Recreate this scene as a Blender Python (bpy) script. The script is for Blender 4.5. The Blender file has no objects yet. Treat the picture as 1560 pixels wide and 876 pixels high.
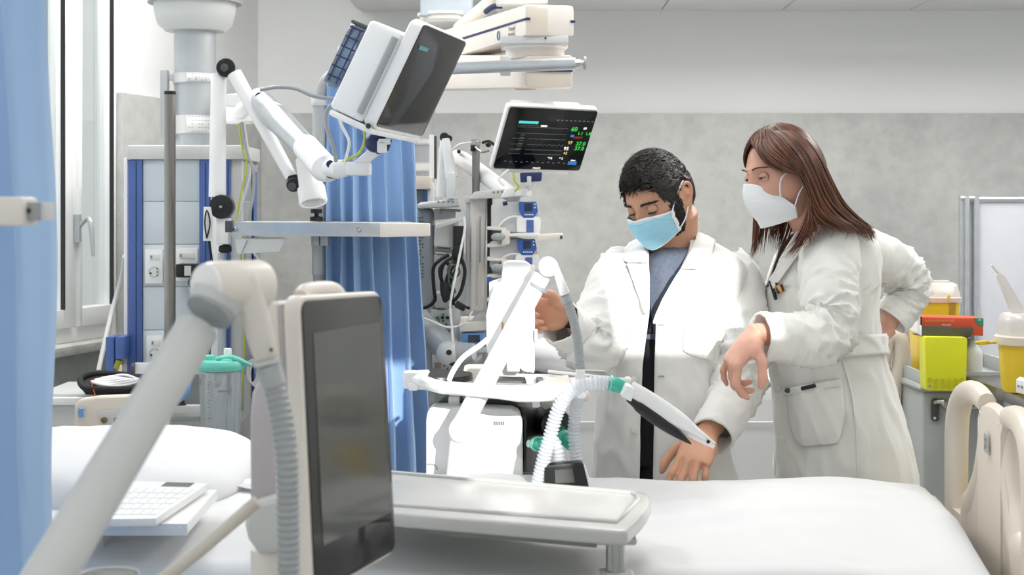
import bpy, bmesh, math, random
from mathutils import Vector, Matrix, noise
V = Vector
random.seed(7)
scn = bpy.context.scene
COL = scn.collection
# ------------------------------------------------------------------ camera
FPX, CX, HY, CZ = 2200.0, 780.0, 322.0, 1.6          # focal length in pixels of a 1560 px wide frame, eye level row, eye height
cam_d = bpy.data.cameras.new('camera'); cam = bpy.data.objects.new('camera', cam_d); COL.objects.link(cam)
cam.location = (0, 0, CZ); cam.rotation_euler = (math.pi/2, 0, 0)
cam_d.sensor_width = 36; cam_d.lens = FPX/1560*36; cam_d.shift_y = -(438-HY)/1560
cam_d.dof.use_dof = True; cam_d.dof.focus_distance = 3.35; cam_d.dof.aperture_fstop = 6.5
cam_d.clip_start = 0.05
scn.camera = cam
# ------------------------------------------------------------------ world, sun, exposure
w = bpy.data.worlds.new('world'); scn.world = w; w.use_nodes = True
bg = w.node_tree.nodes['Background']; bg.inputs[0].default_value = (0.97, 0.985, 1.0, 1); bg.inputs[1].default_value = 1.35
SUN_DIR = V((-0.30, 1.30, -0.36)).normalized()
sd = bpy.data.lights.new('sun', 'SUN'); sd.energy = 5.0; sd.angle = 0.006; sd.color = (1.0, 0.97, 0.92)
sun = bpy.data.objects.new('sun', sd); COL.objects.link(sun); sun.rotation_euler = SUN_DIR.to_track_quat('-Z', 'Y').to_euler(); sun.location = (2, -6, 5)
scn.view_settings.view_transform = 'Standard'; scn.view_settings.look = 'None'
scn.view_settings.gamma = 1; scn.view_settings.use_curve_mapping = False
scn.view_settings.exposure = 0.0
FILL_W = 11.0
# ------------------------------------------------------------------ helpers
def P(px, py, d): return V(((px-CX)*d/FPX, d, CZ-(py-HY)*d/FPX))
def lin(h):
    h = h.lstrip('#'); o = []
    for i in (0, 2, 4):
        v = int(h[i:i+2], 16)/255; o.append(v/12.92 if v <= .04045 else ((v+.055)/1.055)**2.4)
    return (*o, 1)
MATS = {}
def mat(name, col, rough=.45, metal=0, var=.05, vs=12, bump=0, bs=120, spec=.5, coat=0, trans=0, alpha=1, sss=0, emit=0, sheen=0, stretch=(1,1,1), bdist=.002):
    m = bpy.data.materials.new(name); m.use_nodes = True; nt = m.node_tree; b = nt.nodes['Principled BSDF']
    c = lin(col) if isinstance(col, str) else col
    tc = nt.nodes.new('ShaderNodeTexCoord'); mp = nt.nodes.new('ShaderNodeMapping'); nt.links.new(tc.outputs['Object'], mp.inputs[0]); mp.inputs['Scale'].default_value = stretch
    n = nt.nodes.new('ShaderNodeTexNoise'); n.inputs['Scale'].default_value = vs; n.inputs['Detail'].default_value = 5; nt.links.new(mp.outputs[0], n.inputs[0])
    r = nt.nodes.new('ShaderNodeValToRGB'); r.color_ramp.elements[0].position = .3; r.color_ramp.elements[1].position = .7
    r.color_ramp.elements[0].color = tuple(max(0, x*(1-var)) for x in c[:3])+(1,); r.color_ramp.elements[1].color = tuple(min(1, x*(1+var)) for x in c[:3])+(1,)
    nt.links.new(n.outputs[0], r.inputs[0]); nt.links.new(r.outputs[0], b.inputs['Base Color'])
    b.inputs['Roughness'].default_value = rough; b.inputs['Metallic'].default_value = metal
    b.inputs['Specular IOR Level'].default_value = spec; b.inputs['Coat Weight'].default_value = coat
    b.inputs['Transmission Weight'].default_value = trans; b.inputs['Alpha'].default_value = alpha
    if sheen: b.inputs['Sheen Weight'].default_value = sheen
    if sss:
        b.inputs['Subsurface Weight'].default_value = sss; b.inputs['Subsurface Radius'].default_value = (1, .35, .2); b.inputs['Subsurface Scale'].default_value = .006
    if emit: b.inputs['Emission Color'].default_value = c; b.inputs['Emission Strength'].default_value = emit
    if bump:
        n2 = nt.nodes.new('ShaderNodeTexNoise'); n2.inputs['Scale'].default_value = bs; n2.inputs['Detail'].default_value = 4; nt.links.new(mp.outputs[0], n2.inputs[0])
        bp = nt.nodes.new('ShaderNodeBump'); bp.inputs['Strength'].default_value = bump; bp.inputs['Distance'].default_value = bdist
        nt.links.new(n2.outputs[0], bp.inputs['Height']); nt.links.new(bp.outputs[0], b.inputs['Normal'])
    MATS[name] = m; return m
def glassy(name, tint, k=.12, rough=.03, body=0.0, bodycol=(1,1,1,1)):
    m = bpy.data.materials.new(name); m.use_nodes = True; nt = m.node_tree; nt.nodes.clear()
    out = nt.nodes.new('ShaderNodeOutputMaterial'); t = nt.nodes.new('ShaderNodeBsdfTransparent'); t.inputs[0].default_value = tint
    g = nt.nodes.new('ShaderNodeBsdfGlossy'); g.inputs['Roughness'].default_value = rough
    d = nt.nodes.new('ShaderNodeBsdfDiffuse'); d.inputs[0].default_value = bodycol
    fr = nt.nodes.new('ShaderNodeLayerWeight'); fr.inputs[0].default_value = .25
    a = nt.nodes.new('ShaderNodeMath'); a.operation = 'MULTIPLY_ADD'; a.inputs[1].default_value = .3; a.inputs[2].default_value = k; nt.links.new(fr.outputs['Facing'], a.inputs[0])
    m0 = nt.nodes.new('ShaderNodeMixShader'); m0.inputs[0].default_value = body; nt.links.new(t.outputs[0], m0.inputs[1]); nt.links.new(d.outputs[0], m0.inputs[2])
    mx = nt.nodes.new('ShaderNodeMixShader'); nt.links.new(a.outputs[0], mx.inputs[0]); nt.links.new(m0.outputs[0], mx.inputs[1]); nt.links.new(g.outputs[0], mx.inputs[2])
    nt.links.new(mx.outputs[0], out.inputs[0]); MATS[name] = m; return m

WHITE = mat('white_plastic', '#f1f1f0', .35, var=.015)
WARM = mat('warm_white_plastic', '#e9e2da', .4, var=.02)
CREAM = mat('cream_bed_plastic', '#e0d6c8', .38, var=.03, vs=5)
BEIGE = mat('beige_plastic', '#ddd3c6', .4, var=.02)
LGREY = mat('light_grey_plastic', '#cfd0cf', .42, var=.03)
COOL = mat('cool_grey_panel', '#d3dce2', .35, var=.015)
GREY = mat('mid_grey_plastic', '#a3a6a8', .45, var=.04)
CARTG = mat('cart_grey_plastic', '#a9adab', .5, var=.04, bump=.1, bs=200)
OLIVE = mat('olive_grey_plastic', '#8d9086', .5, var=.03)
DGREY = mat('dark_grey_plastic', '#4a4c4c', .45, var=.05)
BLACK = mat('black_plastic', '#151515', .35, var=.1)
RUBBER = mat('black_rubber', '#1b1b1c', .7, var=.1)
CHROME = mat('polished_steel', '#b9b8b4', .16, 1, var=.05, vs=20)
STEEL = mat('brushed_steel', '#8f8b86', .3, 1, var=.12, vs=30, stretch=(1,1,.05))
ALU = mat('aluminium', '#c4c8cc', .34, .85, var=.05, vs=25)
SILVER = mat('silver_paint', '#b4b8bb', .38, .35, var=.03)
BLUEP = mat('blue_profile', '#4b67a6', .4, var=.05)
NAVY = mat('navy_plastic', '#1f2b5c', .4, var=.05)
SKYB = mat('sky_blue_plastic', '#6f9fd8', .35, var=.04)
PADB = mat('keypad_blue', '#355fae', .4, var=.05)
TEAL = mat('teal_plastic', '#6fd0bd', .35, var=.05, spec=.6)
YEL = mat('yellow_plastic', '#ecca2e', .4, var=.03)
LIME = mat('lime_yellow_plastic', '#d9dc22', .42, var=.03)
AMBER = mat('amber_label', '#b58a2e', .6, var=.1)
TAN = mat('tan_label', '#a8987a', .6, var=.1)
PAPER = mat('label_paper', '#e6e6e4', .6, var=.03)
RED = mat('red_carton', '#d4522f', .5, var=.04)
GREENC = mat('green_carton', '#2a8f78', .5, var=.04)
INK = mat('black_ink', '#2a2a2c', .6, var=.02)
GINK = mat('grey_ink', '#8a8f93', .6, var=.02)
WINK = mat('white_ink', '#f0f0ea', .6, var=.02)
SHEET = mat('bed_linen', '#dfdfe0', .85, var=.015, vs=4, bump=.25, bs=900, sheen=.2)
PLASTIC_FILM = mat('translucent_film', '#eef0f3', .25, var=.03, alpha=.72)
CURT = mat('blue_curtain_fabric', '#9fc0e8', .75, var=.06, vs=3, bump=.2, bs=900, sheen=.3, stretch=(1,1,.3))
SCREEN = mat('black_screen_glass', '#0d0e0f', .08, var=.05, spec=.5)
SCRG = mat('grey_screen_glass', '#2c2d2d', .07, var=.04, spec=.5)
SCRG2 = mat('grey_screen_area', '#565856', .09, var=.04, spec=.5)
TUBE = mat('clear_corrugated_tube', '#e9edf3', .25, var=.03, alpha=.62, spec=.7)
TEALC = mat('clear_teal_plastic', '#35c0a4', .2, var=.05, alpha=.85, spec=.7)
COAT = mat('white_coat_cotton', '#f0efec', .85, var=.02, vs=6, bump=.3, bs=1100, sheen=.15)
COATW = mat('white_coat_cotton_warm', '#f0efea', .85, var=.02, vs=6, bump=.3, bs=1100, sheen=.15)
TEE = mat('slate_jersey', '#6f7789', .85, var=.14, vs=160, bump=.2, bs=900)
DARKC = mat('black_cloth', '#18191d', .8, var=.1, vs=50)
TROU = mat('white_trouser_cloth', '#d9dadc', .85, var=.03)
HAIRD = mat('dark_hair', '#1d1713', .42, var=.25, vs=90, spec=.5)
HAIRB = mat('brown_hair', '#5e3621', .38, var=.55, vs=45, spec=.55, stretch=(1,1,.2))
MASKB = mat('light_blue_mask', '#a4dcf2', .8, var=.03, bump=.15, bs=900)
MASKW = mat('white_mask', '#f2f4f6', .8, var=.015, bump=.15, bs=900)
EYEW = mat('eye_white', '#d9d2cc', .25, var=.03)
EYED = mat('eye_dark_brown', '#1c100a', .15, var=.1)
GLASS = glassy('window_glass', (.97, .99, .99, 1), .05)
CLEAR = glassy('clear_canister', (.90, .93, .95, 1), .13, .06, .24, (.90,.93,.96,1))
CLEARB = glassy('smoky_blue_clear', (.45, .52, .62, 1), .12, .08, .35, (.30,.36,.45,1))
FROST = glassy('frosted_lid', (.95, .92, .90, 1), .10, .25, .62, (.86,.83,.81,1))
def skinmat(name, col, red):
    m = mat(name, col, .5, var=.07, vs=18, bump=.12, bs=260, sss=.12, spec=.4)
    return m
SKIN = skinmat('skin_light_olive', '#d6a184', .1)
SKINW = skinmat('skin_light_pink', '#dca893', .1)
def concrete(name, base, sc=1):
    m = bpy.data.materials.new(name); m.use_nodes = True; nt = m.node_tree; b = nt.nodes['Principled BSDF']
    tc = nt.nodes.new('ShaderNodeTexCoord'); L = nt.links.new
    n1 = nt.nodes.new('ShaderNodeTexNoise'); n1.inputs['Scale'].default_value = 2.2*sc; n1.inputs['Detail'].default_value = 9; n1.inputs['Roughness'].default_value = .62; L(tc.outputs['Object'], n1.inputs[0])
    n2 = nt.nodes.new('ShaderNodeTexNoise'); n2.inputs['Scale'].default_value = 22*sc; n2.inputs['Detail'].default_value = 6; L(tc.outputs['Object'], n2.inputs[0])
    n3 = nt.nodes.new('ShaderNodeTexVoronoi'); n3.inputs['Scale'].default_value = 26*sc; L(tc.outputs['Object'], n3.inputs[0])
    r1 = nt.nodes.new('ShaderNodeValToRGB'); e = r1.color_ramp.elements; e[0].position = .28; e[1].position = .72
    c = lin(base); e[0].color = tuple(x*.80 for x in c[:3])+(1,); e[1].color = tuple(min(1, x*1.16) for x in c[:3])+(1,)
    L(n1.outputs[0], r1.inputs[0])
    mx = nt.nodes.new('ShaderNodeMix'); mx.data_type = 'RGBA'; mx.blend_type = 'MULTIPLY'; mx.inputs[0].default_value = .55
    r2 = nt.nodes.new('ShaderNodeValToRGB'); r2.color_ramp.elements[0].position = .3; r2.color_ramp.elements[0].color = (.78,.78,.78,1); r2.color_ramp.elements[1].position = .6; L(n2.outputs[0], r2.inputs[0])
    L(r1.outputs[0], mx.inputs[6]); L(r2.outputs[0], mx.inputs[7])
    r3 = nt.nodes.new('ShaderNodeValToRGB'); r3.color_ramp.elements[0].position = .06; r3.color_ramp.elements[0].color = (.72,.72,.72,1); r3.color_ramp.elements[1].position = .14; L(n3.outputs['Distance'], r3.inputs[0])
    mx2 = nt.nodes.new('ShaderNodeMix'); mx2.data_type = 'RGBA'; mx2.blend_type = 'MULTIPLY'; mx2.inputs[0].default_value = .5; L(mx.outputs[2], mx2.inputs[6]); L(r3.outputs[0], mx2.inputs[7])
    L(mx2.outputs[2], b.inputs['Base Color']); b.inputs['Roughness'].default_value = .6
    bp = nt.nodes.new('ShaderNodeBump'); bp.inputs['Strength'].default_value = .25; bp.inputs['Distance'].default_value = .004; L(n2.outputs[0], bp.inputs['Height']); L(bp.outputs[0], b.inputs['Normal'])
    return m
CONC = concrete('concrete_cladding', '#b6b7b4')
MARBLE = concrete('marble_sill', '#c9c8c2', 5)
PAINT = mat('wall_paint', '#e2e3e2', .65, var=.02, vs=1.5, bump=.08, bs=300)
CEILM = mat('ceiling_paint', '#e3e3e1', .7, var=.01)
FLOORM = mat('vinyl_floor', '#c2c6c6', .35, var=.05, vs=3)
PARTM = mat('partition_fabric', '#c1c3ca', .7, var=.02, bump=.1, bs=600)
FILLM = mat('fill_diffuser', '#ffffff', .5, var=0, emit=1.5)

ROOTLOC = {}
class MB:
    def __init__(s): s.bm = bmesh.new()
    def _add(s, b2, mtx=None):
        if mtx is not None: bmesh.ops.transform(b2, matrix=mtx, verts=b2.verts)
        me = bpy.data.meshes.new('t'); b2.to_mesh(me); b2.free(); s.bm.from_mesh(me); bpy.data.meshes.remove(me); return s
    def hexa(s, p, bev=0, seg=2):
        b = bmesh.new(); v = [b.verts.new(x) for x in p]
        for f in ((0,3,2,1),(4,5,6,7),(0,1,5,4),(1,2,6,5),(2,3,7,6),(3,0,4,7)): b.faces.new([v[i] for i in f])
        bmesh.ops.recalc_face_normals(b, faces=b.faces)
        if bev: bmesh.ops.bevel(b, geom=b.edges[:], offset=bev, segments=seg, affect='EDGES', profile=.6, clamp_overlap=True)
        return s._add(b)
    def box(s, c, sz, rot=None, bev=0, seg=2):
        c = V(c); h = [x/2 for x in sz]; R = rot if rot is not None else Matrix.Identity(3)
        q = [(-1,-1,-1),(1,-1,-1),(1,1,-1),(-1,1,-1),(-1,-1,1),(1,-1,1),(1,1,1),(-1,1,1)]
        return s.hexa([c + R @ V((a*h[0], b*h[1], k*h[2])) for a, b, k in q], bev, seg)
    def slab(s, quad, vec, bev=0, seg=2):           # quad of four points extruded along vec
        return s.hexa(list(map(V, quad)) + [V(x)+V(vec) for x in quad], bev, seg)
    def prism(s, pts, vec, bev=0, seg=2, holes=()):
        b = bmesh.new(); vs = [b.verts.new(x) for x in pts]
        if holes:
            es = [b.edges.new((vs[i], vs[(i+1) % len(vs)])) for i in range(len(vs))]
            for hpts in holes:
                hv = [b.verts.new(x) for x in hpts]; es += [b.edges.new((hv[i], hv[(i+1) % len(hv)])) for i in range(len(hv))]
            bmesh.ops.triangle_fill(b, use_beauty=True, use_dissolve=False, edges=es)
        else: b.faces.new(vs)
        r = bmesh.ops.extrude_face_region(b, geom=b.faces[:]); ev = [g for g in r['geom'] if isinstance(g, bmesh.types.BMVert)]
        bmesh.ops.translate(b, vec=V(vec), verts=ev); bmesh.ops.recalc_face_normals(b, faces=b.faces)
        if bev:
            ed = [e for e in b.edges if len(e.link_faces) == 2 and e.calc_face_angle(0) > .5]
            bmesh.ops.bevel(b, geom=ed, offset=bev, segments=seg, affect='EDGES', profile=.6, clamp_overlap=True)
        return s._add(b)
    def grid(s, f, nu, nv, cu=False, cv=False):
        b = s.bm; g = [[b.verts.new(f(i/(nu if cu else nu-1), j/(nv if cv else nv-1))) for j in range(nv)] for i in range(nu)]
        for i in range(nu if cu else nu-1):
            for j in range(nv if cv else nv-1):
                try: b.faces.new((g[i][j], g[(i+1) % nu][j], g[(i+1) % nu][(j+1) % nv], g[i][(j+1) % nv]))
                except ValueError: pass
        return g
    def rings(s, rings, cap=True, closed=False):
        b = s.bm; n = len(rings[0]); g = [[b.verts.new(p) for p in r] for r in rings]
        for i in range(len(g) if closed else len(g)-1):
            A, B = g[i], g[(i+1) % len(g)]
            for j in range(n): b.faces.new((A[j], A[(j+1) % n], B[(j+1) % n], B[j]))
        if cap and not closed: b.faces.new(g[0][::-1]); b.faces.new(g[-1])
        return s
    def tube(s, pts, r, n=12, cap=True, closed=False, asp=1.0, up=None, smooth=0):
        pts = [V(p) for p in pts]
        if smooth: pts, r = spline(pts, r, smooth, closed)
        N = len(pts); R = r if isinstance(r, (list, tuple)) else [r]*N
        rs = []; prev = None
        for i in range(N):
            if closed: t = (pts[(i+1) % N]-pts[i-1])
            else: t = pts[min(i+1, N-1)]-pts[max(i-1, 0)]
            t.normalize()
            if prev is None:
                a = V(up) if up is not None else (V((0,0,1)) if abs(t.z) < .9 else V((0,1,0)))
                u = (a - t*a.dot(t)).normalized()
            else: u = (prev - t*prev.dot(t)).normalized()
            prev = u; v = t.cross(u)
            rs.append([pts[i] + u*(math.cos(2*math.pi*k/n)*R[i]) + v*(math.sin(2*math.pi*k/n)*R[i]*asp) for k in range(n)])
        return s.rings(rs, cap, closed)
    def cyl(s, p, q, r, r2=None, n=24, bev=0):
        p, q = V(p), V(q); r2 = r if r2 is None else r2; L = (q-p).length
        if bev:
            b_ = min(bev, L*.45, r*.9, r2*.9); d = (q-p)/L
            return s.tube([p, p+d*b_*.3, p+d*b_, q-d*b_, q-d*b_*.3, q], [r-b_, r-b_*.3, r, r2, r2-b_*.3, r2-b_], n)
        return s.tube([p, q], [r, r2], n)
    def lathe(s, prof, o=(0,0,0), axis=(0,0,1), n=32, cap=True, sx=1, sy=1):
        o = V(o); ax = V(axis).normalized(); q = ax.to_track_quat('Z', 'Y').to_matrix()
        rs = [[o + q @ V((r*math.cos(2*math.pi*k/n)*sx, r*math.sin(2*math.pi*k/n)*sy, z)) for k in range(n)] for r, z in prof]
        return s.rings(rs, cap)
    def ball(s, c, r, n=16, rot=None):
        if not hasattr(r, '__len__'): r = (r, r, r)
        c = V(c); R = rot if rot is not None else Matrix.Identity(3)
        b = bmesh.new(); bmesh.ops.create_uvsphere(b, u_segments=n, v_segments=max(6, n*2//3), radius=1)
        for v in b.verts: v.co = c + R @ V((v.co.x*r[0], v.co.y*r[1], v.co.z*r[2]))
        return s._add(b)
    def rrect(s, c, ux, uy, w_, h_, rad, thick, nseg=5, bev=0):   # rounded plate centred on c in plane ux,uy
        c, ux, uy = V(c), V(ux).normalized(), V(uy).normalized(); pts = []
        for (sx, sy, a0) in ((1,1,0),(-1,1,90),(-1,-1,180),(1,-1,270)):
            for k in range(nseg+1):
                a = math.radians(a0+90*k/nseg); pts.append(c + ux*(sx*(w_/2-rad)+rad*math.cos(a)) + uy*(sy*(h_/2-rad)+rad*math.sin(a)))
        return s.prism(pts, thick, bev)
def rquad(F, u0, u1, v0, v1, ru, rv, n=6):    # outline of a quad with rounded corners, F(u, v) -> point
    o = []
    for su, sv, a0 in ((1,1,0),(-1,1,90),(-1,-1,180),(1,-1,270)):
        cu_, cv_ = (u1-ru if su > 0 else u0+ru), (v1-rv if sv > 0 else v0+rv)
        for k in range(n+1):
            a = math.radians(a0+90*k/n); o.append(F(cu_+ru*math.cos(a), cv_+rv*math.sin(a)))
    return o
def spline(pts, r, k, closed=False):
    N = len(pts); R = list(r) if isinstance(r, (list, tuple)) else [r]*N; o = []; ro = []
    for i in range(N if closed else N-1):
        if closed: a, b, c, d = pts[i-1], pts[i], pts[(i+1) % N], pts[(i+2) % N]; ra, rb, rc, rd = R[i-1], R[i], R[(i+1) % N], R[(i+2) % N]
        else: a, b, c, d = pts[max(i-1,0)], pts[i], pts[i+1], pts[min(i+2,N-1)]; ra, rb, rc, rd = R[max(i-1,0)], R[i], R[i+1], R[min(i+2,N-1)]
        for j in range(k):
            t = j/k; f = lambda A,B,C,D: .5*((2*B)+(C-A)*t+(2*A-5*B+4*C-D)*t*t+(3*B-A-3*C+D)*t**3)
            o.append(f(a,b,c,d)); ro.append(f(ra,rb,rc,rd))
    if not closed: o.append(pts[-1]); ro.append(R[-1])
    return o, ro
def top(o):
    while o.parent: o = o.parent
    return o
def link_mesh(name, me, material, parent=None, label=None, cat=None, group=None, kind=None, sharp=35):
    o = bpy.data.objects.new(name, me); COL.objects.link(o)
    me.materials.clear(); me.materials.append(material); me.shade_smooth()
    try: me.set_sharp_from_angle(angle=math.radians(sharp))
    except Exception: pass
    if parent is not None:
        L = ROOTLOC.get(top(parent).name, V((0,0,0))); me.transform(Matrix.Translation(-L)); o.parent = parent
    elif kind != 'structure':
        xs = [v.co for v in me.vertices]
        L = V(((min(v.x for v in xs)+max(v.x for v in xs))/2, (min(v.y for v in xs)+max(v.y for v in xs))/2, min(v.z for v in xs)))
        me.transform(Matrix.Translation(-L)); o.location = L; ROOTLOC[o.name] = L
    tag(o, label, cat, group, kind); return o
def tag(o, label=None, cat=None, group=None, kind=None):
    if label: o['label'] = label
    if cat: o['category'] = cat
    if group: o['group'] = group
    if kind: o['kind'] = kind
    return o
def obj(name, mb, material, parent=None, label=None, cat=None, group=None, kind=None, sharp=35, recalc=True, solid=0):
    if recalc: bmesh.ops.recalc_face_normals(mb.bm, faces=mb.bm.faces)
    me = bpy.data.meshes.new(name); mb.bm.to_mesh(me); mb.bm.free()
    o = link_mesh(name, me, material, parent, label, cat, group, kind, sharp)
    if solid:
        md = o.modifiers.new('solid', 'SOLIDIFY'); md.thickness = solid; md.offset = -1
    return o
def thing(name, label, cat, loc=(0,0,0), group=None):
    o = bpy.data.objects.new(name, None); COL.objects.link(o); o.location = loc; o.empty_display_size = .05
    ROOTLOC[o.name] = V(loc); return tag(o, label, cat, group)
def text(name, s, size, pos, right, up, material, parent, align='CENTER', off=.0008, bold=0):
    cu = bpy.data.curves.new('t', 'FONT'); cu.body = s; cu.size = size; cu.align_x = align; cu.align_y = 'CENTER'; cu.extrude = .0003; cu.offset = bold; cu.resolution_u = 2
    t = bpy.data.objects.new('t', cu); COL.objects.link(t); dg = bpy.context.evaluated_depsgraph_get(); me = bpy.data.meshes.new_from_object(t.evaluated_get(dg))
    bpy.data.objects.remove(t); bpy.data.curves.remove(cu)
    r = V(right).normalized(); u = V(up); u = (u-r*u.dot(r)).normalized(); n = r.cross(u)
    M = Matrix((r, u, n)).transposed().to_4x4(); M.translation = V(pos)+n*off
    me.transform(M); return link_mesh(name, me, material, parent)
def S(name, mb, m, **k): return obj(name, mb, m, kind='structure', **k)
XR, YR, ZR = V((1,0,0)), V((0,1,0)), V((0,0,1))

# ------------------------------------------------------------------ the room
CEIL = 2.85
def WLP(s_, z, out=0.0):                                  # point on the left wall, s_ metres from the far corner
    return V((-1.055-.2714*s_-.9625*out, 6-.9625*s_+.2714*out, z))
b = MB(); b.box((0, 2.4, -.05), (9, 7.6, .1)); S('floor', b, FLOORM)
b = MB(); b.box((0, 2.4, CEIL+.05), (9, 7.6, .1)); S('ceiling', b, CEILM)
b = MB(); b.box((.6, 6.1, CEIL/2), (7, .2, CEIL)); S('wall_back', b, PAINT)
ZC = CZ+149*6/FPX
b = MB(); b.box((.9, 5.985, ZC/2), (3.93, .03, ZC), bev=.002); S('wall_back_lower', b, CONC)
b = MB()                                                  # dropped ceiling strip along the back wall, in boards
BX = [-.62, .62, 1.12, 1.65, 2.6]
S('ceiling_bulkhead', MB().box((1.0, 5.62, 2.645), (3.3, .76, .40), bev=.004), CEILM)
for i in range(4):
    obj('ceiling_board', MB().box(((BX[i]+BX[i+1])/2, 5.62, 2.440), (BX[i+1]-BX[i]-.006, .755, .01), bev=.002), CEILM, bpy.data.objects['ceiling_bulkhead'])
# left wall, with the tall window
def wl_box(mb, s0, s1, z0, z1, o0=0, o1=.25, bev=0):
    return mb.hexa([WLP(s0,z0,o0), WLP(s1,z0,o0), WLP(s1,z0,o1), WLP(s0,z0,o1), WLP(s0,z1,o0), WLP(s1,z1,o0), WLP(s1,z1,o1), WLP(s0,z1,o1)], bev)
S0, S1, ZS = 1.10, 4.2, 1.175
b = MB(); wl_box(b, 0, S0, 0, CEIL); wl_box(b, S0, S1, 0, ZS-.03); wl_box(b, S1, 7.55, 0, CEIL); wl_box(b, S0, S1, 2.78, CEIL); S('wall_left', b, PAINT)
b = MB(); wl_box(b, 0.03, S0, 0, ZC, -.025, -.001, .001); wl_box(b, S0, S1, 0, ZS-.035, -.025, -.001); S('wall_left_lower', b, CONC)
b = MB(); wl_box(b, S0-.0, S1, ZS-.03, ZS, -.07, .20, .004); S('window_1_sill', b, MARBLE)
b = MB()
wl_box(b, S0, S0+.022, ZS, 2.78, .0, .07, .003); wl_box(b, S0+.022, S1, ZS, ZS+.05, .0, .07, .004); wl_box(b, S0+.022, S1, 2.71, 2.78, .0, .07, .004)
for s_ in (1.345, 2.9): wl_box(b, s_, s_+.035, ZS+.05, 2.71, .0, .07, .004)
W1 = S('window_1', b, WHITE)
for a, c, t in ((S0+.022, 1.345, .018), (1.38, 2.9, .05), (2.935, S1, .05)):
    b = MB()
    wl_box(b, a, a+t, ZS+.05, 2.71, -.012, .05, .003); wl_box(b, c-t, c, ZS+.05, 2.71, -.012, .05, .003)
    wl_box(b, a+t, c-t, ZS+.05, ZS+.11, -.012, .05, .003); wl_box(b, a+t, c-t, 2.65, 2.71, -.012, .05, .003)
    sh = obj('window_sash', b, WHITE, W1)
    obj('pane', wl_box(MB(), a+t, c-t, ZS+.11, 2.65, .02, .025), GLASS, sh)
    obj('gasket', wl_box(MB(), a+t-.003, a+t+.004, ZS+.11, 2.65, -.013, .0), BLACK, sh)
b = MB(); p = WLP(1.362, 1.545, -.015); b.box(p, (.02, .02, .09)); q = WLP(1.355, 1.575, -.045); b.tube([p, q, q+V((.02,-.02,-.02)), q+V((.03,-.03,-.12))], [.008,.008,.009,.006], 10, smooth=5)
obj('window_handle', b, SILVER, W1)
# right wall and the rear wall behind the photographer with windows added for light
S('wall_right', MB().box((3.0, 2.4, CEIL/2), (.2, 7.6, CEIL)), PAINT)
YB = -1.2
WIN = [(-2.7, -.62, 1.0, 2.62), (.77, 1.07, 2.08, 2.68), (1.22, 1.57, 2.50, 2.78)]       # x0 x1 z0 z1 of unseen openings shaped to cast sun patches and fill
b = MB(); xs = [-3.4, -2.7, -.62, .77, 1.07, 1.22, 1.57, 3.1]
for i in range(7):
    x0, x1 = xs[i], xs[i+1]; wn = next((w_ for w_ in WIN if abs(w_[0]-x0) < 1e-6), None)
    if wn: b.box(((x0+x1)/2, YB-.06, wn[2]/2), (x1-x0, .12, wn[2])); b.box(((x0+x1)/2, YB-.06, (CEIL+wn[3])/2), (x1-x0, .12, CEIL-wn[3]))
    else: b.box(((x0+x1)/2, YB-.06, CEIL/2), (x1-x0, .12, CEIL))
S('wall_rear', b, PAINT)
for k, (x0, x1, z0, z1) in enumerate(WIN):
    b = MB(); t = .018
    for c, sz in (((x0+t/2, YB-.1, (z0+z1)/2), (t,.03,z1-z0)), ((x1-t/2, YB-.1, (z0+z1)/2), (t,.03,z1-z0)), (((x0+x1)/2, YB-.1, z0+t/2), (x1-x0,.03,t)), (((x0+x1)/2, YB-.1, z1-t/2), (x1-x0,.03,t))): b.box(c, sz)
    f = S('window_%d' % (k+2), b, WHITE); obj('pane', MB().box(((x0+x1)/2, YB-.1, (z0+z1)/2), (x1-x0-2*t, .004, z1-z0-2*t)), GLASS, f)
# ceiling panels added out of frame as fill light
n_l = 0
for x in (-1.1, .45, 2.0):
    for y in (-.3, 1.3, 2.9, 4.35):
        t = thing('ceiling_fill_panel', 'added flat ceiling fill light panel, %s row, %s' % ({-1.1:'window side', .45:'middle', 2.0:'right wall'}[x], {-.3:'nearest the rear wall', 1.3:'second from the rear wall', 2.9:'third from the rear wall', 4.35:'nearest the back wall'}[y]), 'lamp', (x, y, CEIL-.03), 'added ceiling fill panels')
        obj('frame', MB().box((x, y, CEIL-.015), (.64, 1.04, .03), bev=.004), WHITE, t); obj('diffuser', MB().box((x, y, CEIL-.031), (.58, .98, .006)), FILLM, t)
        ld = bpy.data.lights.new('fill_light', 'AREA'); ld.shape = 'RECTANGLE'; ld.size = .56; ld.size_y = .96; ld.energy = FILL_W*{-.3:.3, 1.3:.06, 2.9:.65, 4.35:2.1}[y]; ld.color = (1, .985, .96)
        lo = bpy.data.objects.new('fill_light', ld); COL.objects.link(lo); lo.location = (x, y, CEIL-.04)
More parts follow.
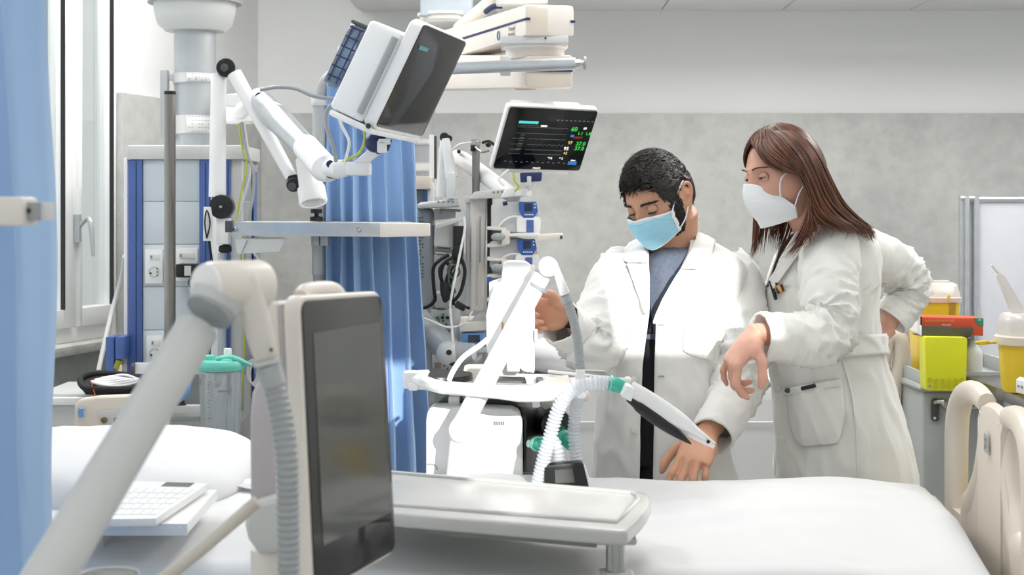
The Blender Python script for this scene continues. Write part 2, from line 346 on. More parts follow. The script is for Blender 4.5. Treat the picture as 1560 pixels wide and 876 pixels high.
# ------------------------------------------------------------------ blue curtain fabric sheets
def curtain(mb, path, z0, z1, amp, waves, nz=26, flare=.3, seed=0):
    pts, _ = spline([V(p) for p in path], 0, 1) if len(path) > 2 else ([V(p) for p in path], 0)
    Ls = [0]
    for a, c in zip(pts, pts[1:]): Ls.append(Ls[-1]+(c-a).length)
    tot = Ls[-1]
    def at(u):
        s_ = u*tot
        for i in range(len(pts)-1):
            if s_ <= Ls[i+1]+1e-9:
                k = (s_-Ls[i])/(Ls[i+1]-Ls[i]); return pts[i].lerp(pts[i+1], k), (pts[i+1]-pts[i]).normalized()
        return pts[-1], (pts[-1]-pts[-2]).normalized()
    def f(u, v):
        p, t = at(u); n = V((t.y, -t.x, 0)); z = z1+(z0-z1)*v
        ph = 2*math.pi*waves*u + .5*math.sin(3.1*v+seed) + 2.2*noise.noise((u*3, seed, v*.5))
        a = amp*(.75+flare*v)*(1+.45*noise.noise((u*4+seed, 3.3, v*.7)))
        d = math.sin(ph)+.28*math.sin(2*ph+1+seed)
        q = p + n*(a*d) + t*(a*.55*math.cos(ph)) + n*(.010*noise.noise((u*9, v*7, seed)))
        return V((q.x, q.y, z))
    mb.grid(f, int(waves*18)+2, nz); return mb

# ------------------------------------------------------------------ ceiling pendant column beside the window
D1 = 4.4
def column_head(name, label, px, d, tube_r, ztop_px, zbot_px, strap_rows, bell=True):
    t = thing(name, label, 'pendant', P(px, zbot_px, d))
    c = P(px, 0, d)
    if bell:
        zb = P(0, 48, d).z; r = 62*d/FPX
        obj('bell_housing', MB().lathe([(tube_r, zb), (r*.72, zb), (r*.90, zb+.02), (r*.98, zb+.055), (r, zb+.09), (r, CEIL-.42), (r*1.0, CEIL-.05)], (c.x, c.y, 0), n=40), LGREY, t)
        obj('ceiling_flange', MB().lathe([(r*1.14, P(0,6,d).z), (r*1.14, P(0,6,d).z+.035)], (c.x, c.y, 0), n=40), GREY, t)
    obj('column', MB().cyl((c.x, c.y, P(0,zbot_px,d).z-.1), (c.x, c.y, P(0,ztop_px,d).z+.02), tube_r, n=40), SILVER, t)
    for (y0, y1) in strap_rows:
        z0, z1 = P(0,y1,d).z, P(0,y0,d).z
        s_ = obj('strap', MB().lathe([(tube_r, z0), (tube_r+.004, z0+.001), (tube_r+.004, z1-.001), (tube_r, z1)], (c.x, c.y, 0), n=40), LGREY, t)
        # label bent round the column
        b = MB(); hw = .6
        b.grid(lambda u, v: V((c.x+(tube_r+.0055)*math.sin(-.15+1.15*u), c.y-(tube_r+.0055)*math.cos(-.15+1.15*u), z0+.003+(z1-z0-.006)*v)), 12, 2)
        obj('label_plate', b, PAPER, s_, solid=.001)
        b = MB()
        for k in range(5):                          # printed lines, too small to read in the photograph
            zz = z0+.006+(z1-z0-.012)*k/4
            for q in range(7):
                if random.random() < .3: continue
                a0 = -.08+1.0*q/7; a1 = a0+.10
                b.grid(lambda u, v: V((c.x+(tube_r+.0068)*math.sin(a0+(a1-a0)*u), c.y-(tube_r+.0068)*math.cos(a0+(a1-a0)*u), zz+.0013*v)), 2, 2)
        o = obj('printed_lines', b, GINK, s_)
    return t, c
T1, c1 = column_head('ceiling_pendant', 'tall grey and blue service pendant with wall sockets hanging beside the window', 297, D1, 31.5*D1/FPX, 40, 218, [(113,128),(177,205)])
zc0, zc1 = P(0,243,4.15).z, P(0,221,4.15).z
cap = [P(193,0,4.15), P(372,0,4.15), P(396,0,4.42), P(392,0,4.8), P(205,0,4.8)]
cp = [V((p.x, p.y, zc0)) for p in cap]
obj('top_cap', MB().prism(cp, (0,0,zc1-zc0), .006), LGREY, T1)
body = [P(197,0,4.17), P(369,0,4.17), P(391,0,4.43), P(388,0,4.78), P(209,0,4.78)]; zb = P(0,640,4.2).z
obj('housing', MB().prism([V((p.x,p.y,zb)) for p in body], (0,0,zc0-zb), .004), LGREY, T1)
def front(px0, px1, y0, y1, d, th=.006, bev=.001, mb=None):    # a plate standing proud of a face at depth d
    mb = mb or MB(); a, c = P(px0,y1,d), P(px1,y0,d)
    return mb.box(((a.x+c.x)/2, d-th/2, (a.z+c.z)/2), (abs(c.x-a.x), th, abs(c.z-a.z)), bev=bev)
for x0, x1 in ((197,218),(306,321),(343,352)):
    p = obj('corner_profile', front(x0, x1, 244, 640, 4.17, .014, .003), BLUEP, T1)
    obj('groove', front((x0+x1)/2-.7, (x0+x1)/2+.7, 246, 638, 4.156, .0012, 0), NAVY, p)
obj('edge_profile', front(190, 196, 240, 640, 4.18, .012, .003), WHITE, T1)
obj('post_profile', front(323, 342, 244, 640, 4.17, .02, .004), WHITE, T1)
for y0, y1 in ((244,306.5),(307.5,371.5),(372.5,436),(437,502),(503,571),(572,640)):
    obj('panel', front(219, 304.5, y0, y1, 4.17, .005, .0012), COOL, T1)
for y0, y1 in ((244,306.5),(307.5,371.5),(372.5,436),(437,502),(503,571)):
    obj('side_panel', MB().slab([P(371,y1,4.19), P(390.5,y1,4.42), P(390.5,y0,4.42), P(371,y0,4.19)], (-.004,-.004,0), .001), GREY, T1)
obj('rear_profile', MB().slab([P(384,640,4.34), P(389,640,4.41), P(389,262,4.41), P(384,262,4.34)], (.007,-.010,0), .002), BLUEP, T1)
def socket(par, x0, y0, x1, y1, d):
    f = obj('socket_plate', front(x0, x1, y0, y1, d, .010, .003), WHITE, par)
    obj('display_tab', front(x0+6, x1-5, y0+7, y0+16, d-.010, .002, .0005), PAPER, f)
    obj('tab_mark', front(x0+7, x0+10, y0+9, y0+14, d-.012, .0006, 0), GINK, f)
    if y1-y0 > 30:
        c = P((x0+x1)/2-1, y0+(y1-y0)*.66, d-.010); obj('socket_ring', MB().lathe([(.016,0),(.016,.002),(.013,.002),(.012,-.003),(.0,-.003)], c, (0,-1,0), 24), LGREY, f)
        b = MB()
        for q in (-5, 0, 5): e = P((x0+x1)/2+4, y0+(y1-y0)*.66+q, d-.0125); b.cyl(e, e+V((0,-.001,0)), .0022, n=10)
        e = P((x0+x1)/2-6, y0+(y1-y0)*.66+2, d-.0125); b.cyl(e, e+V((0,-.001,0)), .003, n=10)
        obj('socket_holes', b, BLACK, f)
    return f
for (x0,y0,x1,y1) in ((222,380,249,432),(267,378,302,428),(224,511,249,553)): socket(T1, x0, y0, x1, y1, 4.165)
obj('equipment_rail', front(205, 330, 552, 569, 4.11, .012, .002), WHITE, T1)
obj('rail_end', MB().cyl(P(206,561,4.10), P(202,561,4.10), .016, n=16), DGREY, T1)
obj('lower_grey_panel', front(262, 372, 570, 625, 4.145, .012, .002), GREY, T1)
obj('lower_rail', front(262, 345, 622, 634, 4.08, .014, .002), LGREY, T1)
# vertical mounting rail and bracket discs on the column
obj('mounting_rail', MB().box((P(251,0,4.36).x, 4.36, (P(0,107,4.36).z+P(0,214,4.36).z)/2), (.022, .03, 107*4.36/FPX), bev=.003), GREY, T1)
b = MB(); 
for a_, y in ((100,118),(100,197)): b.box((P(259,y,4.38).x, 4.38, P(0,y,4.38).z), (.02,.02,.02), bev=.002)
obj('rail_clip', b, LGREY, T1)
c = P(366, 0, 4.3)
obj('swivel_disc', MB().lathe([(.038,P(0,164,4.3).z),(.042,P(0,162,4.3).z),(.042,P(0,146,4.3).z),(.038,P(0,144,4.3).z)], (c.x,c.y,0), n=32), LGREY, T1)
obj('swivel_disc', MB().lathe([(.042,P(0,188,4.3).z),(.049,P(0,185,4.3).z),(.049,P(0,167,4.3).z),(.045,P(0,164.5,4.3).z)], (c.x,c.y,0), n=32), WHITE, T1)
obj('swivel_arm', MB().box((P(345,0,4.33).x, 4.34, P(0,176,4.33).z), (.09,.06,.036), bev=.008), WHITE, T1)
obj('swivel_arm', MB().box((P(352,0,4.33).x, 4.34, P(0,154,4.33).z), (.06,.05,.03), bev=.008), LGREY, T1)
for pts, m, r in (([(372,186),(376,215),(382,260),(372,300),(362,336)], LGREY, .0035), ([(368,186),(374,225),(386,262),(385,300),(378,340),(372,400)], GREY, .0045), ([(364,188),(370,230),(376,250),(366,300),(360,338)], mat('green_yellow_wire','#b9c23c',.5), .0028), ([(372,340),(366,420),(372,520),(368,600),(363,650)], MATS['green_yellow_wire'], .0025)):
    t = MB().tube([P(x,y,4.12) for x,y in pts], r, 8, smooth=6); tag(obj('cable', t, m), {'light_grey_plastic':'pale cable hanging from the white swivel discs on the pendant','mid_grey_plastic':'thicker grey cable drooping beside the right edge of the pendant','green_yellow_wire':'thin green and yellow wire ' + ('dangling from the white swivel discs' if r > .0026 else 'down the pendant side below the shelf')}[m.name], 'cable', 'cables along the window pendant')
for y0 in (512,):
    b = MB()
    for k in range(6): b.tube([P(384+1.0*k+8*math.cos(a*.5236), 565+k*1.2+18*math.sin(a*.5236), 4.05) for a in range(12)], .002, 6, closed=True)
    tag(obj('coiled_wire', b, MATS['light_grey_plastic']), 'thin pale wire coiled beside the suction canister', 'cable')
# steel pole in front of it
t = thing('infusion_pole', 'slim brushed steel pole standing in front of the window pendant', 'pole', P(259,561,4.02))
a = P(259,141,4.0); obj('pole', MB().cyl((a.x,a.y,P(0,570,4.0).z), a, 8.5*4/FPX, n=24), STEEL, t)
obj('end_cap', MB().cyl(a-V((0,0,.006)), a+V((0,0,.004)), .0165, n=24, bev=.002), BLACK, t)
obj('rail_clamp', MB().box((a.x, 4.045, P(0,561,4).z), (.05,.09,.04), bev=.004), LGREY, t)
# blue clamp unit at the far left foot of the pendant, white hose
t = thing('blue_wall_unit', 'dark blue plastic clamp unit beside the foot of the pendant, under the window sill', 'medical device', P(176,566,4.12))
obj('housing', MB().slab([P(160,566,4.1),P(174,566,4.1),P(174,513,4.1),P(160,513,4.1)], (0,.08,0), .006), BLUEP, t)
obj('housing', MB().slab([P(175,548,4.09),P(189,548,4.09),P(189,513,4.09),P(175,513,4.09)], (0,.08,0), .006), BLUEP, t)
obj('outlet', MB().cyl(P(179,562,4.1), P(183,549,4.1), .012, n=16), mat('olive_plastic','#8f8a2c',.5), t); obj('tab', MB().box(P(184,560,4.1), (.012,.02,.02), bev=.002), CREAM, t)
tag(obj('hose', MB().tube([P(150,566,4.3), P(160,520,4.4), P(172,470,4.5), P(186,420,4.5), P(190,390,4.4)], .0075, 10, smooth=6), LGREY), 'pale hose running diagonally down in front of the window sill', 'hose')
# black power adapter on the socket
t = thing('power_adapter', 'black power adapter plugged into the upper right socket of the pendant', 'adapter', P(284,424,4.09))
obj('body', MB().slab([P(267,423,4.10),P(299,423,4.10),P(299,402,4.10),P(267,402,4.10)], (0,.05,0), .006), BLACK, t)
obj('label_plate', front(281, 291, 405, 420, 4.10, .0015, 0), PAPER, t)
obj('cord', MB().tube([P(298,415,4.1),P(292,422,4.06),P(288,432,4.04),P(298,444,4.04),P(306,438,4.04),P(300,425,4.05),P(310,414,4.0),P(322,405,4.0),P(319,370,4.0),P(315,330,3.98)], .0038, 8, smooth=6), RUBBER, t)

# ------------------------------------------------------------------ examination lamp on its jointed arm
t = thing('examination_lamp', 'white jointed examination lamp with black hinges and a round lamp head pointing down', 'lamp', P(338,560,3.95))
D = 3.95
obj('lower_pole', MB().cyl(P(338,560,D), P(338,385,D), .011, n=20), SILVER, t)
obj('clamp_block', MB().box(P(341,352,D), (.034,.04,.072), bev=.004), WHITE, t)
obj('clamp_knob', MB().lathe([(.006,.03),(.006,.022),(.017,.018),(.018,.004),(.012,0)], P(343,385,D)), RUBBER, t)
obj('base_hinge', MB().cyl(P(338,315,D-.02)+V((0,-.012,0)), P(338,315,D)+V((0,.02,0)), .033, n=32, bev=.004), BLACK, t)
obj('hinge_yoke', MB().slab([P(322,312,D-.01),P(341,312,D-.01),P(341,295,D-.01),P(322,295,D-.01)], (0,.04,0), .005), BLACK, t)
obj('hinge_pin', MB().cyl(P(336,315,D-.036), P(336,315,D-.03), .004, n=12), CHROME, t)
obj('hinge_neck', MB().cyl(P(343,338,D), P(343,322,D), .012, n=16), BLACK, t)
obj('lower_arm', MB().tube([P(331,300,D), P(333,112,D)], [.0235,.0205], 20), WHITE, t)
obj('elbow_hinge', MB().cyl(P(344,103,D-.03), P(344,103,D+.03), .026, n=32, bev=.004), BLACK, t)
obj('elbow_yoke', MB().slab([P(333,114,D-.02),P(346,114,D-.02),P(346,96,D-.02),P(333,96,D-.02)], (0,.04,0), .005), BLACK, t)
obj('hinge_pin', MB().lathe([(.011,0),(.011,.003),(.005,.004)], P(342,103,D-.03), (0,-1,0), 16), DGREY, t)
obj('upper_arm', MB().tube([P(357,112,D-.02), P(444,270,D-.06)], [.0205,.0165], 20), WHITE, t)
obj('head_hinge', MB().cyl(P(447,282,D-.10), P(447,282,D-.04), .019, n=28, bev=.004), BLACK, t)
obj('hinge_yoke', MB().slab([P(440,284,D-.08),P(455,281,D-.08),P(452,265,D-.08),P(438,268,D-.08)], (0,.04,0), .004), BLACK, t)
obj('hinge_pin', MB().lathe([(.011,0),(.011,.004),(.005,.005)], P(445,284,D-.10), (0,-1,0), 16), DGREY, t)
A, B = P(467,240,D-.08), P(477,305,D-.12); ax = (B-A).normalized()
obj('lamp_head', MB().lathe([(.016,-.004),(.026,.0),(.030,.006),(.032,.085),(.037,.088),(.038,.128),(.036,.132),(.031,.131),(.029,.11),(.0,.11)], A, ax, 36), WHITE, t)
obj('lamp_lens', MB().lathe([(.028,.0),(.028,.003)], A+ax*.112, ax, 28), LGREY, t)
tag(obj('tag_holder', MB().prism([P(*p_,3.88) for p_ in ((309,367),(310,315),(321,315),(324,335),(323,367))], (0,.005,0), .0015), WHITE), 'small white tag holder hanging beside the black hinge of the lamp', 'holder')
tag(obj('clip', MB().tube([P(315,363,3.875),P(312,340,3.87),P(315,320,3.87),P(320,340,3.87),P(315,363,3.875)], .0022, 6, smooth=3), BLACK), 'thin black clip on the white tag holder', 'clip')

# ------------------------------------------------------------------ rail shelf with the chrome front
D = 3.75
t = thing('rail_shelf', 'shelf with a polished steel front rail running across the blue curtain', 'shelf', P(500,362,D))
obj('front_rail', MB().slab([P(352,359,D),P(578,361,D),P(578,340,D),P(352,338,D)], (0,.02,0), .002), ALU, t)
obj('rail_end', MB().slab([P(578,361.5,D-.002),P(655,360,D-.002),P(655,340.5,D-.002),P(578,339.5,D-.002)], (0,.024,0), .003), WARM, t)
for x in (359, 547): c = P(x,350,D-.001); obj('screw', MB().lathe([(.007,0),(.007,.002),(.0045,.003),(.004,.001),(0,.001)], c, (0,-1,0), 18), CHROME, t)
obj('top_board', MB().slab([P(352,341,D+.02),P(650,341,D+.02),P(620,337,D+.34),P(372,337,D+.34)], (0,0,-.018), .002), LGREY, t)
obj('end_block', MB().box(P(350,345,D+.01), (.018,.04,.03), bev=.003), DGREY, t)
obj('drawer', MB().hexa([P(361,387,D+.04),P(425,384,D+.04),P(420,383,D+.3),P(368,385,D+.3),P(358,363,D+.03),P(437,363,D+.03),P(432,362,D+.3),P(362,362,D+.3)], .004), WHITE, t)
obj('drawer_line', MB().tube([P(368,386,D+.037),P(377,366,D+.028)], .0012, 6), GREY, t)
tag(obj('cable', MB().tube([P(386,384,3.9),P(398,400,3.9),P(408,425,3.9),P(404,448,3.9),P(392,462,3.9),P(380,470,3.95)], .004, 8, smooth=6), WHITE), 'white cable looping down below the rail shelf drawer', 'cable')
# ------------------------------------------------------------------ folding curtain frame with the middle blue curtain
D = 4.05
t = thing('curtain_rail', 'grey tubular curtain frame with white top bracket behind the tilted monitor', 'curtain rail', P(486,420,D))
obj('tube', MB().tube([P(487,700,D),P(487,420,D),P(488,180,D),P(488,150,D),P(494,128,D),P(508,115,D),P(530,112,D),P(560,112,D)], .0185, 16, smooth=6), GREY, t)
obj('tube_sleeve', MB().cyl(P(487,418,D), P(488,152,D), .0215, n=20), SILVER, t)
obj('sleeve_collar', MB().cyl(P(488,162,D), P(488,148,D), .026, n=20, bev=.003), LGREY, t)
obj('wall_bracket', MB().slab([P(514,150,D+.03),P(541,150,D+.03),P(541,68,D+.03),P(514,70,D+.03)], (0,.06,0), .006), WHITE, t)
obj('curtain_track', MB().cyl(P(515,122,D), P(640,124,D), .012, n=16), SILVER, t)
b = MB(); b.box(P(481,366,3.99), (.022,.03,.03), bev=.002); b.box(P(495,366,3.99), (.022,.03,.03), bev=.002); obj('clamp', b, SILVER, t)
b = MB(); b.lathe([(.018,0),(.018,.012),(.006,.014),(.006,.03)], P(482,337,4.0), (0,0,1), 14); b.lathe([(.016,.0),(.016,.012)], P(482,325,4.0), (0,0,1), 14); obj('clamp_knob', b, RUBBER, t)
b = MB(); curtain(b, [P(498,0,D), P(560,0,D-.03), P(630,0,D+.02)], P(0,760,D).z, P(0,125,D).z, .024, 6.5, 60, .5, 2)
me_o = obj('curtain', b, CURT, solid=.0015); tag(me_o, 'blue pleated hospital curtain hanging behind the rail shelf, in the middle', 'curtain', 'blue ward curtains')
for v in me_o.data.vertices:                            # the cloth spreads as it falls
    zt = (P(0,125,D).z-(v.co.z+me_o.location.z))/(635*D/FPX); xx = v.co.x+me_o.location.x; x0 = P(500,0,D).x; v.co.x += max(0, xx-x0)*.17*max(0, zt)**1.2
# near curtain on the left edge
b = MB(); curtain(b, [V((-1.25,2.05,0)), V((-.95,2.0,0)), V((-.625,1.98,0))], .35, 2.62, .035, 4.6, 50, .35, 9)
nc = tag(obj('curtain', b, CURT, solid=.0015), 'blue ward curtain hanging closest to the camera at the left edge', 'curtain', 'blue ward curtains')
for v in nc.data.vertices:
    zz = v.co.z+nc.location.z; v.co.x += (1.9-zz)*.022*(1 if zz < 1.9 else .3) + .005*math.sin(zz*9)
tag(obj('curtain_rail', MB().box((-1.0, 2.0, 2.64), (1.2,.03,.03), bev=.004), SILVER), 'ceiling rail carrying the near blue curtain', 'curtain rail')
# bracket poking in from the left edge
t = thing('equipment_bracket', 'off-white arm end with a grey clamp reaching in at the left edge over the curtain', 'bracket', P(10,345,1.55))
obj('arm', MB().slab([P(-150,343,1.55),P(36,345,1.55),P(37,300,1.55),P(-150,298,1.55)], (0,.05,0), .006), WARM, t)
obj('grey_clamp', MB().slab([P(37,336,1.56),P(62,336,1.56),P(62,308,1.56),P(37,308,1.56)], (0,.03,0), .001), GREY, t)
obj('clamp_edge', MB().slab([P(62,336,1.56),P(70,336,1.56),P(70,308,1.56),P(62,308,1.56)], (0,.03,0), .001), LGREY, t)
obj('screw', MB().lathe([(.003,0),(.003,.001)], P(43,321,1.559), (0,-1,0), 14), BLACK, t)

# ------------------------------------------------------------------ tilted monitor on its spring arm
t = thing('tilted_monitor', 'thick white patient monitor tilted sideways on a white spring arm', 'monitor', P(600,205,3.25))
TL, TR, BR, BL = P(646,33,3.05), P(713,62,3.33), P(640,213,3.33), P(568,198,3.05)
wv = (TR-TL); hv = (BL-TL); hv = hv; BR = TL+wv+hv
bk = P(620,42,3.11)-TL; bk = bk.normalized()
nrm = wv.cross(hv).normalized()
if nrm.y > 0: nrm = -nrm          # outward: towards the viewer's right and the camera
back = -nrm
def q4(e, off): # inset quad e (fraction), pushed out along normal
    c = (TL+TR+BR+BL)/4; return [c+(p_-c)*e+nrm*off for p_ in (TL,TR,BR,BL)]
QF = lambda u, v, o=0: TL+wv*u+hv*v+nrm*o
obj('bezel', MB().prism(rquad(QF, 0, 1, 0, 1, .10, .07), back*.030, .006, 3), WHITE, t)
sc_o = obj('screen', MB().prism(rquad(lambda u, v: QF(u, v, .0012), .015, .985, .02, .965, .05, .03), back*.002, .0006), SCRG, t)
hl, wl_ = hv, wv
tl2 = TL+hl*.10+wl_*.12; 
hb = MB(); a0 = TL+hl*.0; bb = back.normalized()
p0 = TL+hl*.16+bb*.030; p1 = TL+hl*.985+bb*.030; ws = wl_*.88+TL*0
body_pts = [p0, p0+ws, p1+ws, p1]
hb.slab(body_pts, bb*.085, .012, 3); obj('rear_housing', hb, WHITE, t)
hs = MB(); g0 = TL+hl*.22+bb*.040; g1 = TL+hl*.92+bb*.040; hs.tube([g0-wl_*.012+bb*.002, g1-wl_*.012+bb*.002], .008, 12); obj('side_groove', hs, GREY, t)
obj('bottom_frame', MB().slab([TL+hl*.99, TL+hl*.99+wl_, TL+hl*1.045+wl_, TL+hl*1.045], bb*.11, .008), WHITE, t)
c = TL+hl*.985+bb*.012-wl_*.003; obj('corner_button', MB().cyl(c, c-wl_.normalized()*.003, .0055, n=14), INK, t)
rm = [TL+hl*.25+bb*.12, TL+hl*.25+bb*.12+wl_*.8, TL+hl*.80+bb*.12+wl_*.8, TL+hl*.80+bb*.12]
md = obj('side_module', MB().slab([x+V((0,.02,0)) for x in rm], bb*.035, .004), CLEARB, t)
b = MB()
for k in range(6): a = TL+hl*(.28+.09*k)+bb*.118+V((0,.017,0)); b.tube([a, a+bb*.034], .0014, 6)
for k in (0,1): a = TL+hl*.28+bb*(.125+.02*k)+V((0,.017,0)); b.tube([a, a+hl*.5], .0014, 6)
obj('module_ribs', b, NAVY, md)
obj('module_cap', MB().slab([TL+hl*.22+bb*.118+V((0,.018,0)), TL+hl*.22+bb*.118+wl_*.8, TL+hl*.25+bb*.118+wl_*.8, TL+hl*.25+bb*.118+V((0,.018,0))], bb*.038, .003), DGREY, t)
rt, up_ = wl_.normalized(), -hl.normalized()
cc = q4(.93,.0025); a = cc[0]+wl_*.07+hl*.16; b = MB().slab([a, a+wl_*.18, a+wl_*.18+hl*.035, a+hl*.035], nrm*.0004); obj('status_bar', b, mat('dim_teal_light','#4f8c90',.4,emit=.25), sc_o)
obj('mount_ball', MB().ball(P(573,218,3.22), (.026,.024,.022)), NAVY, t)
obj('mount_bracket', MB().hexa([P(574,236,3.22),P(592,230,3.22),P(592,230,3.27),P(574,236,3.27),P(562,206,3.2),P(598,213,3.2),P(598,213,3.27),P(562,206,3.27)], .004), NAVY, t)
b = MB(); b.box(P(582,224,3.20), (.02,.03,.026), bev=.003); b.box(P(586,216,3.20), (.026,.03,.012), bev=.003); obj('tilt_clamp', b, WHITE, t)
t = thing('monitor_spring_arm', 'thick white spring arm carrying the tilted monitor from the window pendant', 'arm', P(450,230,3.6))
def sp(x, y, d): return P(x, y, d)
a, c = P(396,146,3.95), P(492,256,3.3)
obj('arm_cover', MB().tube([P(394,150,3.95), P(420,178,3.8), P(492,252,3.35)], [.030,.036,.026], 24), ALU, t)
obj('arm_end_cap', MB().tube([P(392,143,3.95), P(398,152,3.94), P(421,176,3.79)], [.014,.026,.031], 24), WHITE, t)
obj('arm_end_cap', MB().tube([P(466,224,3.46), P(495,257,3.32), P(505,268,3.30)], [.0315,.032,.016], 24), WHITE, t)
obj('pivot_bolt', MB().cyl(P(395,147,3.915), P(395,147,3.89), .011, n=18), NAVY, t)
obj('pivot_bolt', MB().cyl(P(503,250,3.285), P(503,250,3.27), .009, n=18), NAVY, t)
obj('pivot_cap', MB().ball(P(507,263,3.30), (.020,.02,.014)), NAVY, t)
obj('elbow', MB().tube([P(500,256,3.30), P(515,258,3.28), P(528,256,3.28)], [.02,.022,.019], 20), WHITE, t)
obj('swivel_block', MB().slab([P(526,267,3.25),P(562,267,3.25),P(562,247,3.25),P(526,246,3.25)], (0,.07,0), .006), WHITE, t)
obj('riser', MB().hexa([P(538,248,3.25),P(562,248,3.25),P(562,248,3.3),P(538,248,3.3),P(572,218,3.22),P(588,228,3.22),P(588,228,3.27),P(572,218,3.27)], .004), WHITE, t)
obj('riser', MB().cyl(P(366,170,4.28), P(394,150,3.96), .022, n=18), WHITE, t)
for pts, m, r, lb in (([(396,137),(420,133),(450,135),(480,147),(520,152)], GREY, .0045, 'grey cable arching from the spring arm top to the tilted monitor'), ([(519,152),(500,165),(497,190),(508,225),(512,248)], GREY, .0045, 'grey cable curling down behind the tilted monitor to the arm joint'), ([(512,160),(520,190),(532,215),(528,238),(524,250)], WHITE, .0035, 'white cable hanging between the tilted monitor and the arm joint'), ([(550,190),(556,210),(548,232),(530,243),(514,250)], MATS['green_yellow_wire'], .003, 'green and yellow earth wire under the tilted monitor')):
    tag(obj('cable', MB().tube([P(x,y,3.27) for x,y in pts], r, 8, smooth=6), m), lb, 'cable')

# ------------------------------------------------------------------ overhead booms
t = thing('ceiling_boom', 'long white overhead boom arms with dark blue stripes below the ceiling', 'boom arm', P(780,30,4.3))
up0, up1 = [P(630,102,5.0),P(630,66,5.0)], 0
def bar(L0, L1, R0, R1, dL, dR, w_, bev): # bar given by far end rows L0-L1 and near end rows R0-R1
    return MB().hexa([P(*R1,dR), P(*R1,dR)+V((w_,.03,0)), P(*L1,dL)+V((w_,.03,0)), P(*L1,dL), P(*R0,dR), P(*R0,dR)+V((w_,.03,0)), P(*L0,dL)+V((w_,.03,0)), P(*L0,dL)], bev)
obj('upper_arm', bar((610,66),(610,112),(800,6),(800,54),5.0,4.0,.138,.010), WARM, t)
up = obj('upper_end_face', MB().slab([P(801,53,4.0),P(874,55,4.03),P(874,11,4.03),P(801,7,4.0)], (0,.02,0), .008), BEIGE, t)
def upf(t_, f, o=.002):      # point on the left face of the upper arm: t_ along from the near end, f down from the top edge
    A = P(800,6,4.0).lerp(P(800,54,4.0), f); B = P(610,66,5.0).lerp(P(610,112,5.0), f); n_ = (B-A).cross(ZR).normalized(); n_ = n_ if n_.y < 0 else -n_
    return A.lerp(B, t_)+n_*o
obj('blue_stripe', MB().hexa([upf(.0,.52,-.002),upf(.97,.52,-.002),upf(.97,.52,.002),upf(.0,.52,.002),upf(.0,.45,-.002),upf(.97,.45,-.002),upf(.97,.45,.002),upf(.0,.45,.002)]), NAVY, t)
s = MB(); s.slab([P(801,30.5,3.997),P(808,31,3.997),P(808,27,3.997),P(801,26.5,3.997)], (0,-.003,0), .001); s.slab([P(869,35,4.026),P(876,35,4.026),P(876,31,4.026),P(869,31,4.026)], (0,-.003,0), .001); obj('blue_stripe', s, NAVY, t)
side = (upf(0,.7)-upf(.5,.7)).normalized()
text('lettering', 'Trumpf', .016, upf(.085,.66,.001), side, ZR, GINK, t, off=.001, bold=.0002)
text('lettering', 'Medical', .016, upf(.085,.84,.001), side, ZR, GINK, t, off=.001, bold=.0002)
obj('logo_ring', MB().tube([upf(.175,.75,.002)+side*(.0085*math.cos(a_*.3927))+ZR*(.0125*math.sin(a_*.3927)) for a_ in range(16)], .0018, 6, closed=True), mat('logo_blue','#5f93b8',.5), t)
obj('swivel_plate', MB().slab([P(763,66,4.02),P(866,66,4.02),P(866,54,4.02),P(763,54,4.02)], (0,.2,0), .004), LGREY, t)
obj('swivel_screw', MB().cyl(P(831,58,4.018), P(831,58,4.012), .003, n=10), INK, t)
c = P(815,70,4.14); obj('swivel_ring', MB().lathe([(.088,-.012),(.094,-.006),(.094,.002),(.085,.008),(.085,.016)], c, n=44), WHITE, t)
obj('swivel_drum', MB().lathe([(.078,-.04),(.084,-.03),(.084,-.012)], c, n=44), WARM, t)
obj('lower_arm', bar((600,84),(600,138),(800,84),(800,134),4.75,4.06,.137,.010), WARM, t)
obj('lower_end_face', MB().slab([P(801,133,4.05),P(872,133,4.05),P(872,84,4.05),P(801,84,4.05)], (0,.02,0), .008), BEIGE, t)
s = MB(); s.slab([P(785,108.5,4.045),P(872,110,4.045),P(872,106.5,4.045),P(785,105,4.045)], (0,-.003,0), .001); obj('blue_stripe', s, NAVY, t)
obj('brake_cover', MB().lathe([(.032,0),(.030,-.004),(.0,-.006)], P(800,133,4.14)-V((0,0,.002)), n=24), mat('tan_cap','#c9a27a',.5), t)
obj('mount_box', MB().slab([P(640,24,4.9),P(719,24,4.9),P(719,-70,4.9),P(640,-70,4.9)], (0,.16,0), .008), mat('blue_grey_panel','#b3bcc4',.4), t)
obj('mount_disc', MB().lathe([(.082,-.03),(.092,-.02),(.092,-.006),(.10,-.004),(.10,.006)], P(680,24,4.98), n=40), LGREY, t)
obj('ceiling_tube', MB().cyl(P(680,0,4.98)+V((0,0,.10)), V((P(680,0,4.98).x,4.98,CEIL)), .08, n=36), LGREY, t)
b = MB(); b.tube([P(740,18,4.45),P(752,10,4.42),P(765,9,4.42)], [.009,.009,.009], 10, smooth=4); obj('blue_grip', b, NAVY, t)
obj('support_strut', MB().tube([P(700,44,4.9),P(750,2,4.6),P(775,-30,4.5)], .024, 16), WARM, t)
obj('upper_box', MB().slab([P(755,6,4.35),P(835,6,4.35),P(835,-40,4.35),P(755,-40,4.35)], (0,.2,0), .008), LGREY, t)
obj('tube_bracket', MB().box(P(770,101,4.0), (.03,.16,.04), bev=.004), LGREY, t)
obj('cross_tube', MB().cyl(P(672,105,3.95), P(877,97,3.9), .0165, n=28), ALU, t)
obj('end_sleeve', MB().cyl(P(876,97,3.9), P(884,96.5,3.9), .011, n=20), CHROME, t); obj('end_sleeve', MB().cyl(P(884,96.5,3.9), P(890,96,3.9), .007, n=20), ALU, t)
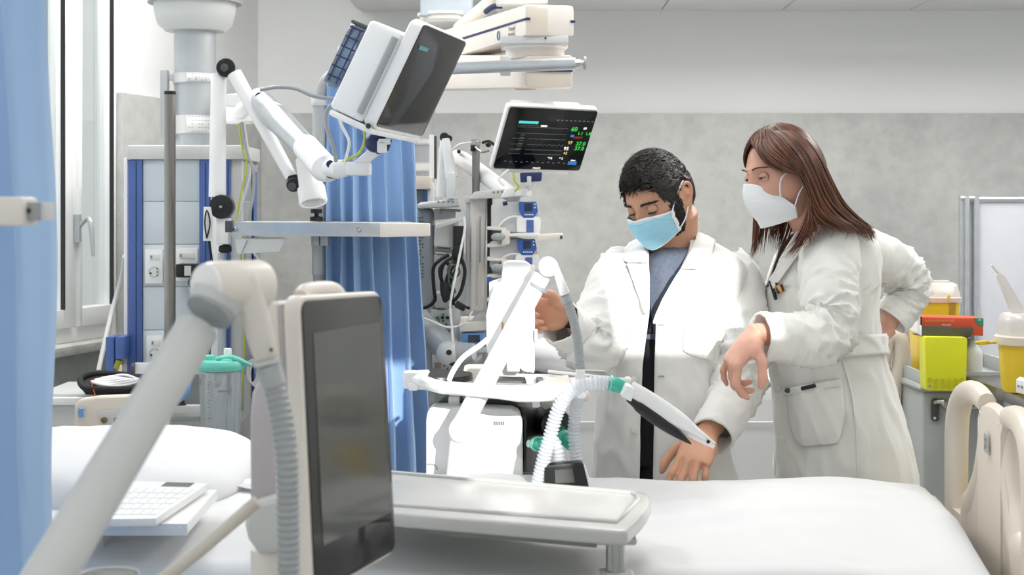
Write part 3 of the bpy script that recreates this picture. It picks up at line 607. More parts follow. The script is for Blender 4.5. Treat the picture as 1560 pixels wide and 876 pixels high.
obj('end_knob', MB().cyl(P(889,96,3.9), P(893,96,3.9), .018, n=28, bev=.002), GREY, t)
# ------------------------------------------------------------------ second pendant, right of the middle curtain
D = 4.7
t = thing('ceiling_pendant', 'silver service pendant behind the blue curtain edge, left of the infusion pumps', 'pendant', P(636,600,D))
c = P(636,0,D)
obj('column', MB().cyl((c.x,c.y,P(0,285,D).z), (c.x,c.y,P(0,130,D).z), .058, n=36), SILVER, t)
for y0, y1 in ((212,222),(248,262)):
    s_ = obj('strap', MB().lathe([(.058,P(0,y1,D).z),(.063,P(0,y1,D).z),(.063,P(0,y0,D).z),(.058,P(0,y0,D).z)], (c.x,c.y,0), n=36), LGREY, t)
    b = MB(); b.grid(lambda u, v: V((c.x+.0645*math.sin(-.2+1.0*u), c.y-.0645*math.cos(-.2+1.0*u), P(0,y1-2,D).z+(P(0,y0+2,D).z-P(0,y1-2,D).z)*v)), 8, 2); obj('label_plate', b, PAPER, s_)
obj('white_rail', MB().slab([P(654,272,4.6),P(661,272,4.6),P(661,205,4.6),P(654,205,4.6)], (0,.03,0), .003), WHITE, t)
obj('dark_strip', MB().slab([P(661,272,4.61),P(665,272,4.61),P(665,207,4.61),P(661,207,4.61)], (0,.02,0), .001), DGREY, t)
obj('top_cap', MB().slab([P(560,290,4.55),P(656,288,4.55),P(656,269,4.55),P(560,268,4.55)], (0,.35,0), .005), BEIGE, t)
obj('housing', MB().slab([P(560,640,4.6),P(650,640,4.6),P(650,290,4.6),P(560,290,4.6)], (0,.3,0), .004), GREY, t)
obj('corner_profile', MB().slab([P(644,318,4.57),P(651,318,4.57),P(651,290,4.57),P(644,290,4.57)], (0,.03,0), .002), BLUEP, t)
obj('corner_profile', MB().slab([P(655,318,4.56),P(661,318,4.56),P(661,278,4.56),P(655,278,4.56)], (0,.03,0), .002), WHITE, t)
obj('black_port', MB().slab([P(618,411,4.58),P(633,411,4.58),P(633,403,4.58),P(618,403,4.58)], (0,.03,0), .002), BLACK, t)
# perforated equipment column
D = 4.35
t = thing('equipment_column', 'silver perforated column stacked with sockets and boxes beside the blue curtain', 'medical column', P(650,620,D))
obj('column', MB().slab([P(632,620,D),P(661,620,D),P(661,318,D),P(632,316,D)], (0,.09,0), .018, 4), SILVER, t)
b = MB()
random.seed(3)
for y in list(range(332,350,5))+list(range(362,430,5))+list(range(520,562,5)):
    for x in (636,640,644):
        if random.random() < .75: e = P(x,y,D-.0005); b.cyl(e, e-V((0,.001,0)), .0025, n=8)
obj('perforations', b, DGREY, t)
obj('top_tray', MB().hexa([P(634,318,D-.12),P(700,314,D-.12),P(700,316,D+.12),P(634,318,D+.12),P(634,312,D-.12),P(696,302,D-.12),P(699,303,D+.12),P(640,308,D+.12)], .006), LGREY, t)
b = MB()
for x in (668,676,683,690): e = P(x,307.5,D-.122); b.cyl(e, e-V((0,.002,0)), .0035, n=8)
obj('tray_buttons', b, GINK, t)
b = MB(); b.slab([P(661,336,D-.05),P(694,332,D-.05),P(694,318,D-.05),P(661,318,D-.05)], (0,.1,0), .004); obj('head_block', b, LGREY, t)
b = MB(); b.tube([P(671,326,D-.06),P(671,319,D-.06),P(702,321,D-.06)], .004, 8); obj('hook', b, GREY, t)
for (x0,x1,y0,y1,m) in ((661,688,344,376,LGREY),(661,690,378,384,GREY),(661,686,388,404,LGREY),(662,684,446,468,LGREY),(656,690,472,500,LGREY),(656,686,506,534,LGREY),(658,688,540,562,LGREY)):
    f = obj('module_box', MB().slab([P(x0,y1,D-.02),P(x1,y1+2,D-.02),P(x1,y0+1,D-.02),P(x0,y0,D-.02)], (0,.12,0), .004), m, t)
    if y1-y0 > 20 and y0 in (344, 472, 540):
        obj('tan_label', front(x0+4, x0+14, y0+12, y0+22, D-.02, .002, .0005), TAN, f)
        b = MB()
        for k in range(5): e = P(x0+19+(k%2)*5, y0+7+5*k, D-.021); b.cyl(e, e-V((0,.0015,0)), .0028, n=8)
        obj('sockets', b, INK, f)
for x, y, m in ((666,484,GREENC),(674,484,INK),(682,484,INK)): obj('port', MB().cyl(P(x,y,D-.02), P(x,y,D-.026), .005, n=12), m, t)
# grey lower spring arm in front of it
t = thing('support_arm', 'thick grey arm with a domed joint low beside the blue curtain edge', 'arm', P(660,560,4.2))
obj('arm_tube', MB().tube([P(600,452,4.25), P(690,540,4.1)], .038, 24), SILVER, t)
obj('joint_dome', MB().ball(P(686,538,4.08), (.040,.04,.036), 24), LGREY, t)
obj('joint_block', MB().tube([P(686,538,4.08), P(722,536,4.06)], [.034,.024], 20), SILVER, t)
b = MB(); b.cyl(P(684,537,4.045), P(684,537,4.03), .008, n=16); b.ball(P(690,553,4.06), (.012,.01,.009)); obj('joint_bolt', b, BLACK, t)
# upright white spring lamp arm and cover, top left of the pumps
t = thing('folded_lamp', 'folded white examination lamp with a black hinge standing above the equipment column', 'lamp', P(682,300,4.3))
obj('post', MB().slab([P(666,302,4.32),P(674,302,4.32),P(674,224,4.32),P(668,224,4.32)], (0,.04,0), .004), WHITE, t)
obj('lower_arm', MB().tube([P(672,300,4.3), P(677,214,4.3)], [.0165,.013], 16), WHITE, t)
obj('hinge', MB().cyl(P(677,209,4.26), P(677,209,4.32), .014, n=20, bev=.002), BLACK, t)
obj('hinge_ring', MB().cyl(P(684,211,4.27), P(684,211,4.31), .010, n=20), BLACK, t)
obj('upper_arm', MB().tube([P(678,212,4.27), P(688,270,4.25)], [.0135,.018], 16), WHITE, t)
obj('lamp_head', MB().slab([P(680,303,4.22),P(692,303,4.22),P(694,262,4.22),P(680,262,4.22)], (0,.06,0), .006), WHITE, t)
# ------------------------------------------------------------------ steel pole with clamps, upright rack, spring arm
D = 4.25
t = thing('drip_pole', 'short polished steel pole with a black clamp left of the live patient monitor', 'pole', P(725,300,D))
obj('pole', MB().cyl(P(725,300,D), P(725,216,D), .0115, n=20), STEEL, t)
obj('collar', MB().box(P(724,218,D), (.03,.03,.02), bev=.003), CHROME, t)
b = MB(); b.tube([P(734,218,D),P(745,215,D),P(754,222,D)], .004, 8, smooth=4); b.ball(P(744,220,D-.02), .009); b.cyl(P(717,226,D-.02), P(724,226,D-.02), .009, n=12); obj('clamp_screw', b, BLACK, t)
obj('hook', MB().tube([P(722,223,D-.02),P(735,232,D-.02),P(746,230,D-.02),P(752,238,D-.02)], .0035, 8, smooth=4), CHROME, t)
tag(obj('cable', MB().tube([P(690,228,D),P(700,220,D-.02),P(718,217,D-.03)], .0035, 8, smooth=4), WHITE), 'short pale cable curving up to the steel drip pole clamp', 'cable')
D = 4.2
t = thing('upright_rack', 'tall white grooved rack panel standing beside the tangled black cables', 'rack', P(725,475,D))
obj('front_panel', MB().slab([P(716,474,D),P(736,474,D),P(742,300,D),P(716,298,D)], (0,.05,0), .010, 3), WARM, t)
obj('side_panel', MB().slab([P(709,478,D+.01),P(717,478,D+.01),P(717,300,D+.01),P(710,302,D+.01)], (0,.04,0), .004), LGREY, t)
obj('groove', MB().tube([P(726.5,466,D-.001),P(727.5,336,D-.001)], .003, 8), LGREY, t)
obj('groove', MB().tube([P(731,400,D-.001),P(731.5,330,D-.001)], .002, 8), GREY, t)
obj('top_bracket', MB().box(P(713,304,D+.02), (.022,.04,.02), bev=.004), LGREY, t)
obj('foot', MB().slab([P(712,500,D),P(746,500,D),P(738,478,D),P(726,478,D)], (0,.06,0), .005), LGREY, t)
t = thing('monitor_spring_arm', 'slim white spring arm reaching down right to the live patient monitor', 'arm', P(740,260,4.25))
obj('arm_cover', MB().tube([P(692,234,4.4), P(704,243,4.38), P(784,300,4.15)], [.014,.026,.022], 20), WHITE, t)
obj('pivot_bolt', MB().cyl(P(699,231,4.36), P(699,231,4.34), .006, n=14), BLACK, t)
obj('joint_cover', MB().slab([P(762,302,4.12),P(812,298,4.12),P(808,285,4.12),P(770,287,4.12)], (0,.08,0), .008), WHITE, t)
obj('swivel', MB().cyl(P(797,299,4.1), P(797,284,4.1), .022, n=24, bev=.003), WHITE, t)
obj('riser', MB().hexa([P(788,290,4.08),P(812,289,4.08),P(812,289,4.12),P(788,290,4.12),P(798,272,4.06),P(820,270,4.06),P(820,270,4.12),P(798,272,4.12)], .004), WHITE, t)
for pts, m, lb in (([(775,258),(766,266),(760,274),(768,284)], WHITE, 'white cable looping under the left corner of the live patient monitor'), ([(782,263),(784,276),(790,284),(784,292)], MATS['green_yellow_wire'], 'thin green and yellow wire under the live patient monitor')):
    tag(obj('cable', MB().tube([P(x,y,4.06) for x,y in pts], .0028, 8, smooth=6), m), lb, 'cable')
# ------------------------------------------------------------------ live monitor
t = thing('patient_monitor', 'black screened patient monitor showing green vital signs, tilted down on its arm', 'monitor', P(820,262,4.0))
d0 = 4.0
TL, TR = P(777,163,d0), P(911,169,d0+.10); w3 = TR-TL
BL = P(751,256,d0+.10); h3 = BL-TL; BR = TL+w3+h3
n3 = w3.cross(h3).normalized(); 
if n3.y > 0: n3 = -n3
def m_at(u, v, off=0): return TL+w3*u+h3*v+n3*off
obj('bezel', MB().prism(rquad(lambda u, v: m_at(u, v, -.002), -.022, 1.008, -.022, 1.035, .04, .05), -n3*.020, .002, 2), WHITE, t)
scr = obj('screen', MB().prism(rquad(lambda u, v: m_at(u, v, -.002), 0, 1, 0, 1, .03, .04), n3*.004, .0008), SCREEN, t)
obj('rear_housing', MB().slab([m_at(.12,.1,-.036), m_at(.92,.1,-.036), m_at(.92,1.0,-.036), m_at(.12,1.0,-.036)], -n3*.05, .01), WHITE, t)
obj('lower_lip', MB().slab([m_at(.10,1.03,-.01), m_at(.93,1.03,-.01), m_at(.90,1.11,-.01), m_at(.14,1.11,-.01)], -n3*.05, .004), WHITE, t)
def em(name, col, e):
    return mat(name, col, .5, var=0, emit=e)
SG, SCY, SRD, SYL, SWH, SBL, SDM = em('screen_green','#38d84a',.45), em('screen_cyan','#45d5cf',.6), em('screen_red','#a03a28',.35), em('screen_yellow','#cdb95c',.6), em('screen_white','#e8e8e4',.8), em('screen_blue','#2f78c4',.4), em('screen_dim','#6c7a80',.22)
ur, uu = w3.normalized(), -h3.normalized()
def strip(mbx, u0, u1, v0, v1): mbx.slab([m_at(u0,v0,.0022), m_at(u1,v0,.0022), m_at(u1,v1,.0022), m_at(u0,v1,.0022)], n3*.0004); return mbx
obj('title_bar', strip(MB(), .14,.36,.205,.245), SCY, scr); obj('blue_button', strip(MB(), .835,.935,.845,.90), SBL, scr); obj('blue_value', strip(MB(), .77,.81,.40,.44), SBL, scr)
for s_, sz, u, v, m in (('60',.020,.79,.31,SG),('60',.010,.91,.29,SWH),('1.1  1.8',.014,.92,.375,SG),('100/57',.010,.86,.445,SRD),('97',.014,.79,.535,SYL),('37.0',.0175,.915,.545,SG),('37.0',.0175,.915,.625,SG),('95',.016,.765,.635,SWH),('42',.012,.77,.71,SYL),('*16',.010,.61,.80,SWH),('* 5',.010,.74,.80,SWH),('PHILIPS',.0075,.49,.975,SWH),('Alarm',.006,.885,.825,SWH)):
    text('screen_text', s_, sz, m_at(u, v, .002), ur, uu, m, scr, off=.0006, bold=.0002)
b = MB(); strip(b, .455,.52,.955,.992); 
b2 = MB()
random.seed(11)
for v, a_, n_ in ((.49,.010,22),(.585,.018,16),(.67,.012,40),(.74,.010,48)):
    pts = [m_at(.30+.42*k/n_, v+a_*(1 if k%2 else -1)*random.uniform(.4,1), .0024) for k in range(n_+1)]; b2.tube(pts, .0005, 4)
    pts = [m_at(.12+.13*k/8, v+a_*(1 if k%2 else -1)*.6, .0024) for k in range(9)]; b2.tube(pts, .0005, 4)
for v in (.30,.40): strip(b2, .14,.72,v,v+.004)
for k in range(14):
    u = .10+.80*k/13; strip(b2, u, u+.025, .865+.01*(k%2), .875+.01*(k%2))
for k in range(9): strip(b2, .56+.05*k, .585+.05*k, .165, .178)
for k in range(10): strip(b2, .14+.028*k, .155+.028*k, .27, .278)
for k in range(6): strip(b2, .20, .25, .43+.045*k, .437+.045*k)
obj('screen_traces', b2, SDM, scr)
strip_o = MB(); strip(strip_o, .40,.47,.262,.288); obj('screen_text', strip_o, SWH, scr)
obj('mount', MB().slab([P(793,278,4.06),P(825,276,4.06),P(826,262,4.06),P(792,263,4.06)], (0,.06,0), .004), NAVY, t)
b = MB(); b.box(P(806,276,4.05), (.012,.02,.028), bev=.003); b.ball(P(803,282,4.05), .008); obj('mount_screw', b, LGREY, t)

# ------------------------------------------------------------------ infusion pumps
def pump(dx, dy, label):
    D = 4.12
    def Q(x, y, d=D): return P(x+dx, y+dy, d)
    t = thing('infusion_pump', label, 'infusion pump', Q(800,352), 'infusion pumps on the rack')
    obj('housing', MB().prism([Q(748,350), Q(748,312), Q(790,306), Q(818,310), Q(823,332), Q(823,353), Q(786,355)], (0,.16,0), .006), LGREY, t)
    obj('front_shell', MB().prism([Q(787,354), Q(787,332), Q(800,328), Q(821,330), Q(824,336), Q(823,354)], (0,-.022,0), .005), WHITE, t)
    kp = obj('keypad', MB().prism([Q(790,308,D-.024), Q(817,307,D-.024), Q(820,322,D-.024), Q(813,332,D-.024), Q(797,332,D-.024), Q(791,322,D-.024)], (0,.024,0), .003), PADB, t)
    obj('display', MB().slab([Q(799,322,D-.026),Q(811,321,D-.026),Q(811,310,D-.026),Q(799,310,D-.026)], (0,.002,0)), mat('pump_display','#2c3448',.2), kp)
    b = MB()
    for k in range(5): b.cyl(Q(800+3*k,327,D-.0265), Q(800+3*k,327,D-.024), .0022, n=8)
    for k in range(2): b.cyl(Q(815,311+5*k,D-.0265), Q(815,311+5*k,D-.024), .0025, n=8)
    obj('keys', b, PAPER, kp)
    obj('blue_door', MB().slab([Q(802,354,D-.026),Q(813,354,D-.026),Q(813,335,D-.026),Q(802,335,D-.026)], (0,.004,0), .001), BLUEP, t)
    obj('handle_arc', MB().tube([Q(760,345,D-.005),Q(768,336,D-.01),Q(782,330,D-.012),Q(800,331,D-.02)], .003, 8, smooth=4), WHITE, t)
    obj('cable_holder', MB().cyl(Q(773,309,4.1), Q(766,311,4.1), .006, n=10), NAVY, t)
    return t
pump(0, 0, 'upper infusion pump with a blue keypad on the white rack')
pump(-2, 57, 'lower infusion pump with a blue keypad, directly below the other one')
t = thing('pump_rack', 'white rack with clamps and a long right rail holding the two infusion pumps', 'rack', P(780,440,4.2))
obj('rack_post', MB().slab([P(742,500,4.3),P(750,500,4.3),P(750,302,4.3),P(742,302,4.3)], (0,.04,0), .003), DGREY, t)
obj('top_tray', MB().hexa([P(714,304,4.14),P(790,300,4.14),P(790,300,4.34),P(714,304,4.34),P(722,292,4.14),P(788,286,4.14),P(788,288,4.34),P(726,292,4.34)], .006), LGREY, t)
b = MB()
for k in range(5): e = P(752+6.5*k,293-.4*k,4.139); b.cyl(e, e-V((0,.0015,0)), .0035, n=10)
obj('tray_buttons', b, GINK, t)
obj('side_wall', MB().slab([P(746,500,4.32),P(790,500,4.32),P(790,308,4.32),P(746,312,4.32)], (0,.03,0), .003), GREY, t)
obj('rail', MB().slab([P(776,360,4.08),P(822,362,4.08),P(822,354,4.08),P(776,356,4.08)], (0,.05,0), .003), WHITE, t)
obj('rail', MB().slab([P(818,368,4.04),P(858,365,4.04),P(858,355,4.04),P(818,357,4.04)], (0,.04,0), .004), WARM, t)
obj('rail_stop', front(853, 857, 359, 364, 4.038, .001, 0), DGREY, t)
for y in (0, 47, 110):
    b = MB(); b.slab([P(742,350+y,4.1),P(772,352+y,4.1),P(772,347+y,4.1),P(742,345+y,4.1)], (0,.1,0), .003); b.slab([P(742,377+y,4.1),P(770,375+y,4.1),P(770,371+y,4.1),P(742,372+y,4.1)], (0,.1,0), .003)
    b.slab([P(764,374+y,4.09),P(777,372+y,4.09),P(777,352+y,4.09),P(764,350+y,4.09)], (0,.08,0), .004); cl = obj('pole_clamp', b, WARM, t)
    obj('clamp_grip', MB().lathe([(.0,-.004),(.012,-.003),(.018,0),(.018,.05)], P(757,361+y,4.08), (.4,1,0), 20, sy=.62), GREY, cl)
obj('blue_connector', MB().slab([P(742,434,4.1),P(750,434,4.1),P(750,420,4.1),P(742,420,4.1)], (0,.03,0), .003), PADB, t)
# devices and shelf lower down
t = thing('small_monitor', 'small light blue display unit on the lower shelf behind the ventilator', 'medical device', P(720,525,4.15))
obj('housing', MB().slab([P(703,524,4.15),P(738,524,4.15),P(738,507,4.15),P(703,508,4.15)], (0,.06,0), .006), SKYB, t)
obj('display', front(713, 731, 510, 521, 4.149, .002, 0), mat('pump_display2','#3a4256',.2), t)
t = thing('equipment_shelf', 'pale shelf with grey side frame between the grey arm and the white ventilator', 'shelf', P(720,560,4.25))
obj('upper_board', MB().slab([P(700,492,4.15),P(740,490,4.15),P(746,480,4.5),P(700,482,4.5)], (0,0,-.025), .003), WARM, t)
obj('lower_board', MB().slab([P(698,530,4.15),P(742,530,4.15),P(746,520,4.5),P(698,520,4.5)], (0,0,-.014), .003), LGREY, t)
obj('side_wall', MB().slab([P(735,600,4.2),P(742,600,4.2),P(742,495,4.2),P(735,495,4.2)], (0,.04,0), .002), GREY, t)
obj('rear_wall', MB().slab([P(655,640,4.55),P(745,640,4.55),P(745,385,4.55),P(655,385,4.55)], (0,.02,0), .002), GREY, t)
obj('post', MB().slab([P(689,560,4.2),P(701,560,4.2),P(701,400,4.2),P(689,400,4.2)], (0,.04,0), .004), LGREY, t)
t = thing('gas_module', 'white slanted module box with black connectors left of the upright rack', 'medical device', P(676,350,4.2))
obj('housing', MB().hexa([P(661,374,4.2),P(690,378,4.2),P(694,378,4.3),P(662,374,4.3),P(664,340,4.2),P(694,333,4.2),P(700,333,4.3),P(668,338,4.3)], .004), WARM, t)
obj('arm_strip', MB().slab([P(664,350,4.16),P(664,342,4.16),P(708,329,4.16),P(708,335,4.16)], (0,.03,0), .003), LGREY, t)
obj('black_block', MB().hexa([P(690,392,4.17),P(706,392,4.17),P(706,392,4.22),P(690,392,4.22),P(690,344,4.17),P(708,344,4.17),P(708,344,4.22),P(690,344,4.22)], .004), BLACK, t)
obj('black_block', MB().hexa([P(686,402,4.16),P(704,402,4.16),P(704,402,4.2),P(686,402,4.2),P(690,374,4.16),P(706,372,4.16),P(706,372,4.2),P(690,374,4.2)], .006), BLACK, t)
black = [([(684,388),(668,398),(660,410),(661,440),(662,458),(645,469),(620,462)], 'thick black cable sweeping down left to the curtain edge'),
 ([(690,392),(676,402),(672,420),(676,440),(680,458),(676,440),(670,412),(680,400),(686,412),(684,440),(678,460)], 'black cable looped twice in the tangle left of the upright rack'),
 ([(696,398),(684,416),(678,436),(677,458),(684,452),(690,440),(686,470)], 'black cable hanging in the middle of the tangle'),
 ([(700,400),(690,420),(684,446),(690,462),(704,466),(716,470)], 'black cable running right along the foot of the tangle'),
 ([(702,392),(708,410),(706,430),(700,448),(690,460)], 'black cable hugging the left edge of the upright rack')]
for i, (pts, lb) in enumerate(black): tag(obj('cable', MB().tube([P(x,y,4.12-.008*i) for x,y in pts], .0052 if i != 3 else .004, 8, smooth=6), RUBBER), lb, 'cable', 'black cables in the tangle')
tag(obj('cable', MB().tube([P(x,y,4.07) for x,y in [(690,396),(682,412),(690,424),(700,416),(696,404),(686,408),(684,432),(694,446),(690,436)]], .0028, 8, smooth=6), mat('dark_green_cable','#4a5a48',.5)), 'thin dark green cable coiled in the black tangle', 'cable')
tag(obj('cable', MB().tube([P(x,y,4.05) for x,y in [(707,330),(708,350),(702,380),(692,430),(688,450),(686,470),(690,520)]], .0035, 8, smooth=6), WHITE), 'thin white cable hanging down in front of the black tangle', 'cable')
tag(obj('cable_connector', MB().slab([P(692,468,4.05),P(696,458,4.05),P(710,466,4.05),P(707,475,4.05)], (0,.03,0), .003), BLACK), 'black rectangular cable plug at the lower end of the tangle', 'plug')
tag(obj('cable', MB().tube([P(x,y,4.02) for x,y in [(646,484),(660,490),(680,498),(700,496),(712,486),(720,474)]], .0025, 8, smooth=6), WHITE), 'thin pale cable sagging above the grey arm', 'cable')
# cable bundle
tag(obj('velcro_bundle', MB().tube([P(676,430,4.06),P(678,446,4.06),P(679,459,4.06)], [.012,.014,.008], 10), RUBBER), 'tied black cable bundle at the bottom of the tangle', 'cable bundle')

# ------------------------------------------------------------------ ventilators: same model, one mid room seen from behind, one close to the camera
def vent_elbow(par, e, a, c, r, d, m, seg=32):   # elbow disc at e, arm to a, arm to c
    obj('elbow_joint', MB().cyl(e+V((0,-r*1.1,0)), e+V((0,r*1.1,0)), r, n=seg, bev=r*.12), m, par)
D = 2.98
t = thing('ventilator', 'white ventilator on the far side of the bed, seen from behind in full sunlight', 'ventilator', P(740,1100,D))
# base unit
x0, x1 = 649, 806
fr = [P(655,732,D), P(649,715,D), P(649,640,D), P(652,624,D), P(662,617,D), P(782,622,D), P(794,628,D), P(797,642,D), P(796,740,D), P(655,790,D)]
fr = [P(649,800,D), P(649,640,D), P(651,627,D), P(660,618,D), P(700,618,D), P(780,622,D), P(791,627,D), P(796,642,D), P(797,800,D)]
obj('rear_cover', MB().prism(fr, (0,.05,0), .008, 3), WHITE, t)
bk_ = [p_+V((0,.05,0)) for p_ in [P(657,800,D), P(657,630,D), P(665,616,D), P(786,619,D), P(800,634,D), P(803,800,D)]]
obj('dark_body', MB().prism([V((p.x+.0,p.y,p.z)) for p in bk_], (.02,.26,0), .012, 3), DGREY, t)
sd_ = [P(797,640,D+.04), P(797,719,D+.04), P(833,717,D+.30), P(836,640,D+.30), P(828,622,D+.30), P(790,619,D+.04)]
obj('side_cover', MB().prism(sd_, (.006,.0,0), .002), BLACK, t)
obj('side_vent', MB().slab([P(822,652,D+.2),P(828,652,D+.25),P(828,646,D+.25),P(822,646,D+.2)], (.01,0,0)), BLACK, t)
b = MB(); b.box(P(760,645,D-.001), (17*D/FPX, .002, 8*D/FPX)); lb_ = obj('vent_label', b, LGREY, t)
b = MB()
for k in range(6): b.box(P(753+2.8*k,645,D-.0025), (1.2*D/FPX,.001,5*D/FPX))
obj('label_marks', b, INK, lb_)
obj('cover_seam', MB().tube([P(708,661,D-.001), P(692,730,D-.001)], .0016, 6), GREY, t)
obj('cable_clip', MB().tube([P(649,707,D-.004),P(662,708,D-.008),P(666,716,D-.006)], .0015, 6, smooth=3), GREY, t)
obj('top_block', MB().slab([P(683,617,D+.02),P(700,617,D+.02),P(700,604,D+.02),P(683,604,D+.02)], (0,.05,0), .004), WHITE, t)
obj('stand_column', MB().slab([P(705,626,D+.10),P(757,626,D+.10),P(757,560,D+.10),P(705,560,D+.10)], (0,.08,0), .01), WARM, t)
obj('stand_foot', MB().cyl(V((P(728,0,D).x, D+.12, .14)), P(728,740,D+.12), .03, n=24), LGREY, t)
b = MB()
for a_ in range(5):
    an = a_*2*math.pi/5; c = V((P(728,0,D).x, D+.12, .10)); b.tube([c, c+V((.26*math.cos(an),.26*math.sin(an),-.03))], [.028,.018], 10)
obj('trolley_base', b, LGREY, t)
for a_ in range(5):
    an = a_*2*math.pi/5; c = V((P(728,0,D).x+.26*math.cos(an), D+.12+.26*math.sin(an), .035)); obj('caster', MB().cyl(c-V((0,.014,0)), c+V((0,.014,0)), .035, n=18), RUBBER, t)
# tray with rim and handles
tr = MB()
rim = [P(634,575,2.86), P(650,583,2.84), P(672,590,2.82), P(700,592,2.80), P(760,598,2.78), P(800,603,2.78), P(850,600,2.80), P(868,590,2.9), P(850,580,3.05), P(800,578,3.14), P(720,576,3.16), P(660,572,3.1)]
rp, rr = spline(rim, .015, 4, True)
tr.tube(rp, .0125, 10, closed=True, asp=1.35); obj('tray_rim', tr, WHITE, t)
obj('tray_front', MB().slab([P(668,600,2.80),P(852,606,2.79),P(856,590,2.79),P(668,585,2.80)], (0,.02,0), .006), WHITE, t)
bt = MB(); bt.prism([P(640,584,2.88),P(690,594,2.84),P(850,600,2.84),P(860,590,2.95),P(840,583,3.12),P(660,580,3.12)], (0,0,-.012), .002); obj('tray_bottom', bt, LGREY, t)
obj('tray_well', MB().lathe([(.045,.012),(.07,.012),(.072,.0)], P(668,578,2.98), n=28, sy=1.1), BLACK, t)
obj('tray_slot', MB().slab([P(738,582,2.93),P(802,585,2.93),P(800,577,2.98),P(740,575,2.98)], (0,0,.004), .002), DGREY, t)
b = MB(); b.box(P(626,578,2.85), (.030,.04,.034), bev=.007); b.box(P(630,588,2.84), (.018,.03,.016), bev=.004); b.box(P(641,582,2.85), (.02,.03,.028), bev=.006); obj('rail_clamp', b, WHITE, t)
for x in (808, 822, 836): obj('tray_notch', MB().box(P(x,580,2.9), (.014,.04,.012), bev=.003), WHITE if x != 822 else DGREY, t)
b = MB(); b.prism([P(800,598,2.785),P(852,596,2.785),P(870,588,2.80),P(866,570,2.9),P(836,572,3.0),P(812,588,2.82)], (0,0,-.02), .004); obj('tray_wing', b, WARM, t)
# display seen from behind
dsp = [(741,478),(744,462),(753,434),(764,428),(766,402),(773,397),(800,398),(808,403),(811,420),(813,560),(806,569),(796,566),(788,556),(776,550),(764,552),(745,548),(741,530)]
obj('display_back', MB().prism([P(x,y,D-.02) for x,y in dsp], (0,.055,0), .012, 3), WHITE, t)
obj('display_front', MB().slab([P(800,566,D+.036),P(814,569,D+.036),P(815,404,D+.036),P(800,402,D+.036)], (0,.012,0), .003), LGREY, t)
obj('display_rim', MB().slab([P(745,552,D+.034),P(815,566,D+.034),P(815,404,D+.034),P(745,430,D+.034)], (0,.010,0), .003), WHITE, t)
obj('display_neck', MB().slab([P(757,575,D+.02),P(790,575,D+.02),P(786,540,D+.02),P(757,540,D+.02)], (0,.04,0), .006), WHITE, t)
obj('display_hinge', MB().cyl(P(772,556,D-.01), P(792,556,D-.01), .016, n=20, bev=.003), WHITE, t)
obj('yellow_mark', front(764.5, 767, 491, 503, D-.02, .0012, 0), AMBER, t)
obj('side_button', MB().slab([P(814,520,D+.02),P(819,520,D+.02),P(819,502,D+.02),P(814,502,D+.02)], (0,.02,0), .002), WHITE, t)
# support arm of the tubes
t2 = thing('tube_support_arm', 'white jointed arm in the sun holding the grey hose, beside the man\'s hand', 'arm', P(703,660,2.86))
E = P(835,406,2.86)
obj('upper_arm', MB().tube([P(702,652,2.82), E+V((-.012,0,-.018))], [.021,.0175], 20), WHITE, t2)
obj('arm_band', MB().tube([P(818,440,2.857), P(820.5,435,2.857)], .0205, 20), GREY, t2)
obj('elbow_joint', MB().cyl(E+V((0,-.030,0)), E+V((0,.028,0)), .0195, n=32, bev=.004), WHITE, t2)
obj('drop_arm', MB().hexa([P(853,452,2.84),P(869,447,2.84),P(869,447,2.88),P(853,452,2.88),P(838,398,2.83),P(847,396,2.83),P(847,396,2.89),P(838,398,2.89)], .006), WHITE, t2)
obj('lower_joint', MB().cyl(P(703,655,2.80), P(703,655,2.86), .025, n=28, bev=.004), WHITE, t2)
obj('lower_arm', MB().tube([P(703,655,2.83), P(695,760,2.83)], [.021,.024], 20), WHITE, t2)
obj('hose_collar', MB().cyl(P(861,450,2.86), P(865,460,2.86), .0115, n=18), SILVER, t2)
def corrug(pts, r, depth, pitch, n=14, k=10):
    pp, _ = spline([V(p) for p in pts], r, k); mb = MB(); L = 0; ds = [0]
    for a, c in zip(pp, pp[1:]): ds.append(ds[-1]+(c-a).length)
    tot = ds[-1]; N = int(tot/pitch*5); out = []; rr = []; j = 0
    for i in range(N+1):
        s_ = tot*i/N
        while j < len(ds)-2 and ds[j+1] < s_: j += 1
        f = (s_-ds[j])/max(1e-9, ds[j+1]-ds[j]); out.append(pp[j].lerp(pp[j+1], f)); rr.append(r+depth*(.5+.5*math.sin(2*math.pi*s_/pitch)))
    return mb.tube(out, rr, n)
obj('grey_hose', corrug([P(864,458,2.86),P(873,485,2.86),P(880,520,2.86),P(884,560,2.86),P(884,566,2.86)], .0088, .0010, .006), GREY, t2)
obj('hose_clamp', MB().box(P(884,573,2.86), (.018,.03,.028), bev=.003), WHITE, t2)
obj('support_rod', MB().cyl(P(836,566,2.95), P(953,579,2.80), .0035, n=12), WHITE, t2)
obj('support_rod', MB().cyl(P(884,565,2.9), P(920,566,3.0), .0028, n=12), ALU, t2)
obj('rod_end', MB().ball(P(956,579,2.80), .0075), WHITE, t2)
tag(obj('white_cable', MB().tube([P(x,y,2.9) for x,y in [(684,580),(690,566),(705,545),(730,527),(744,516)]], .0055, 10, smooth=6), WHITE), 'thick white cable rising from the ventilator tray to its display', 'cable')
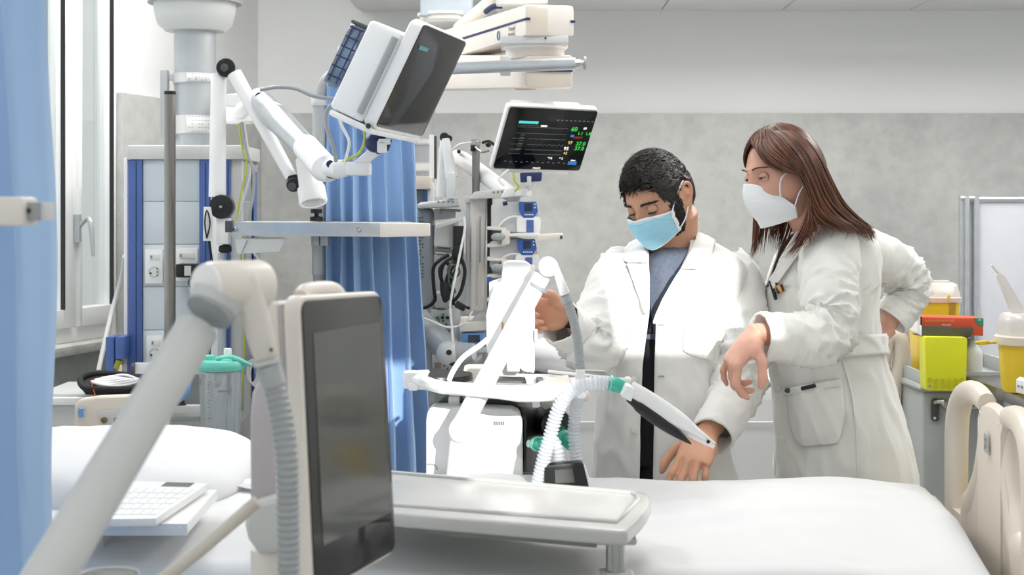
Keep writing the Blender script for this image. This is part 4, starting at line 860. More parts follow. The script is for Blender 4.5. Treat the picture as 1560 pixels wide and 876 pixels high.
# breathing hoses
tag(obj('breathing_hose', corrug([P(820,735,2.80),P(828,700,2.79),P(838,665,2.78),P(850,625,2.77),P(866,600,2.76),P(890,586,2.75),P(930,583,2.75)], .0105, .004, .0075), TUBE), 'clear corrugated breathing hose arching up from the ventilator to the teal connector', 'hose', 'clear corrugated breathing hoses')
tag(obj('breathing_hose', corrug([P(888,740,2.86),P(878,700,2.86),P(874,660,2.86),P(878,620,2.85),P(884,600,2.83)], .0095, .0038, .0075), TUBE), 'clear corrugated breathing hose hanging straight down behind the small black screen', 'hose', 'clear corrugated breathing hoses')
tag(obj('breathing_hose', corrug([P(838,668,2.84),P(848,678,2.82),P(852,700,2.82),P(850,740,2.82)], .0085, .0036, .0075), TUBE), 'short clear corrugated hose curving down from the lower teal connector', 'hose', 'clear corrugated breathing hoses')
t = thing('hose_connector', 'teal connector at the top end of the breathing hose, joining the white flow pouch', 'connector', P(940,588,2.74))
obj('body', MB().tube([P(927,583,2.75),P(938,586,2.75),P(953,592,2.75)], [.0125,.0145,.0115], 16), TEALC, t); obj('ring', MB().tube([P(929,583.5,2.75),P(932,584,2.75)], .0155, 16), TEAL, t)
for a_, c_, lb in (((808,676,2.90),(827,677,2.84),'teal connector on the black side of the ventilator, left of the hose'), ((852,652,3.05),(868,678,2.88),'teal connector slanting down behind the breathing hoses')):
    t = thing('hose_connector', lb, 'connector', P(*c_)); A, B = P(*a_), P(*c_)
    obj('body', MB().tube([A, A.lerp(B,.4), A.lerp(B,.5), B], [.009,.0105,.014,.011], 16), TEALC, t); obj('collar', MB().tube([A.lerp(B,.55), A.lerp(B,.7)], .0155, 16), TEAL, t)
t = thing('test_lung', 'white and black pouch with a pointed end hanging across the man\'s coat', 'test lung', P(1020,640,2.72))
D = 2.72
obj('neck_clamp', MB().slab([P(946,604,D-.02),P(962,613,D-.02),P(967,592,D-.02),P(955,586,D-.02)], (0,.05,0), .004), WHITE, t)
def leaf(a, c, wid, th, n=18, tw=0):
    A, B = P(*a), P(*c); ax = (B-A); L = ax.length; ax.normalize(); u = V((-ax.z,0,ax.x)); mb = MB(); rs = []
    for i in range(n+1):
        f = i/n; wd = wid(f); rs.append([A+ax*(L*f)+u*(wd[0]*math.cos(k*math.pi/6)+wd[1]) + V((0,th*math.sin(k*math.pi/6)*min(1, wd[0]/.01),0)) for k in range(12)])
    return mb.rings(rs)
obj('upper_leaf', leaf((958,592,D),(1089,677,D), lambda f: (.0155*math.sin(math.pi*min(1,.28+.72*f))**.7*(1 if f < .6 else 1-.75*(f-.6)/.4)+.0015, .002), .006), WHITE, t)
obj('lower_leaf', leaf((954,610,D+.02),(1088,681,D+.004), lambda f: (.0035+.004*math.sin(math.pi*f), 0), .004), WHITE, t)
obj('bag', leaf((962,600,D+.004),(1058,670,D+.004), lambda f: (.012*math.sin(math.pi*(.18+.82*f))**.8*(1.0 if f > .12 else .8)+.001, -.010), .012), BLACK, t)
obj('tip_rivet', MB().cyl(P(1079,673,D-.012), P(1079,673,D), .0035, n=12), BLACK, t)
t = thing('handheld_display', 'small black display unit with a grey screen leaning by the breathing hoses', 'display', P(860,740,2.78))
obj('housing', MB().prism([P(830,745,2.78),P(829,714,2.78),P(834,709,2.78),P(884,704,2.78),P(889,707,2.78),P(898,745,2.78)], (0,.03,0), .003), BLACK, t)
obj('screen', MB().slab([P(846,736,2.779),P(876,735,2.779),P(872,714,2.779),P(845,716,2.779)], (0,-.001,0)), SCRG2, t)
tag(obj('cable', MB().tube([P(x,y,2.9) for x,y in [(886,704),(893,722),(897,745)]], .004, 8, smooth=4), WHITE), 'white cable beside the small black display unit', 'cable')
t = thing('humidifier_cap', 'black cylinder and white fittings at the upper right corner of the ventilator body', 'medical device', P(845,660,3.2))
obj('cylinder', MB().cyl(P(832,640,3.2), P(848,648,3.05), .034, n=24, bev=.006), BLACK, t)
obj('ring', MB().cyl(P(846,660,3.02), P(850,664,3.0), .02, n=24), DGREY, t)
obj('bracket', MB().slab([P(823,620,3.1),P(838,632,3.1),P(844,606,3.1),P(826,602,3.1)], (0,.05,0), .004), WARM, t)
for x, y in ((876,603),(893,604)): tag(obj('hose_hook', MB().ball(P(x,y,2.84), (.009,.009,.011)), CREAM), 'round cream hose clip %s under the support rod' % ('left' if x < 880 else 'right'), 'clip', 'round hose clips')

# ------------------------------------------------------------------ foreground ventilator
t = thing('ventilator', 'large ventilator display in the foreground seen at an angle with a dark grey screen', 'ventilator', P(500,1500,1.9))
d1, d2 = 1.72, 1.93
A, B, Cc, Dd = P(463,458,d1), P(583,450,d2), P(603,826,d2), P(484,886,d1)
# plane of the screen
ws_ = B-A; hs_ = Dd-A; hs_ = V((hs_.x, hs_.y*0, hs_.z)); 
def F_(u, v, o=0): 
    tp = A.lerp(B, u); bo = P(484,900,d1).lerp(P(604,832,d2), u); return tp.lerp(bo, v)+nf*o
nf = ws_.cross(P(484,900,d1)-A).normalized()
if nf.y > 0: nf = -nf
obj('bezel', MB().prism(rquad(lambda u, v: F_(u, v, -.004), -.05, 1.03, -.018, 1.03, .09, .06), -nf*.020, .006, 3), WARM, t)
sc = obj('screen', MB().prism(rquad(lambda u, v: F_(u, v, -.006), -.005, 1.01, .0, 1.015, .07, .045), nf*.004, .001), SCREEN if False else mat('dark_grey_glass','#2b2b2a',.06,var=.03,spec=.5), t)
obj('display_area', MB().slab([F_(.10,.115,-.0018),F_(.95,.105,-.0018),F_(.95,.86,-.0018),F_(.10,.86,-.0018)], nf*.0006), SCRG2, sc)
obj('rear_rim', MB().slab([F_(-.04,.01,-.024),F_(.98,.0,-.024),F_(.98,1.0,-.024),F_(-.04,1.0,-.024)], -nf*.006, .002), mat('mauve_grey_plastic','#b9b3b6',.45), t)
obj('rear_housing', MB().slab([F_(-.04,.0,-.030),F_(.92,-.01,-.030),F_(.92,1.0,-.030),F_(-.04,1.0,-.030)], -nf*.016, .007, 4), WARM, t)
obj('top_handle', MB().tube([F_(.22,-.012,-.03),F_(.30,-.032,-.03),F_(.58,-.034,-.03),F_(.68,-.012,-.03)], .010, 12, smooth=5), WARM, t)
b = MB(); b.prism([P(x,y,1.97) for x,y in ((381,766),(380,640),(383,600),(392,582),(410,578),(420,600),(420,770))], (0,.05,0), .010, 3); obj('side_cover', b, mat('lilac_grey_plastic','#c0bbc0',.45), t)
b = MB(); b.prism([P(x,y,1.93) for x,y in ((376,822),(371,800),(374,780),(390,766),(424,758),(452,764),(452,846),(392,848))], (0,.06,0), .014, 3); obj('display_joint', b, LGREY, t)
obj('stand_column', MB().cyl(P(420,835,1.98), V((P(420,0,1.98).x,1.98,.1)), .034, n=28), WARM, t)
obj('base_edge', MB().cyl(V((P(420,0,1.98).x,1.98,.06)), V((P(420,0,1.98).x,1.98,.10)), .18, n=28, bev=.01), WARM, t)
t2 = thing('tube_support_arm', 'large out-of-focus white arm with a round elbow crossing the foreground diagonally', 'arm', P(60,876,1.5))
E = P(347,437,1.59)
obj('lower_arm', MB().tube([P(40,935,1.34), E+V((-.03,-.02,-.045))], [.0245,.0235], 24, asp=1.0), LGREY, t2)
obj('arm_band', MB().tube([P(318,477,1.56), P(324,468,1.565)], .0265, 24), GREY, t2)
obj('arm_cap', MB().tube([P(322,470,1.565), P(332,452,1.57)], [.026,.03], 24), LGREY, t2)
ea = V((.66,.75,0))
obj('elbow_joint', MB().cyl(E-ea*.030, E+ea*.050, .0285, n=44, bev=.007), WARM, t2)
obj('elbow_cap', MB().cyl(E-ea*.0315, E-ea*.026, .0265, n=44, bev=.001), WHITE, t2)
obj('drop_arm', MB().hexa([P(388,558,1.6),P(427,548,1.6),P(425,546,1.65),P(390,556,1.65),P(350,432,1.57),P(392,410,1.58),P(394,410,1.65),P(356,430,1.65)], .012, 3), WARM, t2)
obj('drop_arm_end', MB().hexa([P(387,562,1.595),P(430,552,1.595),P(428,552,1.655),P(390,562,1.655),P(384,554,1.595),P(427,545,1.595),P(427,545,1.655),P(388,554,1.655)], .004), LGREY, t2)
obj('arm_screw', MB().cyl(P(413,533,1.597), P(413,533,1.59), .002, n=10), INK, t2)
obj('hose_collar', MB().tube([P(408,558,1.61), P(419,588,1.61)], [.0150,.0135], 20), SILVER, t2)
obj('grey_hose', corrug([P(418,586,1.61),P(430,640,1.6),P(437,700,1.59),P(439,770,1.59),P(441,930,1.59)], .0112, .0018, .0075, 18), GREY, t2)
tag(obj('beige_hose', MB().tube([P(x,y,1.75) for x,y in [(392,764),(350,800),(300,842),(240,890),(200,930)]], .008, 14, smooth=5), mat('beige_rubber','#d8d0c6',.5)), 'blurred beige hose running down left below the foreground ventilator', 'hose')
t = thing('foreground_bowl', 'dark round rim just showing at the bottom left in front of the bed', 'bowl', P(165,900,1.7))
obj('rim', MB().lathe([(.030,-.03),(.033,-.002),(.035,.0),(.036,-.03)], P(165,873,1.66), n=36), LGREY, t); obj('inside', MB().lathe([(.0,.0),(.031,-.002)], P(165,873.5,1.66), n=36, cap=False), DGREY, t)
# ------------------------------------------------------------------ near bed
YAW = math.radians(8)
BU = V((-math.cos(YAW), math.sin(YAW), 0)); BV = V((math.sin(YAW), math.cos(YAW), 0))   # head direction, far-side direction
BO = V((.845, 2.55, 0))                                                                    # middle of the foot end
def Bp(u, v, z): return BO+BU*u+BV*v+V((0,0,z))
ZB = 1.066
t = thing('hospital_bed', 'near hospital bed with cream end boards and white linen in front of the two people', 'bed', Bp(1.0, 0, 0))
def sm(x, a, b):
    x = max(0, min(1, (x-a)/(b-a))); return x*x*(3-2*x)
def bedh(u, v):                       # height of the duvet
    a = abs(v+.085)/.345
    h = ZB - .014*a**2.5
    h += .030*math.exp(-((u-.30)/.24)**2)*(1-.5*a)*1.0
    h += .020*noise.noise((u*2.3, v*3.1, .4)) + .007*noise.noise((u*6, v*8, 2.0)) + .004*max(0, 1-abs(noise.noise((u*3+v*2, v*4-u, 5.0)))*7)
    h += .007*math.exp(-((v+.10+.25*(u-.5)+.05*math.sin(5*u))/.035)**2)*sm(u,.05,.4)
    h += .006*math.exp(-((v-.12-.35*(u-.2))/.03)**2)*sm(u,.0,.2)*(1-sm(u,.6,1.0))
    h -= .05*sm(.10-u, 0, .10)**1.5*2.0
    return h
def duv(i, j):
    u = .02+2.03*i; s_ = (j-.5)*2; W = .35
    if abs(s_) <= .62: v = -.085+s_/.62*W; return Bp(u, v, bedh(u, v)) 
    k = (abs(s_)-.62)/.38; sg = 1 if s_ > 0 else -1
    r = .04; ang = min(1, k/.25)*math.pi/2
    z = bedh(u, -.085+sg*W) - r*(1-math.cos(ang)) - max(0, k-.25)*.55
    v = -.085+sg*(W + r*math.sin(ang) + .010*math.sin(u*16+sg)*max(0, k-.2))
    return Bp(u, v, z)
b = MB(); b.grid(duv, 150, 110); dv = obj('duvet', b, SHEET, t)
obj('mattress', MB().box(Bp(1.04,-.085,ZB-.16), (2.0,.68,.14), Matrix.Rotation(-YAW,3,'Z'), .03, 3), SHEET, t)
obj('bed_frame', MB().box(Bp(1.04,-.085,ZB-.27), (2.04,.70,.07), Matrix.Rotation(-YAW,3,'Z'), .01), LGREY, t)
for u in (.45, 1.6):
    obj('lift_column', MB().box(Bp(u,0,.50), (.16,.22,.62), Matrix.Rotation(-YAW,3,'Z'), .01), LGREY, t)
obj('undercarriage', MB().box(Bp(1.03,0,.19), (1.7,.5,.08), Matrix.Rotation(-YAW,3,'Z'), .02), LGREY, t)
for u in (.2,1.85):
    for v in (-.3,.3):
        c = Bp(u,v,.07); obj('caster', MB().cyl(c-V((0,.02,0)), c+V((0,.02,0)), .07, n=22, bev=.006), RUBBER, t)
# foot board: moulded panel with two hand loops, seen edge-on
def fb(v, z, x=0): # board coordinate: bulges away from the bed in the middle
    bul = .022*(1-(v/.46)**2)
    return Bp(-.012-bul+x, v, z)
FZ0, FZ1 = .62, 1.232
def fb_prof(v):    # top edge
    return FZ1 - .012 - .03*(abs(v)/.46)**2
b = MB()
def fbgrid(side):
    def f(i, j):
        v = -.40+.80*i; z = FZ0+(fb_prof(v)-.055-FZ0)*j
        return fb(v, z, (-.018 if side else .018))
    return f
rs = []
for i in range(25):
    v = .0+.20*i/24; zt = 1.235+.012*math.cos((v-.1)/.1*1.5); th = .017
    rs.append([fb(v,FZ0,-th), fb(v,zt-.03,-th), fb(v,zt-.008,-th*.7), fb(v,zt,0), fb(v,zt-.008,th*.7), fb(v,zt-.03,th), fb(v,FZ0,th)])
b.rings(rs); obj('foot_board', b, CREAM, t)
for sg in (1,-1):
    fb0 = (lambda v, z, x=0: fb(v, z, x)) if sg > 0 else (lambda v, z, x=0: fb(-(abs(v)-.21), z, x))
    # outer upright and hand loop
    L = [(sg*.20,1.235),(sg*.27,1.243),(sg*.345,1.238),(sg*.405,1.215),(sg*.440,1.165),(sg*.447,1.08),(sg*.445,.90),(sg*.44,.62)]
    b = MB(); b.tube([fb0(v,z) for v, z in L], [.020,.0225,.024,.0255,.0265,.0265,.026,.026], 16, smooth=5, asp=.9); obj('hand_loop', b, CREAM, t)
    L2 = [(sg*.185,1.22),(sg*.20,1.16),(sg*.235,1.09),(sg*.285,1.035),(sg*.325,.98),(sg*.33,.62)]
    b = MB(); b.tube([fb0(v,z) for v, z in L2], [.024,.024,.026,.030,.03,.03], 16, smooth=5, asp=.7)
    obj('inner_upright', b, CREAM, t)
    rs = []
    for i in range(13):
        v = sg*(.20+.24*i/12); zt = .99 if abs(v) > .33 else 1.17-(abs(v)-.2)*1.35
        rs.append([fb0(v,FZ0,-.014), fb0(v,zt,-.014), fb0(v,zt,.014), fb0(v,FZ0,.014)])
    b = MB(); b.rings(rs); obj('lower_panel', b, CREAM, t)
obj('side_board', MB().hexa([fb(-.44,FZ0,-.014),fb(-.22,FZ0,-.014),fb(-.22,FZ0,.014),fb(-.44,FZ0,.014),fb(-.44,1.0,-.014),fb(-.22,1.05,-.014),fb(-.22,1.05,.014),fb(-.44,1.0,.014)], .006), CREAM, t)
c = fb(.10,1.175,.022); e1 = (fb(.09,1.175,.022)-fb(.11,1.175,.022)).normalized()
pl = MB(); pl.slab([c-e1*.016-ZR*.019, c+e1*.016-ZR*.019, c+e1*.016+ZR*.019, c-e1*.016+ZR*.019], BU*.001); pp = obj('symbol_plate', pl, LGREY, t)
sy = MB()
for a_, q_ in (((-.012,-.015),(.012,-.015)),((.012,-.015),(.012,.015)),((.012,.015),(-.012,.015)),((-.012,.015),(-.012,-.015)),((-.008,-.009),(.008,.009)),((-.008,.003),(.002,.011)),((-.004,-.011),(.008,-.002))):
    sy.tube([c+e1*a_[0]+ZR*a_[1]+BU*.0012, c+e1*q_[0]+ZR*q_[1]+BU*.0012], .0009, 4)
obj('symbol', sy, GINK, pp)
# head board at the window side
b = MB(); rs = []
for i in range(21):
    v = -.44+.88*i/20; zt = 1.20+.03*math.cos(v/.44*1.5)
    rs.append([Bp(2.06,v,.62), Bp(2.06,v,zt-.02), Bp(2.08,v,zt), Bp(2.11,v,zt-.02), Bp(2.11,v,.62)])
b.rings(rs); obj('head_board', b, CREAM, t)
# far side rail panel, cream with blue grips and two screws
D = 3.38
b = MB(); out = [P(x,y,D) for x,y in ((112,668),(112,618),(120,608),(150,604),(196,602),(228,607),(252,618),(254,668))]
sr = obj('side_rail', b.prism(out, (0,.035,0), .010, 3), CREAM, t)
obj('rail_inset', MB().prism([P(x,y,D-.002) for x,y in ((150,626),(190,624),(186,640),(178,664),(160,660),(158,648))], (0,-.004,0), .0015), LGREY, sr)
for x in (159, 178): obj('screw', MB().lathe([(.0075,0),(.0075,.004),(.004,.005),(.003,.003),(0,.003)], P(x,640,D-.006), (0,-1,0), 18), mat('brass_screw','#8a7a58',.4,.6) if x == 159 else MATS['brass_screw'], sr)
obj('blue_grip', MB().tube([P(124,636,D-.01),P(122,628,D-.01),P(124,622,D-.01)], .006, 8), SKYB, sr)
obj('blue_grip', MB().tube([P(249,620,D-.02),P(262,607,D-.02),P(276,598,D-.02),P(281,586,D-.02),P(280,574,D-.02),P(270,570,D-.02)], [.012,.016,.018,.016,.013,.008], 12, smooth=4), SKYB, sr)
# pillow
def pil(i, j):
    a = i*2*math.pi; e = math.sin(math.pi*j); w_, l_ = .25, .33
    v = -math.cos(math.pi*j)
    ca, sa = math.cos(a), math.sin(a); pw = .55
    x = l_*math.copysign(abs(ca)**pw, ca)*e**.35; y = w_*math.copysign(abs(sa)**pw, sa)*e**.35
    z = .066*v*e**.0*(1-.45*max(abs(x/l_),abs(y/w_))**3) + .006*noise.noise((x*9,y*11,v*2))
    if abs(v) < .999: z = .066*math.copysign(abs(v)**.8, v)*(1-.30*(abs(x/l_)**3)) + .009*noise.noise((x*7,y*8,v*2)) + .0025*noise.noise((x*30,y*22,v*2))
    if v < 0: z *= .6
    return Bp(1.70,.06,ZB+.014)+BU*x+BV*y+V((0,0,z+.012*(y/w_)))
b = MB(); b.grid(pil, 72, 36, cu=True); bmesh.ops.remove_doubles(b.bm, verts=b.bm.verts, dist=.0008)
tag(obj('pillow', b, SHEET), 'plump white pillow at the head of the near bed, left side', 'pillow')
b = MB(); b.grid(lambda i, j: Bp(1.18+.34*i, -.02+.12*j, ZB+.012+.010*noise.noise((i*5,j*4,1))+.008*abs(math.sin(i*7+j*3))), 40, 20)
tag(obj('plastic_bag', b, PLASTIC_FILM, solid=.0008), 'crumpled translucent film lying between keyboard and pillow', 'bag')
# keyboard on a tray
D = 2.15
ty = thing('keyboard_tray', 'flat white tray under the white keyboard in front of the pillow', 'tray', P(200,812,2.2))
q = [P(110,797,2.16), P(290,797,2.16), P(322,752,2.50), P(180,748,2.50)]
z_ = q[1].z; Q_ = lambda x, y, h: P(x, y, (CZ-h)*FPX/(y-HY))
zt = 1.115
q = [Q_(80,797,zt), Q_(286,797,zt), Q_(332,745,zt), Q_(150,745,zt)]
obj('tray_board', MB().slab(q, (0,0,-.018), .004), WHITE, ty)
f0, f1 = q[0], q[1]; obj('front_lip', MB().slab([f0+V((0,-.003,0)), f1+V((0,-.003,0)), f1+V((0,-.003,-.019)), f0+V((0,-.003,-.019))], (0,.004,0), .001), mat('blue_grey_lip','#dde3ec',.4), ty)
obj('front_screw', MB().cyl(f1+V((-.012,-.004,-.006)), f1+V((-.012,-.002,-.006)), .002, n=10), WHITE, ty)
obj('tray_stand', MB().box(q[0].lerp(q[3],.5)+V((.03,0,-.048)), (.05,.08,.062), bev=.004), LGREY, ty)
kb = thing('keyboard', 'white flat wipeable keyboard with a small dark touchpad on the tray', 'keyboard', (q[0]+q[2])/2)
zk = 1.131; k4 = [Q_(100,791,zk), Q_(230+8,789,zk), Q_(318,736,zk), Q_(176,731,zk)]
obj('body', MB().slab(k4, (0,0,-.013), .003), WHITE, kb)
def kp_(u, v, o=0): return (k4[0].lerp(k4[1],u)).lerp(k4[3].lerp(k4[2],u), v)+V((0,0,o))
obj('touchpad', MB().slab([kp_(.56,.86,0),kp_(.86,.86,0),kp_(.86,.98,0),kp_(.56,.98,0)], (0,0,.0006)), DGREY, kb)
n_k = 0
for r_ in range(5):
    for k in range(9):
        u0 = .06+.10*k; v0 = .08+.145*r_
        obj('key', MB().slab([kp_(u0,v0),kp_(u0+.09,v0),kp_(u0+.09,v0+.13),kp_(u0,v0+.13)], (0,0,.0013), .0008, 1), WHITE, kb); n_k += 1
# ------------------------------------------------------------------ overbed table
zt = 1.145
t = thing('overbed_table', 'white overbed table with a rounded right end standing across the near bed', 'table', P(937,1300,2.02))
Tq = lambda x, y, h=zt: P(x, y, (CZ-h)*FPX/(y-HY))
outl = [(430,758),(470,704),(600,716),(985,750),(990,756),(992,764),(986,776),(975,790),(956,808),(945,809),(600,781)]
top_ = [Tq(x,y) for x,y in outl]
obj('table_top', MB().prism(top_, (0,0,-.022), .006, 3), mat('satin_white_laminate','#c4c3c1',.22,var=.01,spec=.6), t)
ins = [(452,756),(486,712),(602,722),(962,752),(972,757),(972,764),(962,774),(940,797),(600,771)]
rp = [Tq(x,y)+V((0,0,.001)) for x,y in ins]
obj('raised_rim', MB().tube(rp, .0042, 8, closed=True), MATS['satin_white_laminate'], t)
obj('drawer', MB().prism([Tq(x,y,zt-.024) for x,y in ((600,792),(910,820),(900,800),(640,770))], (0,0,-.001)), OLIVE, t)
dr = MB(); a0, a1 = Tq(614,789,zt-.023), Tq(909,813,zt-.023)
bkv = (Tq(985,750)-Tq(956,808)).normalized()*.25
dr.hexa([a0+V((.012,0,-.022)), a1+V((0,0,-.022)), a1+bkv+V((0,0,-.022)), a0+bkv+V((.012,0,-.022)), a0, a1, a1+bkv, a0+bkv], .003); obj('under_tray', dr, OLIVE, t)
pc = P(938,826,2.13)
obj('post', MB().cyl(V((pc.x,pc.y,zt-.03)), V((pc.x,pc.y,zt-.085)), .0145, n=28), CHROME, t)
obj('post_bracket', MB().hexa([V((pc.x-.03,pc.y-.02,zt-.034)),V((pc.x+.03,pc.y-.02,zt-.034)),V((pc.x+.03,pc.y+.03,zt-.034)),V((pc.x-.03,pc.y+.03,zt-.034)),V((pc.x-.03,pc.y-.02,zt-.022)),V((pc.x+.03,pc.y-.02,zt-.022)),V((pc.x+.03,pc.y+.03,zt-.022)),V((pc.x-.03,pc.y+.03,zt-.022))], .005), CHROME, t)
obj('lower_post', MB().box((pc.x,pc.y,.60), (.055,.045,.94), bev=.009, seg=3), LGREY, t)
obj('foot', MB().box((pc.x-.3,pc.y,.10), (.75,.06,.05), bev=.01), LGREY, t)

# ------------------------------------------------------------------ suction canister, side cart with the bag, behind the pillow
D = 3.62; c = P(336,600,D); zt_, zb_ = P(0,562,D).z, P(0,668,D).z
t = thing('suction_canister', 'clear graduated suction canister with a turquoise lid beside the pillow', 'canister', (c.x,c.y,zb_))
obj('jar', MB().lathe([(.002,zb_),(.044,zb_),(.049,zb_+.01),(.053,zt_-.01),(.053,zt_)], (c.x,c.y,0), n=40, cap=False), CLEAR, t, solid=.002)
obj('inner_bag', MB().grid(lambda i, j: V((c.x+(.042+.005*math.sin(i*37+j*5)+.004*math.sin(i*88))*math.cos(i*2*math.pi), c.y+(.042+.004*math.sin(i*51+j*9))*math.sin(i*2*math.pi), zb_+.01+(zt_-zb_-.02)*j)), 60, 12, cu=True) and None or (lambda mb: (mb.grid(lambda i, j: V((c.x+(.042+.005*math.sin(int(i*60)*1.7+j*5))*math.cos(i*2*math.pi), c.y+(.042+.004*math.sin(int(i*60)*2.3+j*9))*math.sin(i*2*math.pi), zb_+.01+(zt_-zb_-.02)*j)), 60, 12, cu=True), mb)[1])(MB()), CLEAR, t)
obj('lid', MB().lathe([(.0,zt_+.006),(.054,zt_+.004),(.058,zt_-.002),(.061,zt_+.006),(.061,zt_+.014),(.057,zt_+.021),(.045,zt_+.024),(.0,zt_+.024)], (c.x,c.y,0), n=44), TEAL, t)
b = MB(); b.lathe([(.014,zt_+.02),(.014,zt_+.034),(.010,zt_+.036)], (c.x-.026,c.y-.01,0), n=18); b.tube([V((c.x-.005,c.y-.03,zt_+.028)), V((c.x+.035,c.y-.025,zt_+.030)), V((c.x+.078,c.y-.01,zt_+.010))], [.006,.008,.004], 10, smooth=3); b.ball((c.x+.02,c.y-.02,zt_+.024), (.02,.02,.008)); obj('lid_fittings', b, TEAL, t)
obj('white_spout', MB().cyl((c.x+.018,c.y,zt_+.02), (c.x+.018,c.y,zt_+.052), .010, n=18, bev=.003), WHITE, t)
b = MB()
for k in range(16):
    z = zb_+.012+k*.009; a0 = -.45; w_ = .22 if k % 5 == 0 else .12
    b.grid(lambda u, v: V((c.x+.0536*math.sin(a0+w_*u), c.y-.0536*math.cos(a0+w_*u), z+.0012*v)), 4, 2)
for q_ in range(6):
    b.grid(lambda u, v: V((c.x+.0536*math.sin(.10+.09*q_+.05*u), c.y-.0536*math.cos(.10+.09*q_+.05*u), zt_-.052+.005*v)), 3, 2)
obj('graduation', b, GINK, t)
obj('holder_ring', MB().box((c.x,c.y+.07,zt_-.03), (.05,.04,.05), bev=.004), LGREY, t)
obj('holder_arm', MB().tube([V((c.x,c.y+.07,zt_-.03)), V((c.x-.02,c.y+.25,zt_-.035)), V((P(325,0,4.1).x,4.11,P(0,561,4.1).z))], .010, 10), GREY, t)
c2 = P(310,545,3.75)
t = thing('small_canister', 'small clear jar with a blue cap behind the suction canister', 'canister', (c2.x,c2.y,P(0,556,3.75).z))
obj('jar', MB().cyl((c2.x,c2.y,P(0,556,3.75).z), (c2.x,c2.y,P(0,535,3.75).z), .014, n=20), CLEAR, t); obj('holder_arm', MB().tube([V((c2.x,c2.y,P(0,556,3.75).z+.003)), V((c2.x-.01,4.11,P(0,557,4.1).z))], .008, 10), GREY, t); obj('cap', MB().cyl((c2.x,c2.y,P(0,536,3.75).z), (c2.x,c2.y,P(0,530,3.75).z), .016, n=20), mat('bright_blue_cap','#4aa0e0',.4), t)
# white side cart with a bag of tubing
D = 3.85
t = thing('side_cart', 'white side cart top behind the bed rail carrying the black bag of tubing', 'cart', P(170,1000,D))
obj('cart_top', MB().slab([P(60,606,D),P(228,606,D),P(222,590,D+.3),P(70,590,D+.3)], (0,0,-.02), .004), WHITE, t)
obj('cart_body', MB().box(P(150,700,D+.16)-V((0,0,.3)), (.26,.28,1.0), bev=.006), LGREY, t)
obj('frame_bar', MB().slab([P(252,630,3.9),P(305,630,3.9),P(305,618,3.9),P(252,618,3.9)], (0,.03,0), .003), LGREY, t)
obj('frame_bar', MB().cyl(P(256,700,3.9), P(256,625,3.9), .008, n=12), LGREY, t)
obj('black_knob', MB().lathe([(.008,.03),(.009,.012),(.012,.0),(.016,-.004)], P(275,617,3.86)+V((0,0,.004)), n=14), RUBBER, t)
t = thing('tubing_bag', 'open black pouch stuffed with coiled white tubing on the side cart', 'bag', P(170,594,D))
rimp = [P(122,580,3.82),P(128,573,3.86),P(150,569,3.92),P(190,571,3.95),P(214,577,3.93),P(215,586,3.84),P(200,592,3.78),P(160,593,3.76),P(130,591,3.78)]
obj('pouch_rim', MB().tube(rimp, .0085, 10, closed=True, smooth=4), RUBBER, t)
obj('pouch_base', MB().prism([p_-V((0,0,.004)) for p_ in rimp], (0,0,-.014), .003), RUBBER, t)
for k in range(5):
    cc = P(176,583,3.84); obj('coiled_tube', MB().tube([cc+V((.062*math.cos(a*.4488)*(1-.09*k)+.004*k, .045*math.sin(a*.4488)*(1-.08*k), .003*k+.004*math.sin(a+k))) for a in range(14)], .0045, 8, closed=True, smooth=3), WHITE, t)
obj('red_string', MB().tube([P(138,580,3.78),P(142,592,3.76),P(146,605,3.75)], .0014, 6, smooth=4), RED, t)
# wall sockets, small things on the back wall
t = thing('wall_socket', 'white socket plate on the concrete wall left of the blue middle curtain', 'socket', P(471,456,5.95))
obj('plate', MB().slab([P(462,456,5.97),P(482,456,5.97),P(482,436,5.97),P(462,436,5.97)], (0,-.012,0), .003), WARM, t)
b = MB()
for y in (442,446,450): b.cyl(P(472,y,5.957), P(472,y,5.952), .004, n=8)
obj('holes', b, DGREY, t)
t = thing('wall_device', 'white device edge with a black grip showing behind the man\'s right shoulder', 'medical device', P(921,430,5.0))
obj('body', MB().slab([P(915,420,5.0),P(950,420,5.0),P(950,385,5.0),P(915,386,5.0)], (0,.05,0), .012, 3), WHITE, t); obj('grip', MB().slab([P(922,412,4.995),P(934,412,4.995),P(934,388,4.995),P(923,390,4.995)], (0,.01,0), .003), BLACK, t)
obj('stand', MB().cyl(P(930,418,5.03), V((P(930,0,5.03).x,5.03,.05)), .02, n=16), LGREY, t)
obj('stand_base', MB().cyl(V((P(930,0,5.03).x,5.03,0)), V((P(930,0,5.03).x,5.03,.05)), .2, n=24, bev=.01), LGREY, t)

# ------------------------------------------------------------------ far bed behind the people
t = thing('hospital_bed', 'far hospital bed with white sheets behind the man and woman', 'bed', V((.55,5.0,0)))
def fbed(i, j):
    x = .04+1.01*i
    if j < .4: return V((x, 4.22-.012*math.sin(x*14)*(1-j*2.5)+.01*noise.noise((x*3,j*5,0)), .45+.65*(j/.4)))
    k = (j-.4)/.6; return V((x, 4.22+1.7*k, 1.10+.025*math.sin(math.pi*i)+.02*noise.noise((x*3,k*6,1))))
b = MB(); b.grid(fbed, 60, 50); obj('sheet', b, SHEET, t)
for x in (.04, 1.05): obj('sheet_side', MB().slab([V((x,4.22,.45)),V((x,5.92,.45)),V((x,5.92,1.10)),V((x,4.22,1.10))], (.004,0,0)), SHEET, t)
obj('sheet_seam', MB().tube([V((x_*.1+.05,4.205,.985)) for x_ in range(11)], .004, 6), SHEET, t)
obj('mattress', MB().box((.545,5.07,1.0), (.97,1.66,.14), bev=.03), SHEET, t)
obj('bed_frame', MB().box((.545,5.07,.80), (.95,1.66,.10), bev=.01), GREY, t)
